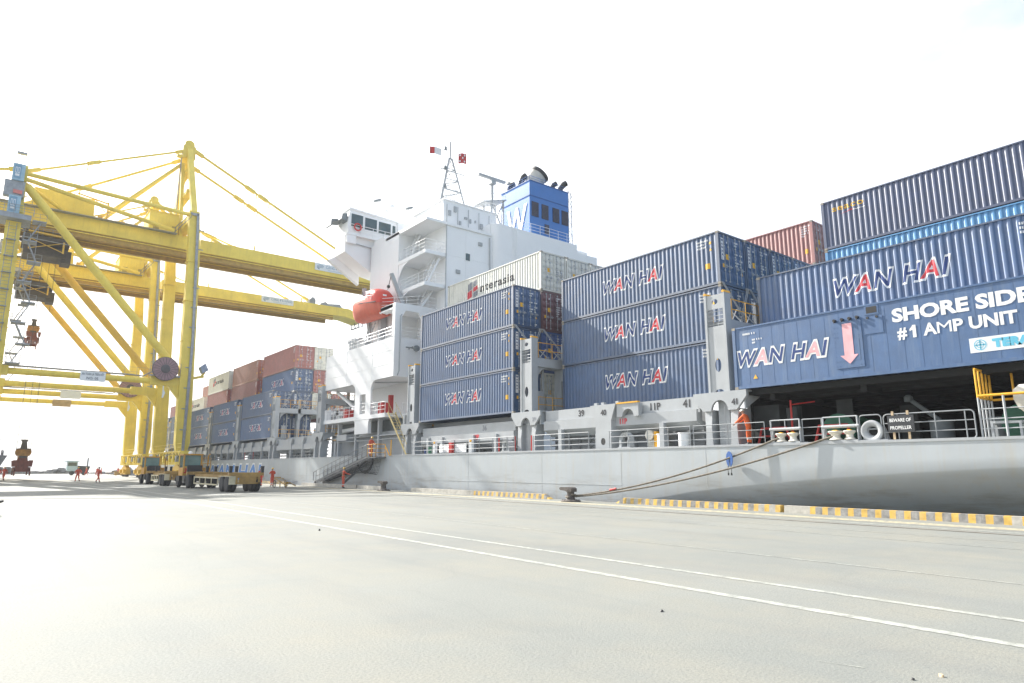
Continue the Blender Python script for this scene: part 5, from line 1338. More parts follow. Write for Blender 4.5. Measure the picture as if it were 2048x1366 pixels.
# legs
for y, nm in ((YA, 'A'), (YB, 'B')):
    b = MB(); b.column([(21.35, 22.75, y - .60, y + .60, 3.9), (21.15, 23.05, y - .70, y + .70, 5.2), (20.9, 22.75, y - .75, y + .75, 14.6), (20.55, 22.15, y - .65, y + .65, 32.0), (20.15, 21.55, y - .6, y + .6, 40.0)])
    knee(b, 20.95, 13.5, -1, y)
    for z in (8.0, 14.8, 20.0, 26.0, 32.0): t = (z - 3.9) / 36.1; xl = 21.2 - 1.0 * t; xr = 23.0 - 1.4 * t; b.box(xl - .06, xr + .06, y - .8, y + .8, z, z + .10)
    L_ = part(b, 'leg', CRANEY)
    b = MB()
    if nm == 'A':
        b.box(21.95, 22.30, y - 1.02, y - .82, 2.6, 20); b.prism([(21.95, 20), (22.30, 20), (21.45, 39.6), (21.10, 39.6)], 'Y', y - 1.02, y - .82)
        for k in range(12): b.box(21.5, 22.4, y - .84, y - .74, 4 + 3 * k, 4.12 + 3 * k)
        b.prism([(20.4, 39.2), (21.4, 39.2), (21.4, 39.55), (20.3, 39.55)], 'Y', y - 1.02, y - .82)
        for k in range(7):
            p = Vector((20.4, y - .9, 39.3)).lerp(Vector((18.9, y + 4.0, 37.6)), k / 6); b.tube([p + Vector((0, 0, .35)), p - Vector((.0, 0, .35))], .03, 5)
        for dz in (-.35, .35): b.tube([(20.4, y - .9, 39.3 + dz), (18.9, y + 4.0, 37.6 + dz)], .05, 6)
        b.build('cable_tray', CRANEG, L_)
        a = MB(); a.bar((22.6, y - .2, 14.6), (24.2, y - .2, 15.0), .35, .35); a.bar((23.9, y - .2, 15.0), (24.3, y - .2, 15.7), .3, .3); AR = a.build('lamp_arm', CRANEY, L_)
        MB().prism([(23.9, 15.4), (24.7, 15.9), (24.2, 16.9), (23.5, 16.3)], 'Y', y - .8, y + .4).build('floodlight', mat('floodlight_grey', (.28, .34, .44), var=.2), AR)
    b = MB(); b.column([(-1.15, .5, y - .6, y + .6, 3.9), (-1.2, .45, y - .7, y + .7, 14.6), (-1.35, .3, y - .65, y + .65, 32.0), (-1.3, .2, y - .6, y + .6, 41.2)])
    for k in range(16): b.box(-1.4, .5, y - .76, y - .6, 6 + 2.2 * k, 6.12 + 2.2 * k)
    L2 = part(b, 'leg', CRANEY)
    if nm == 'A':
        b = MB()
        for x in (-.95, -.15): b.tube([(x, y - .95, 5), (x, y - .95, 33)], .04, 6)
        for k in range(60): b.tube([(-.95, y - .95, 5.4 + k * .46), (-.15, y - .95, 5.4 + k * .46)], .025, 5)
        for k in range(12): b.box(-1.1, 0, y - 1.15, y - .72, 6.5 + 2.2 * k, 6.58 + 2.2 * k)
        b.build('ladder', CRANEG, L2)
# portal beams, ties and braces
for y in (YA, YB):
    b = MB(); b.tube([(-.5, y, 13.85), (17.3, y, 13.85)], .42, 14); b.box(17.2, 21.2, y - .5, y + .5, 13.3, 14.5); b.box(.3, 1.1, y - .5, y + .5, 13.3, 14.5)
    for x in (3.2, 4.6, 8.0, 13.2): b.lathe([(.46, -.06), (.46, .06)], (x, y, 13.85), 'X', 14)
    PB = part(b, 'portal_beam', CRANEY)
    if y == YA:
        w = MB(); w.tube([(-.4, y + .5, 14.6), (15.2, y + .5, 14.55), (16.4, y + .5, 14.5), (17.4, y + .5, 15.2), (20.6, y + .5, 15.2)], .10, 8); w.tube([(-.4, y + .2, 14.62), (15.2, y + .2, 14.57)], .08, 8)
        for k in range(13): x = .6 + 1.5 * k; w.tube([(x, y + .8, 14.4), (x, y + .8, 15.7)], .022, 5)
        for h in (15.05, 15.7): w.tube([(.3, y + .8, h), (19.6, y + .8, h)], .014, 5)
        w.build('walkway_pipe', CRANEG, PB)
    b = MB(); b.tube([(.3, y, 38.6), (9.6, y, 28.0), (19.6, y, 16.7), (20.8, y, 15.2)], [.55, .56, .56, .5], 16)
    for t in (.3, .55, .8): p = Vector((.3, y, 38.6)).lerp(Vector((19.6, y, 16.7)), t); q = p + Vector((.67, 0, -.74)) * .14; b.tube([p, q], .60, 16)
    part(b, 'diagonal_brace', CRANEY if y == YA else CRANEO)
    b = MB(); b.tube([(.2, y, 40.3), (20.4, y, 39.5)], .30, 12); part(b, 'top_tie', CRANEY)
    b = MB(); b.tube([(-.4, y, 39.2), (5.0, YM + (-2.6 if y == YA else 2.6), 37.9)], .26, 10); b.tube([(-.3, y, 39.6), (18.9, y + (3.0 if y == YA else -3.0), 37.5)], .30, 12); part(b, 'knee_brace', CRANEY)
for x, w, z0, z1 in ((20.85, 1.2, 38.4, 39.9), (-.55, 1.3, 39.4, 41.0)):
    part(MB().box(x - w / 2, x + w / 2, YA + .4, YB - .4, z0, z1), 'cross_beam', CRANEY)
for x in (22.0, -.35):
    b = MB(); b.box(x - .55, x + .55, YA - 3.6, YB + 3.6, 2.15, 3.95); b.box(x - .7, x + .7, YA - 3.6, YB + 3.6, 3.95, 4.05)
    for k in range(12): y = YA - 3 + k * 2; b.box(x - .62, x + .62, y, y + .1, 2.2, 3.95)
    SB = part(b, 'sill_beam', CRANEY)
    rk = random.Random(int(x * 10))
    for k in range(9):
        y = YA - 2.5 + k * 2.2 + rk.uniform(-.4, .4); hh_ = rk.uniform(.35, .95); MB().box(x - .95, x - .56, y, y + rk.uniform(.4, .9), 2.4 + rk.uniform(0, .5), 2.4 + hh_ + .5).build('equipment_box', CRANEY if k % 3 else CRANEG, SB)
    hs = MB()
    for k in range(10): y = YA - 3 + k * 2.1; hs.tube([(x - .6, y, 3.8), (x - .75, y + .6, 3.0 - .3 * (k % 2)), (x - .62, y + 1.4, 3.7)], .04, 5)
    hs.build('hose', BLACKM, SB)
    r = MB(); r.rail([(x - .65, YA - 3.5, 4.05), (x - .65, YB + 3.5, 4.05)], 1.0, .025, 1, 2.0); r.build('handrail', CRANEY, SB)
    for yc in (YA, YB):
        b = MB(); b.prism([(yc - .5, 2.2), (yc + .5, 2.2), (yc + 3.0, 1.5), (yc + 3.2, .75), (yc - 3.2, .75), (yc - 3.0, 1.5)], 'X', x - .34, x + .34)
        for s in (-1, 1): b.prism([(yc + s * 1.7 - 1.3, .45), (yc + s * 1.7 + 1.3, .45), (yc + s * 1.7 + 1.0, 1.3), (yc + s * 1.7 - 1.0, 1.3)], 'X', x - .42, x + .42)
        b.box(x - .8, x - .4, yc - 2.6, yc - 1.8, .7, 1.4).box(x - .8, x - .4, yc + 1.4, yc + 2.2, .7, 1.4)
        BG = part(b, 'bogie', CRANEO)
        for dy in (-2.5, -1.0, 1.0, 2.5): MB().lathe([(.0, -.2), (.36, -.2), (.38, -.1), (.33, -.08), (.33, .08), (.38, .1), (.36, .2), (0, .2)], (x, yc + dy, .39), 'X', 18).build('wheel', BLACKM, BG)
# girder and boom: twin rails hung under one box
def girder(x0, x1, nose=False):
    b = MB()
    if nose: b.prism([(x0, 35.5), (x1 - 4.5, 35.5), (x1 - .8, 34.7), (x1, 34.9), (x1, 35.5), (x1 - 3.6, 37.4), (x0, 37.55)], 'Y', 110.0, 114.8)
    else: b.box(x0, x1, 110.0, 114.8, 35.5, 37.5)
    for k in range(int((x1 - x0 - 6) / 6)): b.box(x0 + 4 + 6 * k, x0 + 4.05 + 6 * k, 109.975, 110.0, 35.55, 37.35)
    xe = x1 - (7.5 if nose else 0)
    for y in (109.7, 114.2): b.box(x0, xe, y, y + .9, 35.36, 35.5); b.box(x0, xe, y + .05, y + .85, 35.0, 35.12)
    return b
GI = part(girder(-19, 22.4), 'girder', CRANEY)
BM = part(girder(23.2, 65.6, True), 'boom', CRANEY)
RAILB = mat('crane_rail_shade_brown', (.42, .27, .05), rough=.6, var=.2, rust=.15)  # crane yellow browned: shadow under the flange put into the colour
for par, x0, x1 in ((GI, -19, 22.4), (BM, 23.2, 58.1)):
    b = MB()
    for y in (110.0, 114.3): b.box(x0, x1, y, y + .5, 34.5, 35.36); b.box(x0, x1, y - .1, y + .6, 34.38, 34.5)
    b.box(x0, x1, 110.6, 114.2, 35.2, 35.5); b.build('trolley_rail', RAILB, par)
b = MB(); b.box(-19, 19.6, 109.15, 110.0, 37.5, 37.6)
b.rail([(-19, 109.2, 37.6), (1.2, 109.2, 37.6)], 1.05, .03, 2, 1.6); b.rail([(8.6, 109.2, 37.6), (15.5, 109.2, 37.6)], 1.05, .03, 2, 1.6)
b.build('walkway', CRANEG, GI)
b = MB(); b.prism([(1.0, 37.5), (8.6, 37.5), (8.5, 40.6), (1.2, 40.7)], 'Y', 110.4, 115.2)
for k in range(10): x = 1.5 + .75 * k; b.box(x, x + .06, 110.36, 110.4, 37.6, 40.4)
part(b, 'machinery_house', CRANEY)
b = MB(); b.box(15.7, 19.8, 110.0, 115.4, 37.5, 40.7).box(15.6, 19.9, 109.9, 115.5, 40.7, 40.8); SH = part(b, 'hoist_house', CRANEY)
b = MB(); b.box(16.3, 17.1, 109.95, 110.0, 37.9, 38.8).box(18.9, 19.5, 109.95, 110.0, 37.9, 38.8); b.build('louvre', mat('crane_louvre', (.36, .27, .06), var=.3), SH)
b = MB(); b.tube([(16.5, 112, 40.8), (16.8, 112, 42.2)], .35, 10); b.cbox((16.5, 112, 42.3), 1.0, 1.0, .9); b.tube([(17.0, 112, 42), (19.2, 112, 41.0)], .18, 8); b.rail([(15.8, 110.1, 40.8), (19.7, 110.1, 40.8)], .9, .025, 1, 1.2); b.build('hoist_gear', CRANEY, SH)
b = MB(); b.bar((10.2, 110.2, 37.5), (10.2, 110.2, 40.5), .22); b.bar((10.2, 110.2, 40.3), (6.2, 110.2, 41.0), .18); b.bar((9.9, 110.2, 38.9), (8.6, 110.2, 40.5), .10); b.cbox((9.4, 111, 38.0), .6, .6, 1.0).cbox((12.4, 111, 37.9), .5, .5, .8); part(b, 'service_davit', CRANEO)
# mast over the sea legs
AX = Vector((20.7, YM, 53.6))
b = MB()
for y in (YA, YB):
    s = -1 if y == YA else 1
    b.bar((20.85, y, 39.8), (20.75, YM + s * .8, 53.2), .95, .8, up=(1, 0, 0))
b.bar((20.3, 110.6, 37.5), (20.0, YM - .5, 50.5), .62, .5, up=(1, 0, 0)); b.bar((20.3, 115.2, 37.5), (20.0, YM + .5, 50.5), .62, .5, up=(1, 0, 0))
b.box(19.7, 21.6, YM - 1.3, YM + 1.3, 51.4, 53.6); b.lathe([(.75, -.9), (.75, .9)], (20.7, YM, 54.0), 'Y', 16); b.cbox((19.4, YM - 1.2, 51.4), 1.0, .8, .35)
b.box(20.2, 21.2, YA + 3.2, YB - 3.2, 44.2, 44.8); b.box(20.25, 21.15, YA + 5.6, YB - 5.6, 48.6, 49.1)
part(b, 'mast', CRANEY)
b = MB()
for k in range(22): z = 40 + .55 * k; b.tube([(19.6, 111.4, z), (19.6, 112.0, z)], .03, 5)
b.tube([(19.6, 111.4, 38), (19.6, 111.6, 52)], .05, 5).tube([(19.6, 112.0, 38), (19.6, 112.2, 52)], .05, 5); part(b, 'ladder', CRANEG)
for s in (-1, 1):
    b = MB(); b.bar((19.9, YM + s * .5, 50.6), (8.8, YM + s * 1.6, 37.5), .34); part(b, 'back_strut', CRANEY)
def stay(p, q, w, joints=()):
    b = MB(); p, q = Vector(p), Vector(q); b.bar(p, q, w, w * .8)
    for t in (.02, .97) + tuple(joints):
        c = p.lerp(q, t); d = (q - p).normalized() * .9; b.bar(c - d, c + d, w * 1.7, w * 1.5)
    for t in joints:
        c = p.lerp(q, t + .035); b.bar(c, c - Vector((0, 0, 1.1)), .14)
    part(b, 'stay', CRANEY)
stay((21.4, YM - 1.0, 53.1), (53.3, YM - 1.2, 38.2), .34, (.29, .36)); stay((21.5, YM + 1.0, 51.1), (49.9, YM + 1.2, 38.0), .34, (.28, .36))
stay((19.9, YM - .8, 52.6), (.1, YA + .6, 40.9), .32, (.62,)); stay((19.9, YM + .8, 51.6), (.1, YB - .6, 40.9), .32, (.62,))
stay((-.6, YA + .6, 41.0), (-18.5, 111.0, 38.0), .34); stay((-.6, YB - .6, 41.0), (-18.5, 114.6, 38.0), .34)
stay((22.3, YM - 2.2, 39.4), (29.6, YM - 1.4, 37.7), .22, (.35,)); 
b = MB(); b.box(52.6, 54.0, 110.4, 115.2, 37.4, 38.5); b.cyl((53.3, 110.3, 38.4), (53.3, 115.3, 38.4), .55, 14); b.prism([(55, 37.4), (60.5, 37.4), (59.8, 38.3), (57, 38.0), (56.4, 38.4), (55.2, 37.9)], 'Y', 110.6, 112); BT = part(b, 'boom_sheave', CRANEG, BM)
b = MB()
for y in (110.4, 112.4, 114.4): b.bar((64.4, y, 34.9), (64.6, y, 33.6), .2); b.bar((64.6, 110.4, 33.6), (64.6, 114.6, 33.6), .2)
b.bar((65.4, 110.4, 35.0), (65.4, 110.4, 33.7), .2); b.bar((64.6, 110.4, 33.6), (65.4, 110.4, 33.8), .2); b.build('buffer', CRANEG, BM)
b = MB()
for x in (31.5, 50.6): b.box(x, x + .18, 110.05, 110.3, 37.5, 38.3)
b.build('rail_lug', CRANEY, BM)
# boom board
b = MB(); b.prism([(42.1, 36.15), (48.9, 36.15), (48.9, 37.42), (42.1, 37.47)], 'Y', 109.90, 109.98); BBD = b.build('name_board', SIGNB, BM)
b = MB(); put_text(b, 'CẢNG ĐÀ NẴNG', (44.1, 109.87, 36.68), (1, 0, 0), (0, 0, 1), .52, .01, 0, mi=0, fit=4.5); put_text(b, 'DANANG PORT', (44.6, 109.87, 36.28), (1, 0, 0), (0, 0, 1), .22, 0, 0, mi=0, fit=3.2)
for k in range(3):
    V = [(43.1 + .62 * math.cos(a) * (1 - .22 * k), 109.87, 36.75 - .1 * k + .42 * math.sin(a) * (1 - .3 * k)) for a in [math.pi * (.1 + 1.3 * i / 9) for i in range(10)]]
    b.tube(V, .05, 4)
b.build('lettering', mat('port_grey_blue', (.25, .36, .45), var=.15), BBD)
# trolley with the operator cab
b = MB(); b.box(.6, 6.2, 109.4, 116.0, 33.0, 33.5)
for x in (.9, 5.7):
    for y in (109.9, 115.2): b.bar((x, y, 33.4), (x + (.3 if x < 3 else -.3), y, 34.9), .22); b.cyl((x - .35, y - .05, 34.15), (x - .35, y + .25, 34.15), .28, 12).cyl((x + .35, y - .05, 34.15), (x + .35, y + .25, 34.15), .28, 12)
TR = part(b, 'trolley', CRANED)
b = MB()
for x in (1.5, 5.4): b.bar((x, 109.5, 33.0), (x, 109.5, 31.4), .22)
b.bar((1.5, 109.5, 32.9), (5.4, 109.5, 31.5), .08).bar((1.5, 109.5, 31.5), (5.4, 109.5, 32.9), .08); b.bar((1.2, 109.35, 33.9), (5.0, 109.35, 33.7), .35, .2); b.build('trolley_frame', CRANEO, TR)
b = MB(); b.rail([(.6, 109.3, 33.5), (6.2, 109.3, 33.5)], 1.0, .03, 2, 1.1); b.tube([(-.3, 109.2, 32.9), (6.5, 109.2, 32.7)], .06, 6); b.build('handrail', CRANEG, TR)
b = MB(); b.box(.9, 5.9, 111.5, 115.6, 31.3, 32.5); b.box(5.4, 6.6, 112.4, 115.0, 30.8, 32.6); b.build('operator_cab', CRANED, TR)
# electrical boxes and boards on top of the land leg
def shift(b):
    for p in b.v: p.x += .85
    return b
def elec_box(z0, z1, letters):
    b = MB(); b.box(-2.25, -.95, YA - 1.9, YA - .7, z0, z1); o = part(shift(b), 'electric_house', BOXB)
    f = MB(); f.box(-2.1, -1.35, YA - 1.93, YA - 1.9, z0 + .25, z1 - .2); shift(f).build('door_panel', mat('panel_blue', (.17, .32, .45), var=.15), o)
    g = MB(); yp = YA - 1.95
    for x in (-1.98, -1.7): g.box(x, x + .22, yp, yp + .02, z0 + .95, z1 - .55); 
    g.box(-1.95, -1.5, yp, yp + .02, z0 + .55, z0 + .85); shift(g).build('panel_mark', SIGNB, o)
    h = MB()
    for x in (-1.93, -1.65): h.box(x, x + .12, yp - .02, yp, z0 + 1.05, z1 - .65)
    shift(h).build('mark_hollow', mat('panel_blue', (.2, .3, .4)), o)
elec_box(38.5, 40.8, 'top'); elec_box(34.0, 36.4, 'low')
b = MB(); b.box(-2.9, -.75, YA - 1.6, YA - .6, 36.4, 38.5); part(shift(b), 'equipment_room', CRANEG); b = MB(); b.box(-3.0, .4, YA - 2.1, YA - .2, 33.75, 34.0); b.box(-2.9, .4, YA - 2.2, YA + 1.6, 33.3, 33.75); part(shift(b), 'platform', CRANEG)
b = MB(); b.box(-1.9, -.95, YA - 1.75, YA - 1.65, 36.75, 37.25); part(shift(b), 'warning_board', mat('faded_red_board', (.62, .20, .17), var=.15))
b = MB(); b.rail([(-3.6, YA - 2.2, 34.0), (.6, YA - 2.2, 34.0)], 1.1, .035, 2, 1.0); b.tube([(-1.6, YA - 1, 40.8), (-1.6, YA - 1, 42.6)], .04, 6).cbox((-1.5, YA - 1, 42.6), 1.1, .6, .25); part(shift(b), 'platform_rail', CRANEG)
# stair tower hung beside the land leg
b = MB(); lv = [33.4, 30.6, 27.9, 25.2, 22.5, 19.8, 17.1, 14.6]
for i, z in enumerate(lv):
    x0 = -.2 if i % 2 else .55; b.box(x0, x0 + 1.5, YA - 2.0, YA - .2, z, z + .14)
    for h in (.55, 1.05): b.tube([(x0, YA - 2.0, z + h), (x0 + 1.5, YA - 2.0, z + h)], .02, 5)
    for k in range(3): b.tube([(x0 + .75 * k, YA - 2.0, z), (x0 + .75 * k, YA - 2.0, z + 1.05)], .02, 5)
for i, (z1, z0) in enumerate(zip(lv, lv[1:])):
    xa, xb = (1.5, .35) if i % 2 == 0 else (.35, 1.5)
    for y in (YA - 1.8, YA - 1.0): b.bar((xa, y, z1), (xb, y, z0 + .2), .03, .09)
    for k in range(9): t = (k + .5) / 9; p = Vector((xa, 0, z1)).lerp(Vector((xb, 0, z0 + .2)), t); b.bar((p.x, YA - 1.8, p.z), (p.x, YA - 1.0, p.z), .12, .02)
for x in (-.1, 1.3): b.tube([(x, YA - 1.1, 14.6), (x, YA - 1.1, 33)], .035, 5)
part(shift(b), 'stair_tower', CRANEG)
# cable reel
RL = MB(); RL.lathe([(.55, -.28), (1.62, -.30), (1.66, -.24), (1.62, -.18), (.55, -.16)], (18.85, YA - 1.0, 15.55), 'Y', 32); RE = part(RL, 'cable_reel', REELM)
b = MB()
for k in range(20):
    a = 2 * math.pi * k / 20; c, s = math.cos(a), math.sin(a); b.bar((18.85 + .7 * c, YA - 1.31, 15.55 + .7 * s), (18.85 + 1.6 * c, YA - 1.32, 15.55 + 1.6 * s), .06, .05)
b.lathe([(.0, -.42), (.42, -.40), (.62, -.33), (.62, -.1)], (18.85, YA - 1.0, 15.55), 'Y', 24); ring = [(18.85 + 1.66 * math.cos(2 * math.pi * k / 32), YA - 1.24, 15.55 + 1.66 * math.sin(2 * math.pi * k / 32)) for k in range(33)]; b.tube(ring, .06, 6, caps=False)
b.build('reel_spokes', mat('reel_grey', (.09, .085, .09), var=.2), RE)
b = MB(); b.box(17.0, 20.9, YA - .9, YA - .4, 14.5, 14.7); b.rail([(17.0, YA - .8, 14.7), (20.9, YA - .8, 14.7)], 1.8, .03, 2, .9); part(b, 'reel_platform', CRANEG)
b = MB(); b.bar((18.9, YA - .6, 13.2), (18.9, YA - .6, 11.6), .12); b.tube([(18.9, YA - .6, 12.6), (19.1, YA - .6, 12.2), (18.9, YA - .6, 11.5)], .12, 6); part(b, 'cable_guide', SIGNB)
# portal board NO: 05
def board(y, front=True):
    b = MB(); b.box(8.8, 11.72, y - .62, y - .54, 13.15, 14.45); o = part(b, 'notice_board', SIGNB); return o
SB1 = board(YA)
def board_text(no, par, y):
    b = MB(); put_text(b, 'AN TOÀN LÀ TRÊN HẾT', (8.95, y - .645, 13.95), (1, 0, 0), (0, 0, 1), .30, .008, 0, mi=0, fit=2.6); put_text(b, 'NO: ' + no, (9.55, y - .645, 13.38), (1, 0, 0), (0, 0, 1), .34, .008, 0, mi=0, fit=1.35)
    return b.build('lettering', mat('notice_grey', (.12, .15, .19), var=.1), par)
CR2 = copy_tree(CR, (10.3, YM + 29, 0), None, 'farther yellow ship-to-shore gantry crane with board NO: 04, whole boom tip visible')
SB2 = [c for c in CR2.children if c.name.startswith('notice_board')][0]
board_text('05', SB1, YA); board_text('04', SB2, YA)
b = MB(); b.box(8.8, 11.72, YB + 28.4, YB + 28.48, 12.95, 14.25); b.build('notice_board_back', mat('board_back', (.42, .31, .17), var=.15), CR2)

# ================================================================== spreaders hanging from the cranes
def spreader(label, x, y, z, top):
    t = thing('spreader', label, 'spreader', (x, y, z), 0, 'container spreaders under the cranes'); t.scale = (.72, .62, 1.0); K = dict(world=False)
    b = MB(); b.box(-1.22, 1.22, -6.0, -5.6, .25, .85).box(-1.22, 1.22, 5.6, 6.0, .25, .85).box(-1.25, -.95, -6, 6, .35, .6).box(.95, 1.25, -6, 6, .35, .6); b.box(-.7, .7, -5.6, 5.6, .55, .95)
    for sx in (-1, 1):
        for sy in (-6.05, 6.05): b.prism([(sx * 1.15 - .22, .9), (sx * 1.15 + .22, .9), (sx * 1.15 + .35, 1.75), (sx * 1.15 - .35, 1.75)], 'Y', sy - .15, sy + .15); b.box(sx * 1.15 - .12, sx * 1.15 + .12, sy - .12, sy + .12, -.25, .3)
    b.build('spreader_frame', SPREADR, t, **K)
    b = MB(); b.prism([(-.95, .85), (.95, .85), (.8, 1.35), (.45, 1.45), (.30, 1.75), (-.30, 1.75), (-.45, 1.45), (-.8, 1.35)], 'Y', -3.2, 3.2); b.prism([(-.85, 1.4), (.85, 1.4), (.75, 2.05), (-.75, 2.05)], 'Y', -2.0, 2.0); b.build('telescopic_body', SPREADR, t, **K)
    b = MB(); b.prism([(-.7, 2.0), (.7, 2.0), (.8, 2.3), (-.8, 2.3)], 'Y', -1.6, 1.6)
    for sx in (-1, 1): b.lathe([(.12, -.3), (.52, -.28), (.52, .28), (.12, .3)], (sx * .72, -1.2, 2.85), 'Y', 18).lathe([(.12, -.3), (.52, -.28), (.52, .28), (.12, .3)], (sx * .72, 1.2, 2.85), 'Y', 18)
    b.box(-1.0, 1.0, -1.5, 1.5, 2.35, 3.2); b.build('head_block', SPREADY, t, **K)
    b = MB(); b.box(-1.15, 1.15, -1.55, 1.55, 3.2, 3.32); b.prism([(-.55, 3.32), (.55, 3.32), (.38, 4.2), (.62, 4.55), (-.62, 4.55), (-.38, 4.2)], 'Y', -.7, .7); b.box(-.6, .6, -1.7, -1.3, 1.9, 2.35); b.build('cable_basket', CRANED, t, **K)
    b = MB()
    for sx in (-1.1, 1.1):
        for sy in (-1.2, 1.2): b.tube([(sx, sy, 2.85), (sx, sy, top - z)], .022, 5)
    b.tube([(0, 0, 4.5), (.1, 0, top - z)], .03, 5); b.build('hoist_rope', CRANED, t, **K)
    return t
spreader('rusty brown spreader with ochre head block hanging low over the quay', 4.1, 112.8, .95, 33.2)
spreader('spreader hoisted high under the farther crane girder', 4.2, 141.8, 22.9, 33.2)
# ================================================================== terminal tractors and trailers
def wheel(par, x, y, r=.52, w=.30, side=-1, dual=False):
    """a wheel: tyre with its rim as a sub-part is kept shallow: wheel > rim"""
    b = MB(); ws = [0] if not dual else [0, .34]
    for o in ws:
        xo = x + o * (-side)
        b.lathe([(r * .56, -w / 2), (r * .86, -w / 2), (r * .97, -w * .36), (r, -w * .2), (r, w * .2), (r * .97, w * .36), (r * .86, w / 2), (r * .56, w / 2)], (xo, y, r), 'X', 22)
    o = b.build('wheel', RUBBER, par, world=False)
    b = MB(); b.lathe([(0, side * w * .18), (r * .18, side * w * .3), (r * .2, side * w * .1), (r * .5, side * w * .12), (r * .58, side * w * .42)][::(1 if side < 0 else 1)], (x, y, r), 'X', 18)
    b.build('rim', RIMM, o, world=False); return o
def tractor():
    t = thing('terminal_tractor', 'tractor', 'tractor'); K = dict(world=False)
    ch = MB(); ch.box(-.55, .55, -.8, 4.4, .62, .92).box(-1.15, 1.15, 3.2, 4.5, .55, 1.0).box(-1.2, 1.2, 4.4, 4.6, .5, .85); ch.build('chassis', BLACKM, t, **K)
    c = MB()                                                                   # half-width cab on the quay side
    x0, x1, y0, y1, z0, z1 = -1.2, .35, 1.75, 3.35, 1.05, 2.95
    c.box(x0, x1, y0, y1, z0, 1.75)
    for x in (x0, x1 - .12):
        for y in (y0, y1 - .12): c.box(x, x + .12, y, y + .12, 1.75, z1 - .12)
    c.box(x0 - .05, x1 + .05, y0 - .08, y1 + .08, z1 - .12, z1); c.box(x0 + .12, x1 - .12, y0, y0 + .10, 1.75, 1.86)
    CAB = c.build('cab', TRUCKY, t, **K)
    for nm, q in (('window', ((x0 + .12, x1 - .12, y0 + .03, y0 + .06, 1.86, z1 - .12))), ('window', (x0 + .12, x1 - .12, y1 - .06, y1 - .03, 1.75, z1 - .12)), ('window', (x0 + .03, x0 + .06, y0 + .12, y1 - .12, 1.75, z1 - .12)), ('window', (x1 - .06, x1 - .03, y0 + .12, y1 - .12, 1.75, z1 - .12))):
        MB().box(*q).build(nm, GLASSG, CAB, **K)
    MB().box(x0 + .45, x1 - .45, y0 + .35, y0 + .5, 1.6, 2.35).box(x0 + .4, x1 - .4, y0 + .5, y0 + 1.0, 1.5, 1.65).build('seat', BLACKM, CAB, **K)
    MB().box(x0 + .35, x1 - .02, y0 - .25, y0 - .01, 1.05, 1.95).box(x0 + .5, x1, y0 - .5, y0 - .2, .9, 1.5).build('cab_bellows', BLACKM, t, **K)
    e = MB(); e.box(.42, 1.2, 2.2, 4.4, 1.0, 1.75); e.build('engine_hood', TRUCKY, t, **K)
    f = MB(); f.box(-1.22, -.72, -.7, .75, 1.08, 1.13).box(.72, 1.22, -.7, .75, 1.08, 1.13).box(-1.22, -1.18, .75, 1.6, .55, 1.05); f.build('mudguard', BLACKM, t, **K)
    MB().box(-1.2, -.75, .85, 1.65, .45, 1.0).build('fuel_tank', RIMM, t, **K)
    MB().lathe([(.18, 2.95), (.18, 3.08), (.1, 3.2), (0, 3.22)], (-.5, 2.6, 0), 'Z', 14).build('beacon', SIGNB, t, **K)
    r = MB()
    for x in (.45, 1.1): r.tube([(x, 1.9, 1.0), (x, 1.9, 2.6)], .03, 6)
    for z in (1.6, 2.1, 2.6): r.tube([(.45, 1.9, z), (1.1, 1.9, z)], .025, 6)
    r.tube([(.9, 2.0, 1.0), (.9, 2.0, 2.8), (1.0, 1.85, 2.95)], .06, 8); r.build('guard_rail', TRUCKY, t, **K)
    fw = MB(); fw.box(-.5, .5, -.5, .5, .92, 1.05); fw.cyl((0, 0, 1.05), (0, 0, 1.15), .45, 18); fw.build('coupling_plate', BLACKM, t, **K)
    for s in (-1, 1): wheel(t, s * .98, 3.85, .52, .32, s); wheel(t, s * 1.02, 0, .58, .31, s, True)
    return t, CAB
TX = 15.12
T1, CAB1 = tractor(); T1.location = (TX, 63.0, 0); tag(T1, 'yellow terminal tractor numbered 37 pulling the nearer empty trailer', 'tractor', None, None); T1['group'] = 'terminal tractors on the quay'
T2 = copy_tree(T1, (TX - .1, 80.6, 0), None, 'yellow terminal tractor without a number, in the farther rig by the crane')
b = MB(); put_text(b, '37', (-1.12, 1.745, 1.28), (1, 0, 0), (0, 0, 1), .40, .03, .15, mi=0, fit=.55); b.build('number', mat('number_red', (.50, .04, .02), var=.1), CAB1, world=False)
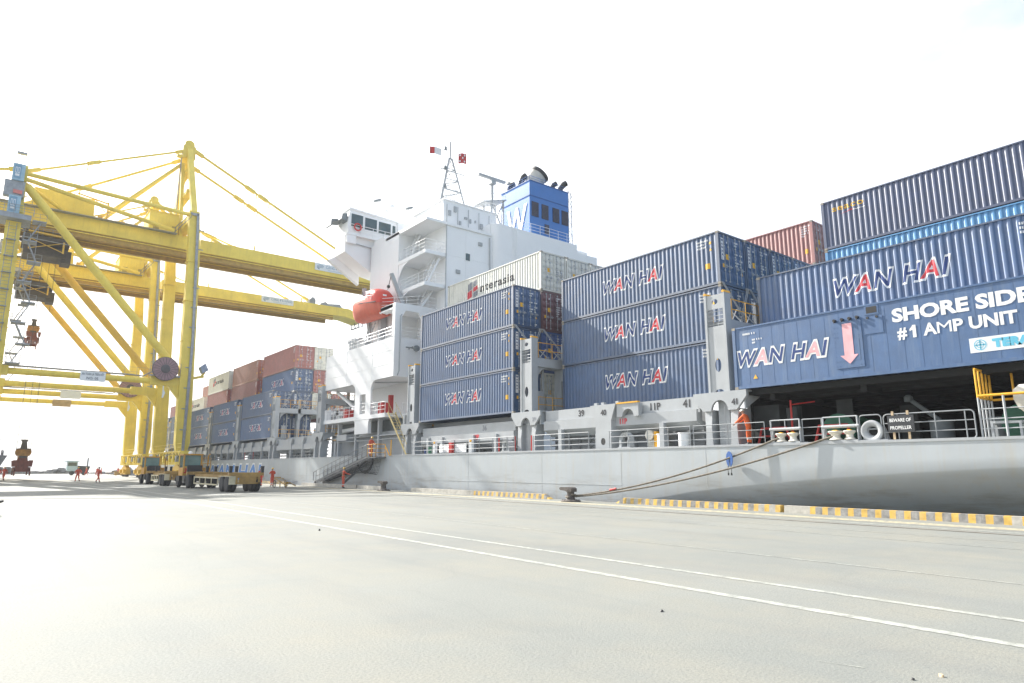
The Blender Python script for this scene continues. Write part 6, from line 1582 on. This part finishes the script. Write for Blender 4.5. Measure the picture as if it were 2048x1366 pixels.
def trailer(L=9.6):
    t = thing('skeletal_trailer', 'trailer', 'trailer'); K = dict(world=False)
    b = MB()
    for x in (-.55, .55): b.box(x - .09, x + .09, 0, L, 1.0, 1.38); 
    for k in range(7): y = .3 + k * (L - .6) / 6; b.box(-1.15, 1.15, y - .06, y + .06, 1.22, 1.38)
    b.box(-1.22, 1.22, -.05, .35, 1.18, 1.40).box(-1.22, 1.22, L - .4, L, 1.15, 1.40); b.prism([(L, 1.4), (L - 2.2, 1.4), (L - 2.2, 1.0), (L - .2, 1.15)], 'X', -.5, .5)
    b.build('frame', TRAILY, t, **K)
    b = MB(); b.box(-.62, .95, -.12, -.05, .58, .70).box(-.75, -.62, -.12, -.02, .58, 1.18).box(.82, .95, -.12, -.02, .58, 1.18).box(-.62, .82, -.10, -.04, 1.08, 1.18); b.box(-.5, .7, -.04, .0, .7, 1.08); b.build('rear_bumper', TRAILY, t, **K)
    b = MB(); b.prism([(.2, 1.2), (3.0, 1.2), (2.7, .75), (2.3, .62), (.5, .62), (.1, .85)], 'X', -1.0, -.62).prism([(.2, 1.2), (3.0, 1.2), (2.7, .75), (.5, .75)], 'X', .62, 1.0); b.build('suspension', TRAILY, t, **K)
    b = MB(); b.box(-1.18, -.66, .1, 2.9, 1.10, 1.14).box(-1.18, -.66, -.02, .08, .55, 1.14); b.build('mudguard', TRAILC, t, **K)
    g = MB()
    for x in (-1.14, 1.14):
        g.box(x - .03, x + .03, 3.1, L - 2.6, .92, 1.02).box(x - .03, x + .03, 3.1, L - 2.6, .42, .52)
        for k in range(5): y = 3.13 + k * (L - 5.8) / 4; g.box(x - .03, x + .03, y - .04, y + .04, .42, 1.02)
    g.build('side_guard', TRAILC, t, **K)
    for x in (-1.12, 1.12):
        for y in (.05, L * .5, L - .25):
            MB().box(x - .10, x + .10, y - .1, y + .1, 1.38, 1.50).prism([(x - .10, 1.5), (x + .10, 1.5), (x + .12, 1.86), (x - .12, 1.86)], 'Y', y - .09, y + .09).build('corner_guide', BLACKM, t, **K)
    b = MB(); b.box(-.5, -.4, L - 2.6, L - 2.5, .1, 1.0).box(.4, .5, L - 2.6, L - 2.5, .1, 1.0).box(-.62, -.3, L - 2.7, L - 2.4, .05, .1).box(.3, .62, L - 2.7, L - 2.4, .05, .1); b.build('landing_leg', BLACKM, t, **K)
    for s in (-1, 1):
        for y in (.85, 2.1): wheel(t, s * 1.02, y, .58, .31, s, True)
    return t
R1 = trailer(12.9); R1.location = (TX, 50.4, 0); tag(R1, 'empty rusty yellow skeletal trailer behind tractor 37, dual wheels at the rear', 'trailer'); R1['group'] = 'empty container trailers'
R2 = trailer(9.2); R2.location = (TX - .1, 71.6, 0); tag(R2, 'farther empty trailer between the two tractor cabs', 'trailer'); R2['group'] = 'empty container trailers'

# ================================================================== people
def person(label, loc, yaw, pose, suit, helmet=None, scale=1.0, fingers=True, group=None, harness=False, legs=None):
    """one continuous skinned body in the pose; hands with separate fingers; helmet, hair, belt as children.
    pose: joint name -> (x, y, z) in metres, figure facing +Y, left hand on -X"""
    t = thing('person', label, 'person', loc, yaw, group)
    J = dict(pelvis=(0, 0, .95), waist=(0, .0, 1.08), chest=(0, .01, 1.30), neck=(0, .015, 1.47), nape=(0, .02, 1.53), head=(0, .035, 1.64), crown=(0, .03, 1.73),
             shl=(-.185, 0, 1.42), shr=(.185, 0, 1.42), ell=(-.24, -.03, 1.14), elr=(.24, -.03, 1.14), wrl=(-.25, .08, .90), wrr=(.25, .08, .90),
             hpl=(-.095, 0, .90), hpr=(.095, 0, .90), knl=(-.11, .02, .50), knr=(.11, .02, .50), anl=(-.11, -.02, .09), anr=(.11, -.02, .09), tol=(-.13, .15, .035), tor=(.13, .15, .035), hll=(-.11, -.06, .04), hlr=(.11, -.06, .04))
    pose = dict(pose); face_dir = pose.pop('face', (0, 1, 0))
    J.update(pose)
    RAD = dict(pelvis=.155, waist=.145, chest=.165, neck=.062, nape=.060, head=.094, crown=.080, shl=.080, shr=.080, ell=.056, elr=.056, wrl=.042, wrr=.042, hpl=.105, hpr=.105, knl=.080, knr=.080, anl=.062, anr=.062, tol=.042, tor=.042, hll=.045, hlr=.045)
    E_ = [('pelvis', 'waist'), ('waist', 'chest'), ('chest', 'neck'), ('neck', 'nape'), ('nape', 'head'), ('head', 'crown'), ('chest', 'shl'), ('chest', 'shr'), ('shl', 'ell'), ('shr', 'elr'), ('ell', 'wrl'), ('elr', 'wrr'),
          ('pelvis', 'hpl'), ('pelvis', 'hpr'), ('hpl', 'knl'), ('hpr', 'knr'), ('knl', 'anl'), ('knr', 'anr'), ('anl', 'tol'), ('anr', 'tor')]
    V = [Vector(J[k]) for k in J]; names = list(J); rad = [RAD[k] for k in names]
    ed = [(names.index(a), names.index(b)) for a, b in E_]
    keep = sorted({i for e in ed for i in e}); mp = {k: i for i, k in enumerate(keep)}
    V = [V[k] for k in keep]; rad = [rad[k] for k in keep]; nm_ = [names[k] for k in keep]; ed = [(mp[a], mp[b]) for a, b in ed]
    # hands: palm plus five separate fingers
    for s, w, e in ((-1, 'wrl', 'ell'), (1, 'wrr', 'elr')):
        wv, ev = Vector(J[w]), Vector(J[e]); d = (wv - ev).normalized(); side = d.cross(Vector((0, 0, 1)))
        if side.length < .2: side = Vector((0, 1, 0)) - d * d.y
        side.normalize(); nrm = side.cross(d).normalized()
        o = len(V); V.append(wv + d * .075); rad.append(.030); nm_.append('hand'); ed.append((nm_.index(w), o))
        if fingers:
            for f, (off, L) in enumerate(((-.032, .068), (-.011, .080), (.011, .076), (.032, .060))):
                q = len(V); a = wv + d * .10 + side * off; c = a + d * L * .55 - nrm * .010; g_ = c + d * L * .35 - nrm * .026
                V += [a, c, g_]; rad += [.0095, .0085, .0075]; nm_ += ['hand'] * 3; ed += [(o, q), (q, q + 1), (q + 1, q + 2)]
            q = len(V); V += [wv + d * .055 + side * (-s) * .045, wv + d * .095 + side * (-s) * .058 - nrm * .012]; rad += [.011, .009]; nm_ += ['hand'] * 2; ed += [(o, q), (q, q + 1)]
    me = bpy.data.meshes.new('person_body'); me.from_pydata([tuple(v * scale) for v in V], ed, [])
    ob = bpy.data.objects.new('body', me); col.objects.link(ob)
    sk = ob.modifiers.new('Skin', 'SKIN'); sk.use_smooth_shade = True
    sd = me.skin_vertices[0].data
    for i, r in enumerate(rad):
        k = r * scale; flat_ = {'pelvis': (1.0, .78), 'waist': (1.0, .74), 'chest': (1.08, .74), 'head': (.86, 1.05), 'crown': (.80, .95)}.get(nm_[i], (1, 1))
        sd[i].radius = (k * flat_[0], k * flat_[1]); sd[i].use_root = (nm_[i] == 'pelvis')
    sb_ = ob.modifiers.new('Sub', 'SUBSURF'); sb_.levels = 1; sb_.render_levels = 1
    dg = bpy.context.evaluated_depsgraph_get(); dg.update()
    m2 = bpy.data.meshes.new_from_object(ob.evaluated_get(dg)); m2.name = 'body'
    bpy.data.objects.remove(ob); bpy.data.meshes.remove(me)
    m2.materials.clear()
    for m_ in (suit, SKIN, BOOT, REFL): m2.materials.append(m_)
    H_ = Vector(J['nape']) * scale; seg = [(V[i] * scale, nm_[i]) for i in range(len(V))]
    wl, wr = [Vector(J[k]) * scale for k in ('wrl', 'wrr')]
    kl, kr, al, ar = [Vector(J[k]) * scale for k in ('knl', 'knr', 'anl', 'anr')]
    for p in m2.polygons:
        c = p.center; i = min(range(len(seg)), key=lambda k: (seg[k][0] - c).length); n0 = seg[i][1]
        mi = 0
        if n0 in ('head', 'crown', 'nape', 'hand'): mi = 1
        elif n0 in ('anl', 'anr', 'tol', 'tor') and min((c - al).length, (c - ar).length) < .30 * scale and (c - (al if (c - al).length < (c - ar).length else ar)).z < .05 * scale + 0: mi = 2
        else:
            for k_, a_ in ((kl, al), (kr, ar)):
                m__ = k_.lerp(a_, .45)
                if (c - m__).length < .085 * scale and abs((c - m__).dot((a_ - k_).normalized())) < .032 * scale: mi = 3
        p.material_index = mi; p.use_smooth = True
    o = link('body', m2, t)
    hd = Vector(J['head']) * scale; cr = Vector(J['crown']) * scale; upv = (cr - Vector(J['nape']) * scale).normalized(); fwd = Vector(face_dir) ; fwd = (fwd - upv * fwd.dot(upv)).normalized(); rt_ = fwd.cross(upv)
    def HP(x, y, z): return hd + (rt_ * x + fwd * y + upv * z) * scale
    b = MB(); b.add([HP(-.012, .092, .0), HP(.012, .092, .0), HP(.018, .094, -.035), HP(-.018, .094, -.035), HP(0, .122, -.03)], [(0, 1, 4), (1, 2, 4), (2, 3, 4), (3, 0, 4)])
    for s in (-1, 1): b.lathe([(0, -.012), (.026, -.008), (.03, 0), (.024, .01), (0, .012)], HP(s * .088, -.005, -.01), 'X', 8)
    b.build('facial_features', SKIN, o, world=False)
    b = MB()
    for s in (-1, 1): b.lathe([(0, -.008), (.010, 0), (0, .008)], HP(s * .034, .092, .012), 'Y', 8)
    b.bar(HP(-.024, .098, -.056), HP(.024, .098, -.056), .006, .008); b.build('eyes_and_mouth', HAIR, o, world=False)
    b = MB(); V2 = []; F2 = []
    for i in range(5):
        th = math.pi * .5 * i / 4
        for k in range(14): a = 2 * math.pi * k / 14; V2.append(HP(.104 * math.cos(th) * math.cos(a), .112 * math.cos(th) * math.sin(a) - .01, .032 + .100 * math.sin(th)))
    F2 = [(i * 14 + k, i * 14 + (k + 1) % 14, (i + 1) * 14 + (k + 1) % 14, (i + 1) * 14 + k) for i in range(4) for k in range(14)]
    if helmet:
        rim = [HP(.128 * math.cos(2 * math.pi * k / 14), .128 * math.sin(2 * math.pi * k / 14) + (.045 if 0 < k < 7 else 0) - .01, .028) for k in range(14)]; n0 = len(V2); V2 += rim; F2 += [(n0 + k, n0 + (k + 1) % 14, (k + 1) % 14, k) for k in range(14)]
        b.add(V2, F2).build('helmet', helmet, t, world=False, smooth=60)
    else: b.add(V2, F2).build('hair', HAIR, t, world=False, smooth=60)
    b = MB(); wz = Vector(J['waist']) * scale; ring = [wz + Vector((.158 * scale * math.cos(2 * math.pi * k / 18), .128 * scale * math.sin(2 * math.pi * k / 18), -.02)) for k in range(19)]; b.tube(ring, .022, 6, caps=False)
    if harness:
        cz_ = Vector(J['chest']) * scale
        for s in (-1, 1): b.tube([wz + Vector((s * .08, -.12, 0)), cz_ + Vector((-s * .06, -.13, .02)), cz_ + Vector((-s * .11, -.05, .15))], .016, 5)
    b.build('belt', KHAKI if harness else suit, t, world=False)
    return t
WALK = dict(knl=(-.11, .20, .52), anl=(-.11, .30, .10), tol=(-.12, .45, .08), knr=(.11, -.02, .50), anr=(.11, -.30, .16), tor=(.12, -.18, .04), ell=(-.25, -.12, 1.15), wrl=(-.24, -.14, .93), elr=(.25, .06, 1.15), wrr=(.22, .26, 1.0))
STAND = {}
# worker leaning on the ship's rail
person('worker in orange coverall and white helmet leaning on the ship rail beside the mooring deck', (27.02, 17.05, DZ), R(8), dict(
    waist=(0, .03, 1.09), chest=(0, .10, 1.29), neck=(0, .18, 1.45), nape=(0, .21, 1.50), head=(0, .27, 1.59), crown=(0, .28, 1.68), shl=(-.18, .15, 1.40), shr=(.18, .15, 1.40), ell=(-.22, .34, 1.21), elr=(.22, .34, 1.21), wrl=(-.17, .56, 1.06), wrr=(.15, .58, 1.06), face=(-.2, 1, -.45)), COVO, HELW, .96, harness=False)
person('worker in red coverall and yellow helmet standing at the top of the gangway', (25.9, 52.4, 2.62), R(200), dict(ell=(-.24, .12, 1.18), wrl=(-.20, .34, 1.10), head=(0, .06, 1.63), crown=(0, .06, 1.72), face=(.2, 1, -.3)), COVR, HELY, .98)
person('worker in red coverall and harness at the gangway foot, arm stretched out', (24.35, 54.3, 0), R(-95), dict(elr=(.30, .12, 1.26), wrr=(.42, .38, 1.18), ell=(-.26, .05, 1.16), wrl=(-.24, .22, .98), knl=(-.13, .03, .50), anl=(-.16, 0, .09), tol=(-.19, .16, .035)), COVR, HELY, 1.0, harness=True)
person('worker in red coverall walking with one arm swung back, middle of the quay', (10.9, 93.4, 0), R(-60), WALK, COVR, None, 1.03, fingers=False)
person('worker in red coverall and yellow helmet walking with hands on hips', (9.35, 98.6, 0), R(15), dict(WALK, ell=(-.36, -.08, 1.18), wrl=(-.20, .06, 1.02), elr=(.36, -.08, 1.18), wrr=(.20, .06, 1.02)), COVR, HELY, 1.03, fingers=False)
person('worker in red coverall walking in front of the low spreader', (2.35, 112.5, 0), R(150), WALK, COVR, HELY, 1.05, fingers=False)
person('worker in red coverall half hidden behind another beside the low spreader', (1.75, 115.5, 0), R(170), STAND, COVR, HELY, 1.05, fingers=False)
gp = 'distant workers in red near the end of the quay'
for lab, x, y, yaw, p, sc_ in (('distant worker in red stooping by the dark truck at the quay end', 18.4, 178, 40, WALK, 1), ('distant worker in dark red standing leftmost of a close pair at the quay end', 20.6, 179, 0, STAND, 1), ('distant worker in red standing rightmost of a close pair at the quay end', 21.3, 178, 90, STAND, 1),
                          ('distant worker in red alone by the black bollard at the quay end', 25.0, 181, 180, dict(elr=(.3, .1, 1.3), wrr=(.3, .3, 1.5)), 1)):
    person(lab, (x, y, 0), R(yaw), p, COVR, HELY, 1.0, fingers=False, group=gp)
person('worker in red coverall standing behind the trailer beside the hand cart', (21.35, 63.3, 0), R(20), dict(ell=(-.34, .02, 1.22), wrl=(-.16, .16, 1.20), elr=(.34, .02, 1.22), wrr=(.16, .16, 1.20)), COVR, HELY, .98, fingers=False)
person('worker in red half hidden behind the trailer guide post', (20.55, 64.2, 0), R(0), STAND, COVR, HELY, .98, fingers=False)
person('person in dark trousers striding out of the picture, one black shoe raised behind', (.30, 33.27, 0), R(80), dict(knl=(-.11, .22, .52), anl=(-.11, .26, .10), tol=(-.12, .42, .05), knr=(.10, -.06, .52), anr=(.10, -.36, .42), tor=(.11, -.50, .47)), mat('dark_blue_cloth', (.03, .035, .05), rough=.8, var=.2), None, 1.0, fingers=False)

# ================================================================== quay furniture
def kerb(y0, y1, label, bare=(), painted=True, seed=0, ramp=(0, 0), x=25.15):
    t = thing('kerb_block', label, 'kerb', (x, (y0 + y1) / 2, 0), 0, 'painted kerb blocks along the quay edge')
    KC = mat('kerb_concrete', (.40, .38, .33), rough=.9, var=.25, scale=3, streak=.3); KY = mat('kerb_yellow', (.58, .37, .08), rough=.8, var=.25, scale=4, rust=.0, streak=.3, dirt=(.45, .40, .32)); KB = mat('kerb_black', (.26, .25, .23), rough=.85, var=.4, scale=4, streak=.7, dirt=(.06, .06, .055))
    r = random.Random(seed); b = MB(); y = y0; c = 0
    while y < y1 - .05:
        L = min(.21 if c % 2 == 0 else .27, y1 - y); bare_ = any(a <= y <= e for a, e in bare)
        b.cur = 0 if bare_ or not painted else (1 if c % 2 == 0 else (2 if r.random() < .85 else 0))
        j = .004 * (c % 2)
        za = .27 * min(1, (y - y0) / ramp[0] if ramp[0] else 1) ; zb = .27 * min(1, (y + L - y0) / ramp[0] if ramp[0] else 1)
        if ramp[1]: za = min(za, .27 * (y1 - y) / ramp[1]); zb = min(zb, .27 * (y1 - y - L) / ramp[1])
        za = max(za, .02); zb = max(zb, .02)
        P = [(x + .0, 0), (x + .04, 1), (x + .30, 1), (x + .36, 0)]
        V = [(px + (0 if k else 0), y, (za if k else 0) * (1 if k else 0)) for px, k in P] + [(px, y + L, (zb if k else 0)) for px, k in P]
        b.add(V, [(0, 1, 5, 4), (1, 2, 6, 5), (2, 3, 7, 6), (0, 3, 2, 1), (4, 5, 6, 7)])
        y += L; c += 1
    b.build('kerb_body', [KC, KY, KB], t, smooth=0)
    return t
kerb(-4, 14.55, 'yellow and black kerb block at the stern end, with a short bare stretch', bare=((13.3, 14.6),), seed=1)
kerb(14.72, 23.6, 'yellow and black kerb block just past the bollard holding the mooring rope', seed=2, ramp=(0, .5))
kerb(28.6, 44.2, 'faded yellow and black kerb block between the two bollards', seed=3, ramp=(.5, 0), bare=((36, 44.5),))
kerb(49.0, 53.2, 'bare concrete kerb block beside the man at the gangway foot', painted=False, seed=4)
kerb(53.5, 66.0, 'bare concrete kerb block under the lower end of the gangway', painted=False, seed=5)
kerb(70.5, 92.0, 'kerb block hidden mostly behind the trailer', seed=6)
def bollard(label, y, x=24.35):
    t = thing('bollard', label, 'bollard', (x, y, 0), 0, 'iron mooring bollards'); b = MB()
    b.lathe([(.52, 0), (.52, .05), (.44, .09), (.26, .12), (.20, .22), (.185, .40), (.21, .52), (.24, .60)], (0, 0, 0), 'Z', 22)
    for k in range(8): a = 2 * math.pi * k / 8; b.cyl((.43 * math.cos(a), .43 * math.sin(a), .05), (.43 * math.cos(a), .43 * math.sin(a), .11), .035, 6)
    b.build('bollard_post', BOLL, t, world=False)
    b = MB(); b.prism([(-.24, .50), (.10, .50), (.22, .55), (.60, .58), (.66, .64), (.62, .72), (.45, .74), (-.14, .74), (-.26, .66)], 'X', -.21, .21); b.build('bollard_head', BOLL, t, world=False)
    return t
bollard('iron bollard with the mooring ropes looped round it', 26.0); bollard('iron bollard without rope beside the gangway net', 46.9)
def rope(label, pts, r=.042):
    b = MB(); P = [Vector(p) for p in pts]; out = []
    for a, c in zip(P, P[1:]):
        n = max(2, int((c - a).length / .5))
        for i in range(n): out.append(a.lerp(c, i / n))
    out.append(P[-1]); tot = len(out) - 1
    for i, p in enumerate(out): p.z -= .55 * 4 * (i / tot) * (1 - i / tot) * (len(out) > 8) * .7
    o = tag(b.tube(out, r, 8).build('mooring_rope', ROPEM, smooth=60), label, 'rope'); o['group'] = 'mooring ropes to the bollard'; return o
loop = [(24.35 + .26 * math.cos(a), 26.0 + .26 * math.sin(a), .22 + .02 * k) for k, a in enumerate([R(200 - 40 * i) for i in range(9)])]
rope('upper mooring rope running from the bollard through the blue rat guard to the farther roller', [(24.6, 25.9, .30), (26.5, 15.35, 2.98)])
rope('lower mooring rope running from the bollard to the nearer roller', [(24.62, 25.85, .26), (26.52, 12.95, 3.0)])
b = MB(); b.tube(loop, .045, 8); b.tube([loop[0], (24.62, 25.85, .26)], .045, 8); b.tube([loop[-1], (24.6, 25.9, .30)], .045, 8)
tag(b.build('rope_eye', ROPEM, smooth=60), 'rope eye looped round the foot of the near bollard', 'rope')
b = MB(); p = Vector((24.6, 25.9, .30)).lerp(Vector((26.5, 15.35, 2.98)), .20); q = Vector((24.6, 25.9, .30)).lerp(Vector((26.5, 15.35, 2.98)), .235)
b.tube([p - Vector((0, 0, .20)), q - Vector((0, 0, .225))], .06, 8); tag(b.build('rope_wrap', REDM, smooth=60), 'red wrapping bound round the mooring rope', 'wrapping')
# rat guard: slotted blue disc on the rope
RG = thing('rat_guard', 'blue slotted disc rat guard hung on the upper mooring rope', 'rat guard', (26.12, 17.55, 2.12))
b = MB(); n = 30; V = []
for k in range(n + 1):
    a = R(-80 + (340) * k / n); V += [(.05 * math.cos(a) * 0 + 0, .03 * math.cos(a), .03 * math.sin(a)), (0, .34 * math.cos(a), .34 * math.sin(a))]
V += [(x + .02, y, z) for x, y, z in V]; N = 2 * (n + 1)
F = []
for k in range(n): q = (2 * k, 2 * k + 1, 2 * k + 3, 2 * k + 2); F += [q, tuple(i + N for i in q[::-1]), (2 * k + 1, 2 * k + 1 + N, 2 * k + 3 + N, 2 * k + 3)]
b.add(V, F); o = b.build('disc', mat('rat_guard_blue', (.015, .06, .20), rough=.4, var=.1), RG, world=False); o.rotation_euler = (0, 0, R(-32))
b = MB()
for y in (-.07, .07): b.tube([(0, y, -.30), (0, y * 1.3, -.50), (0, y * 1.1, -.64)], .014, 6); b.cbox((0, y * 1.1, -.66), .05, .05, .10)
b.build('tie_cord', BLACKM, RG, world=False)
# warning sign tied to the stern rail
WS = thing('warning_sign', 'black board reading BEWARE OF PROPELLER tied to the stern rail', 'sign', (26.5, 10.42, 3.05))
b = MB(); b.box(26.50, 26.53, 9.99, 10.90, 3.04, 3.66); WB_ = b.build('board', SIGND, WS)
b = MB()
for txt, z in (('BEWARE OF', 3.42), ('PROPELLER', 3.14)): put_text(b, txt, (26.492, 10.82, z), (0, -1, 0), (0, 0, 1), .125, .004, 0, mi=0, fit=.74)
b.build('lettering', WHITE, WB_)
b = MB()
for y in (10.20, 10.72): b.box(26.53, 26.57, y - .04, y + .04, 2.78, 3.82)
b.build('batten', WOOD, WS)
# two-wheeled hand cart
HC = thing('hand_cart', 'two-wheeled wooden hand cart standing on the quay near the gangway', 'cart', (20.9, 58.6, 0))
b = MB(); b.bar((20.5, 60.2, .80), (20.5, 56.9, .22), .07); b.bar((21.2, 60.2, .80), (21.2, 56.9, .22), .07)
for k in range(6): t_ = k / 6; p = Vector((20.85, 60.2, .80)).lerp(Vector((20.85, 57.4, .31)), t_); b.bar(p - Vector((.4, 0, 0)), p + Vector((.4, 0, 0)), .09, .03)
b.box(20.45, 20.5, 58.6, 60.1, .85, .95).bar((20.6, 59.0, .55), (20.6, 59.0, .02), .06).bar((21.1, 59.0, .55), (21.1, 59.0, .02), .06); b.build('cart_frame', TRAILY, HC)
for x in (20.35, 21.35):
    w_ = MB(); ring = [(x, 59.7 + .32 * math.cos(2 * math.pi * k / 20), .34 + .32 * math.sin(2 * math.pi * k / 20)) for k in range(21)]; w_.tube(ring, .03, 8, caps=False)
    for k in range(8): a = math.pi * k / 4; w_.tube([(x, 59.7, .34), (x, 59.7 + .32 * math.cos(a), .34 + .32 * math.sin(a))], .01, 4)
    w_.build('wheel', RUBBER, HC)
b = MB(); b.bar((20.9, 58.0, .6), (21.0, 56.6, .55), .5, .06); b.bar((20.7, 58.4, .75), (21.1, 57.2, .55), .05); b.build('load_boards', CRANEG, HC)
# dark lorry and small boat hull near the quay end
LO = thing('lorry', 'dark lorry with pale cab standing near the far end of the quay', 'truck', (17.6, 185, 0))
b = MB(); b.box(15.2, 17.2, 184, 186.4, .9, 3.1); CB = b.build('cab', mat('lorry_pale_blue', (.42, .55, .58), var=.1), LO); MB().box(15.16, 15.2, 184.3, 186.1, 2.1, 2.9).box(15.3, 17.0, 183.96, 184, 2.1, 2.9).build('window', GLASS, CB)
MB().prism([(17.3, 1.1), (19.4, 1.0), (19.7, 2.0), (17.2, 2.2)], 'Y', 184, 186.4).box(15.0, 19.4, 184.2, 186.2, .8, 1.1).build('load_bed', BLACKM, LO); MB().box(14.4, 17.6, 183.9, 186.5, 3.1, 3.25).build('cab_roof', mat('lorry_pale_blue', (.42, .55, .58)), LO)
for x in (16.2, 18.6): MB().lathe([(.2, -.2), (.5, -.2), (.5, .2), (.2, .2)], (x, 184.2, .5), 'Y', 16).build('wheel', RUBBER, LO)
MB().tube([(19.2, 185, 1.1), (19.2, 185, 4.0)], .12, 8).build('crane_post', BLACKM, LO)
tag(MB().lathe([(.55, 0), (.5, .3), (.35, .5), (.6, .9), (.5, 1.1), (0, 1.15)], (27.0 - 1.9, 184.5, 0), 'Z', 14).build('bollard', BOLL), 'black bollard at the far end of the quay beside a lone worker', 'bollard')
tag(MB().box(23.2, 24.6, 172, 173.2, .2, .9).cyl((23.4, 171.9, .3), (23.4, 172.1, .3), .3, 12).cyl((24.4, 171.9, .3), (24.4, 172.1, .3), .3, 12).bar((23.2, 172.6, .8), (21.4, 172.6, .5), .1).build('barrow', TRAILY), 'small yellow barrow among the distant workers', 'barrow')
# another ship berthed beyond the quay end
S2 = thing('cargo_ship', 'other ship with dark hull and white superstructure at the picture edge beyond the quay', 'ship', (-40, 262, -2))
b = MB(); b.prism([(-95, -2), (2.0, -2), (5.2, 5.2), (-95, 5.2)], 'Y', 240, 256); b.build('hull', mat('far_hull_grey', (.09, .095, .10), var=.2), S2)
b = MB(); b.box(-40, .3, 241, 255, 5.2, 9.5).box(-40, -.9, 241, 255, 9.5, 15.5); b.box(-3, 3.3, 243, 252, 9.6, 9.9).box(2.6, 3.0, 243, 244, 9.9, 11); b.build('superstructure', SHIPW, S2)
b = MB(); b.box(-12, -1.2, 243, 254, 15.5, 17.5); b.build('mast_house', STEELG, S2)
F2_ = MB().prism([(-14, 17.5), (-2.0, 17.5), (-.5, 31.0), (-14, 31.0)], 'Y', 244, 253).build('funnel', mat('far_funnel_navy', (.03, .035, .09), var=.1), S2)
MB().prism([(-14.1, 25.0), (-1.05, 25.0), (-.6, 28.6), (-14.1, 28.6)], 'Y', 243.8, 253.2).build('funnel_band', WHITE, F2_)
st_ = []
for k in range(10): a = R(90 + 36 * k); r_ = 1.2 if k % 2 == 0 else .5; st_.append((-3.2 + r_ * math.cos(a), 26.8 + r_ * math.sin(a)))
MB().prism(st_, 'Y', 243.6, 243.79).build('emblem', REDM, F2_)
b = MB(); rr_ = random.Random(2)
for k in range(16): x = .6 + rr_.random() * 3.6; b.tube([(x, 242 + rr_.random() * 6, 5.2), (x, 243, 5.2 + rr_.uniform(.8, 1.8))], .14, 6)
b.build('deck_gear', DECKG, S2)
# litter on the near pavement
def bit(label, x, y, L, w, h, m, a):
    b = MB(); r = random.Random(label); n = 9; V = []
    for z in (0, 1):
        for k in range(n): t_ = 2 * math.pi * k / n; q = r.uniform(.75, 1.2) * (1 if z == 0 else .7); V.append((L * q * math.cos(t_) * math.cos(a) - w * q * math.sin(t_) * math.sin(a), L * q * math.cos(t_) * math.sin(a) + w * q * math.sin(t_) * math.cos(a), z * h))
    F = [(k, (k + 1) % n, n + (k + 1) % n, n + k) for k in range(n)] + [tuple(range(n, 2 * n)), tuple(range(n - 1, -1, -1))]
    o = tag(b.add([(vx + x, vy + y, vz) for vx, vy, vz in V], F).build('debris', m, smooth=0), label, 'litter'); return o
bit('small black lump lying on the pavement short of the white lines', 6.81, 5.66, .04, .018, .02, BLACKM, .3)
bit('pale splinter of wood on the pavement nearest the picture corner', 6.63, 2.51, .035, .018, .02, WOOD, .9)
bit('dark chip lying beside the pale wood splinter', 6.34, 2.62, .020, .015, .015, BLACKM, .2)
bit('tiny black pebble on the pavement just short of the thick white line', 7.67, 18.54, .03, .03, .05, BLACKM, 0)

# ------------------------------------------------------------------ air
HZ = MB().box(-1600, 3400, -30, 3900, -4.2, 420).build('haze', bpy.data.materials.new('haze_air'), None)
hm = HZ.data.materials[0]; hm.use_nodes = True; nt = hm.node_tree
for n_ in list(nt.nodes):
    if n_.type == 'BSDF_PRINCIPLED': nt.nodes.remove(n_)
pv = nt.nodes.new('ShaderNodeVolumePrincipled'); pv.inputs['Color'].default_value = (.93, .96, 1.0, 1); pv.inputs['Density'].default_value = .00042; pv.inputs['Anisotropy'].default_value = .1
nt.links.new(pv.outputs[0], [n for n in nt.nodes if n.type == 'OUTPUT_MATERIAL'][0].inputs['Volume'])
tag(HZ, kind='stuff', label='thin bright sea haze over the harbour')
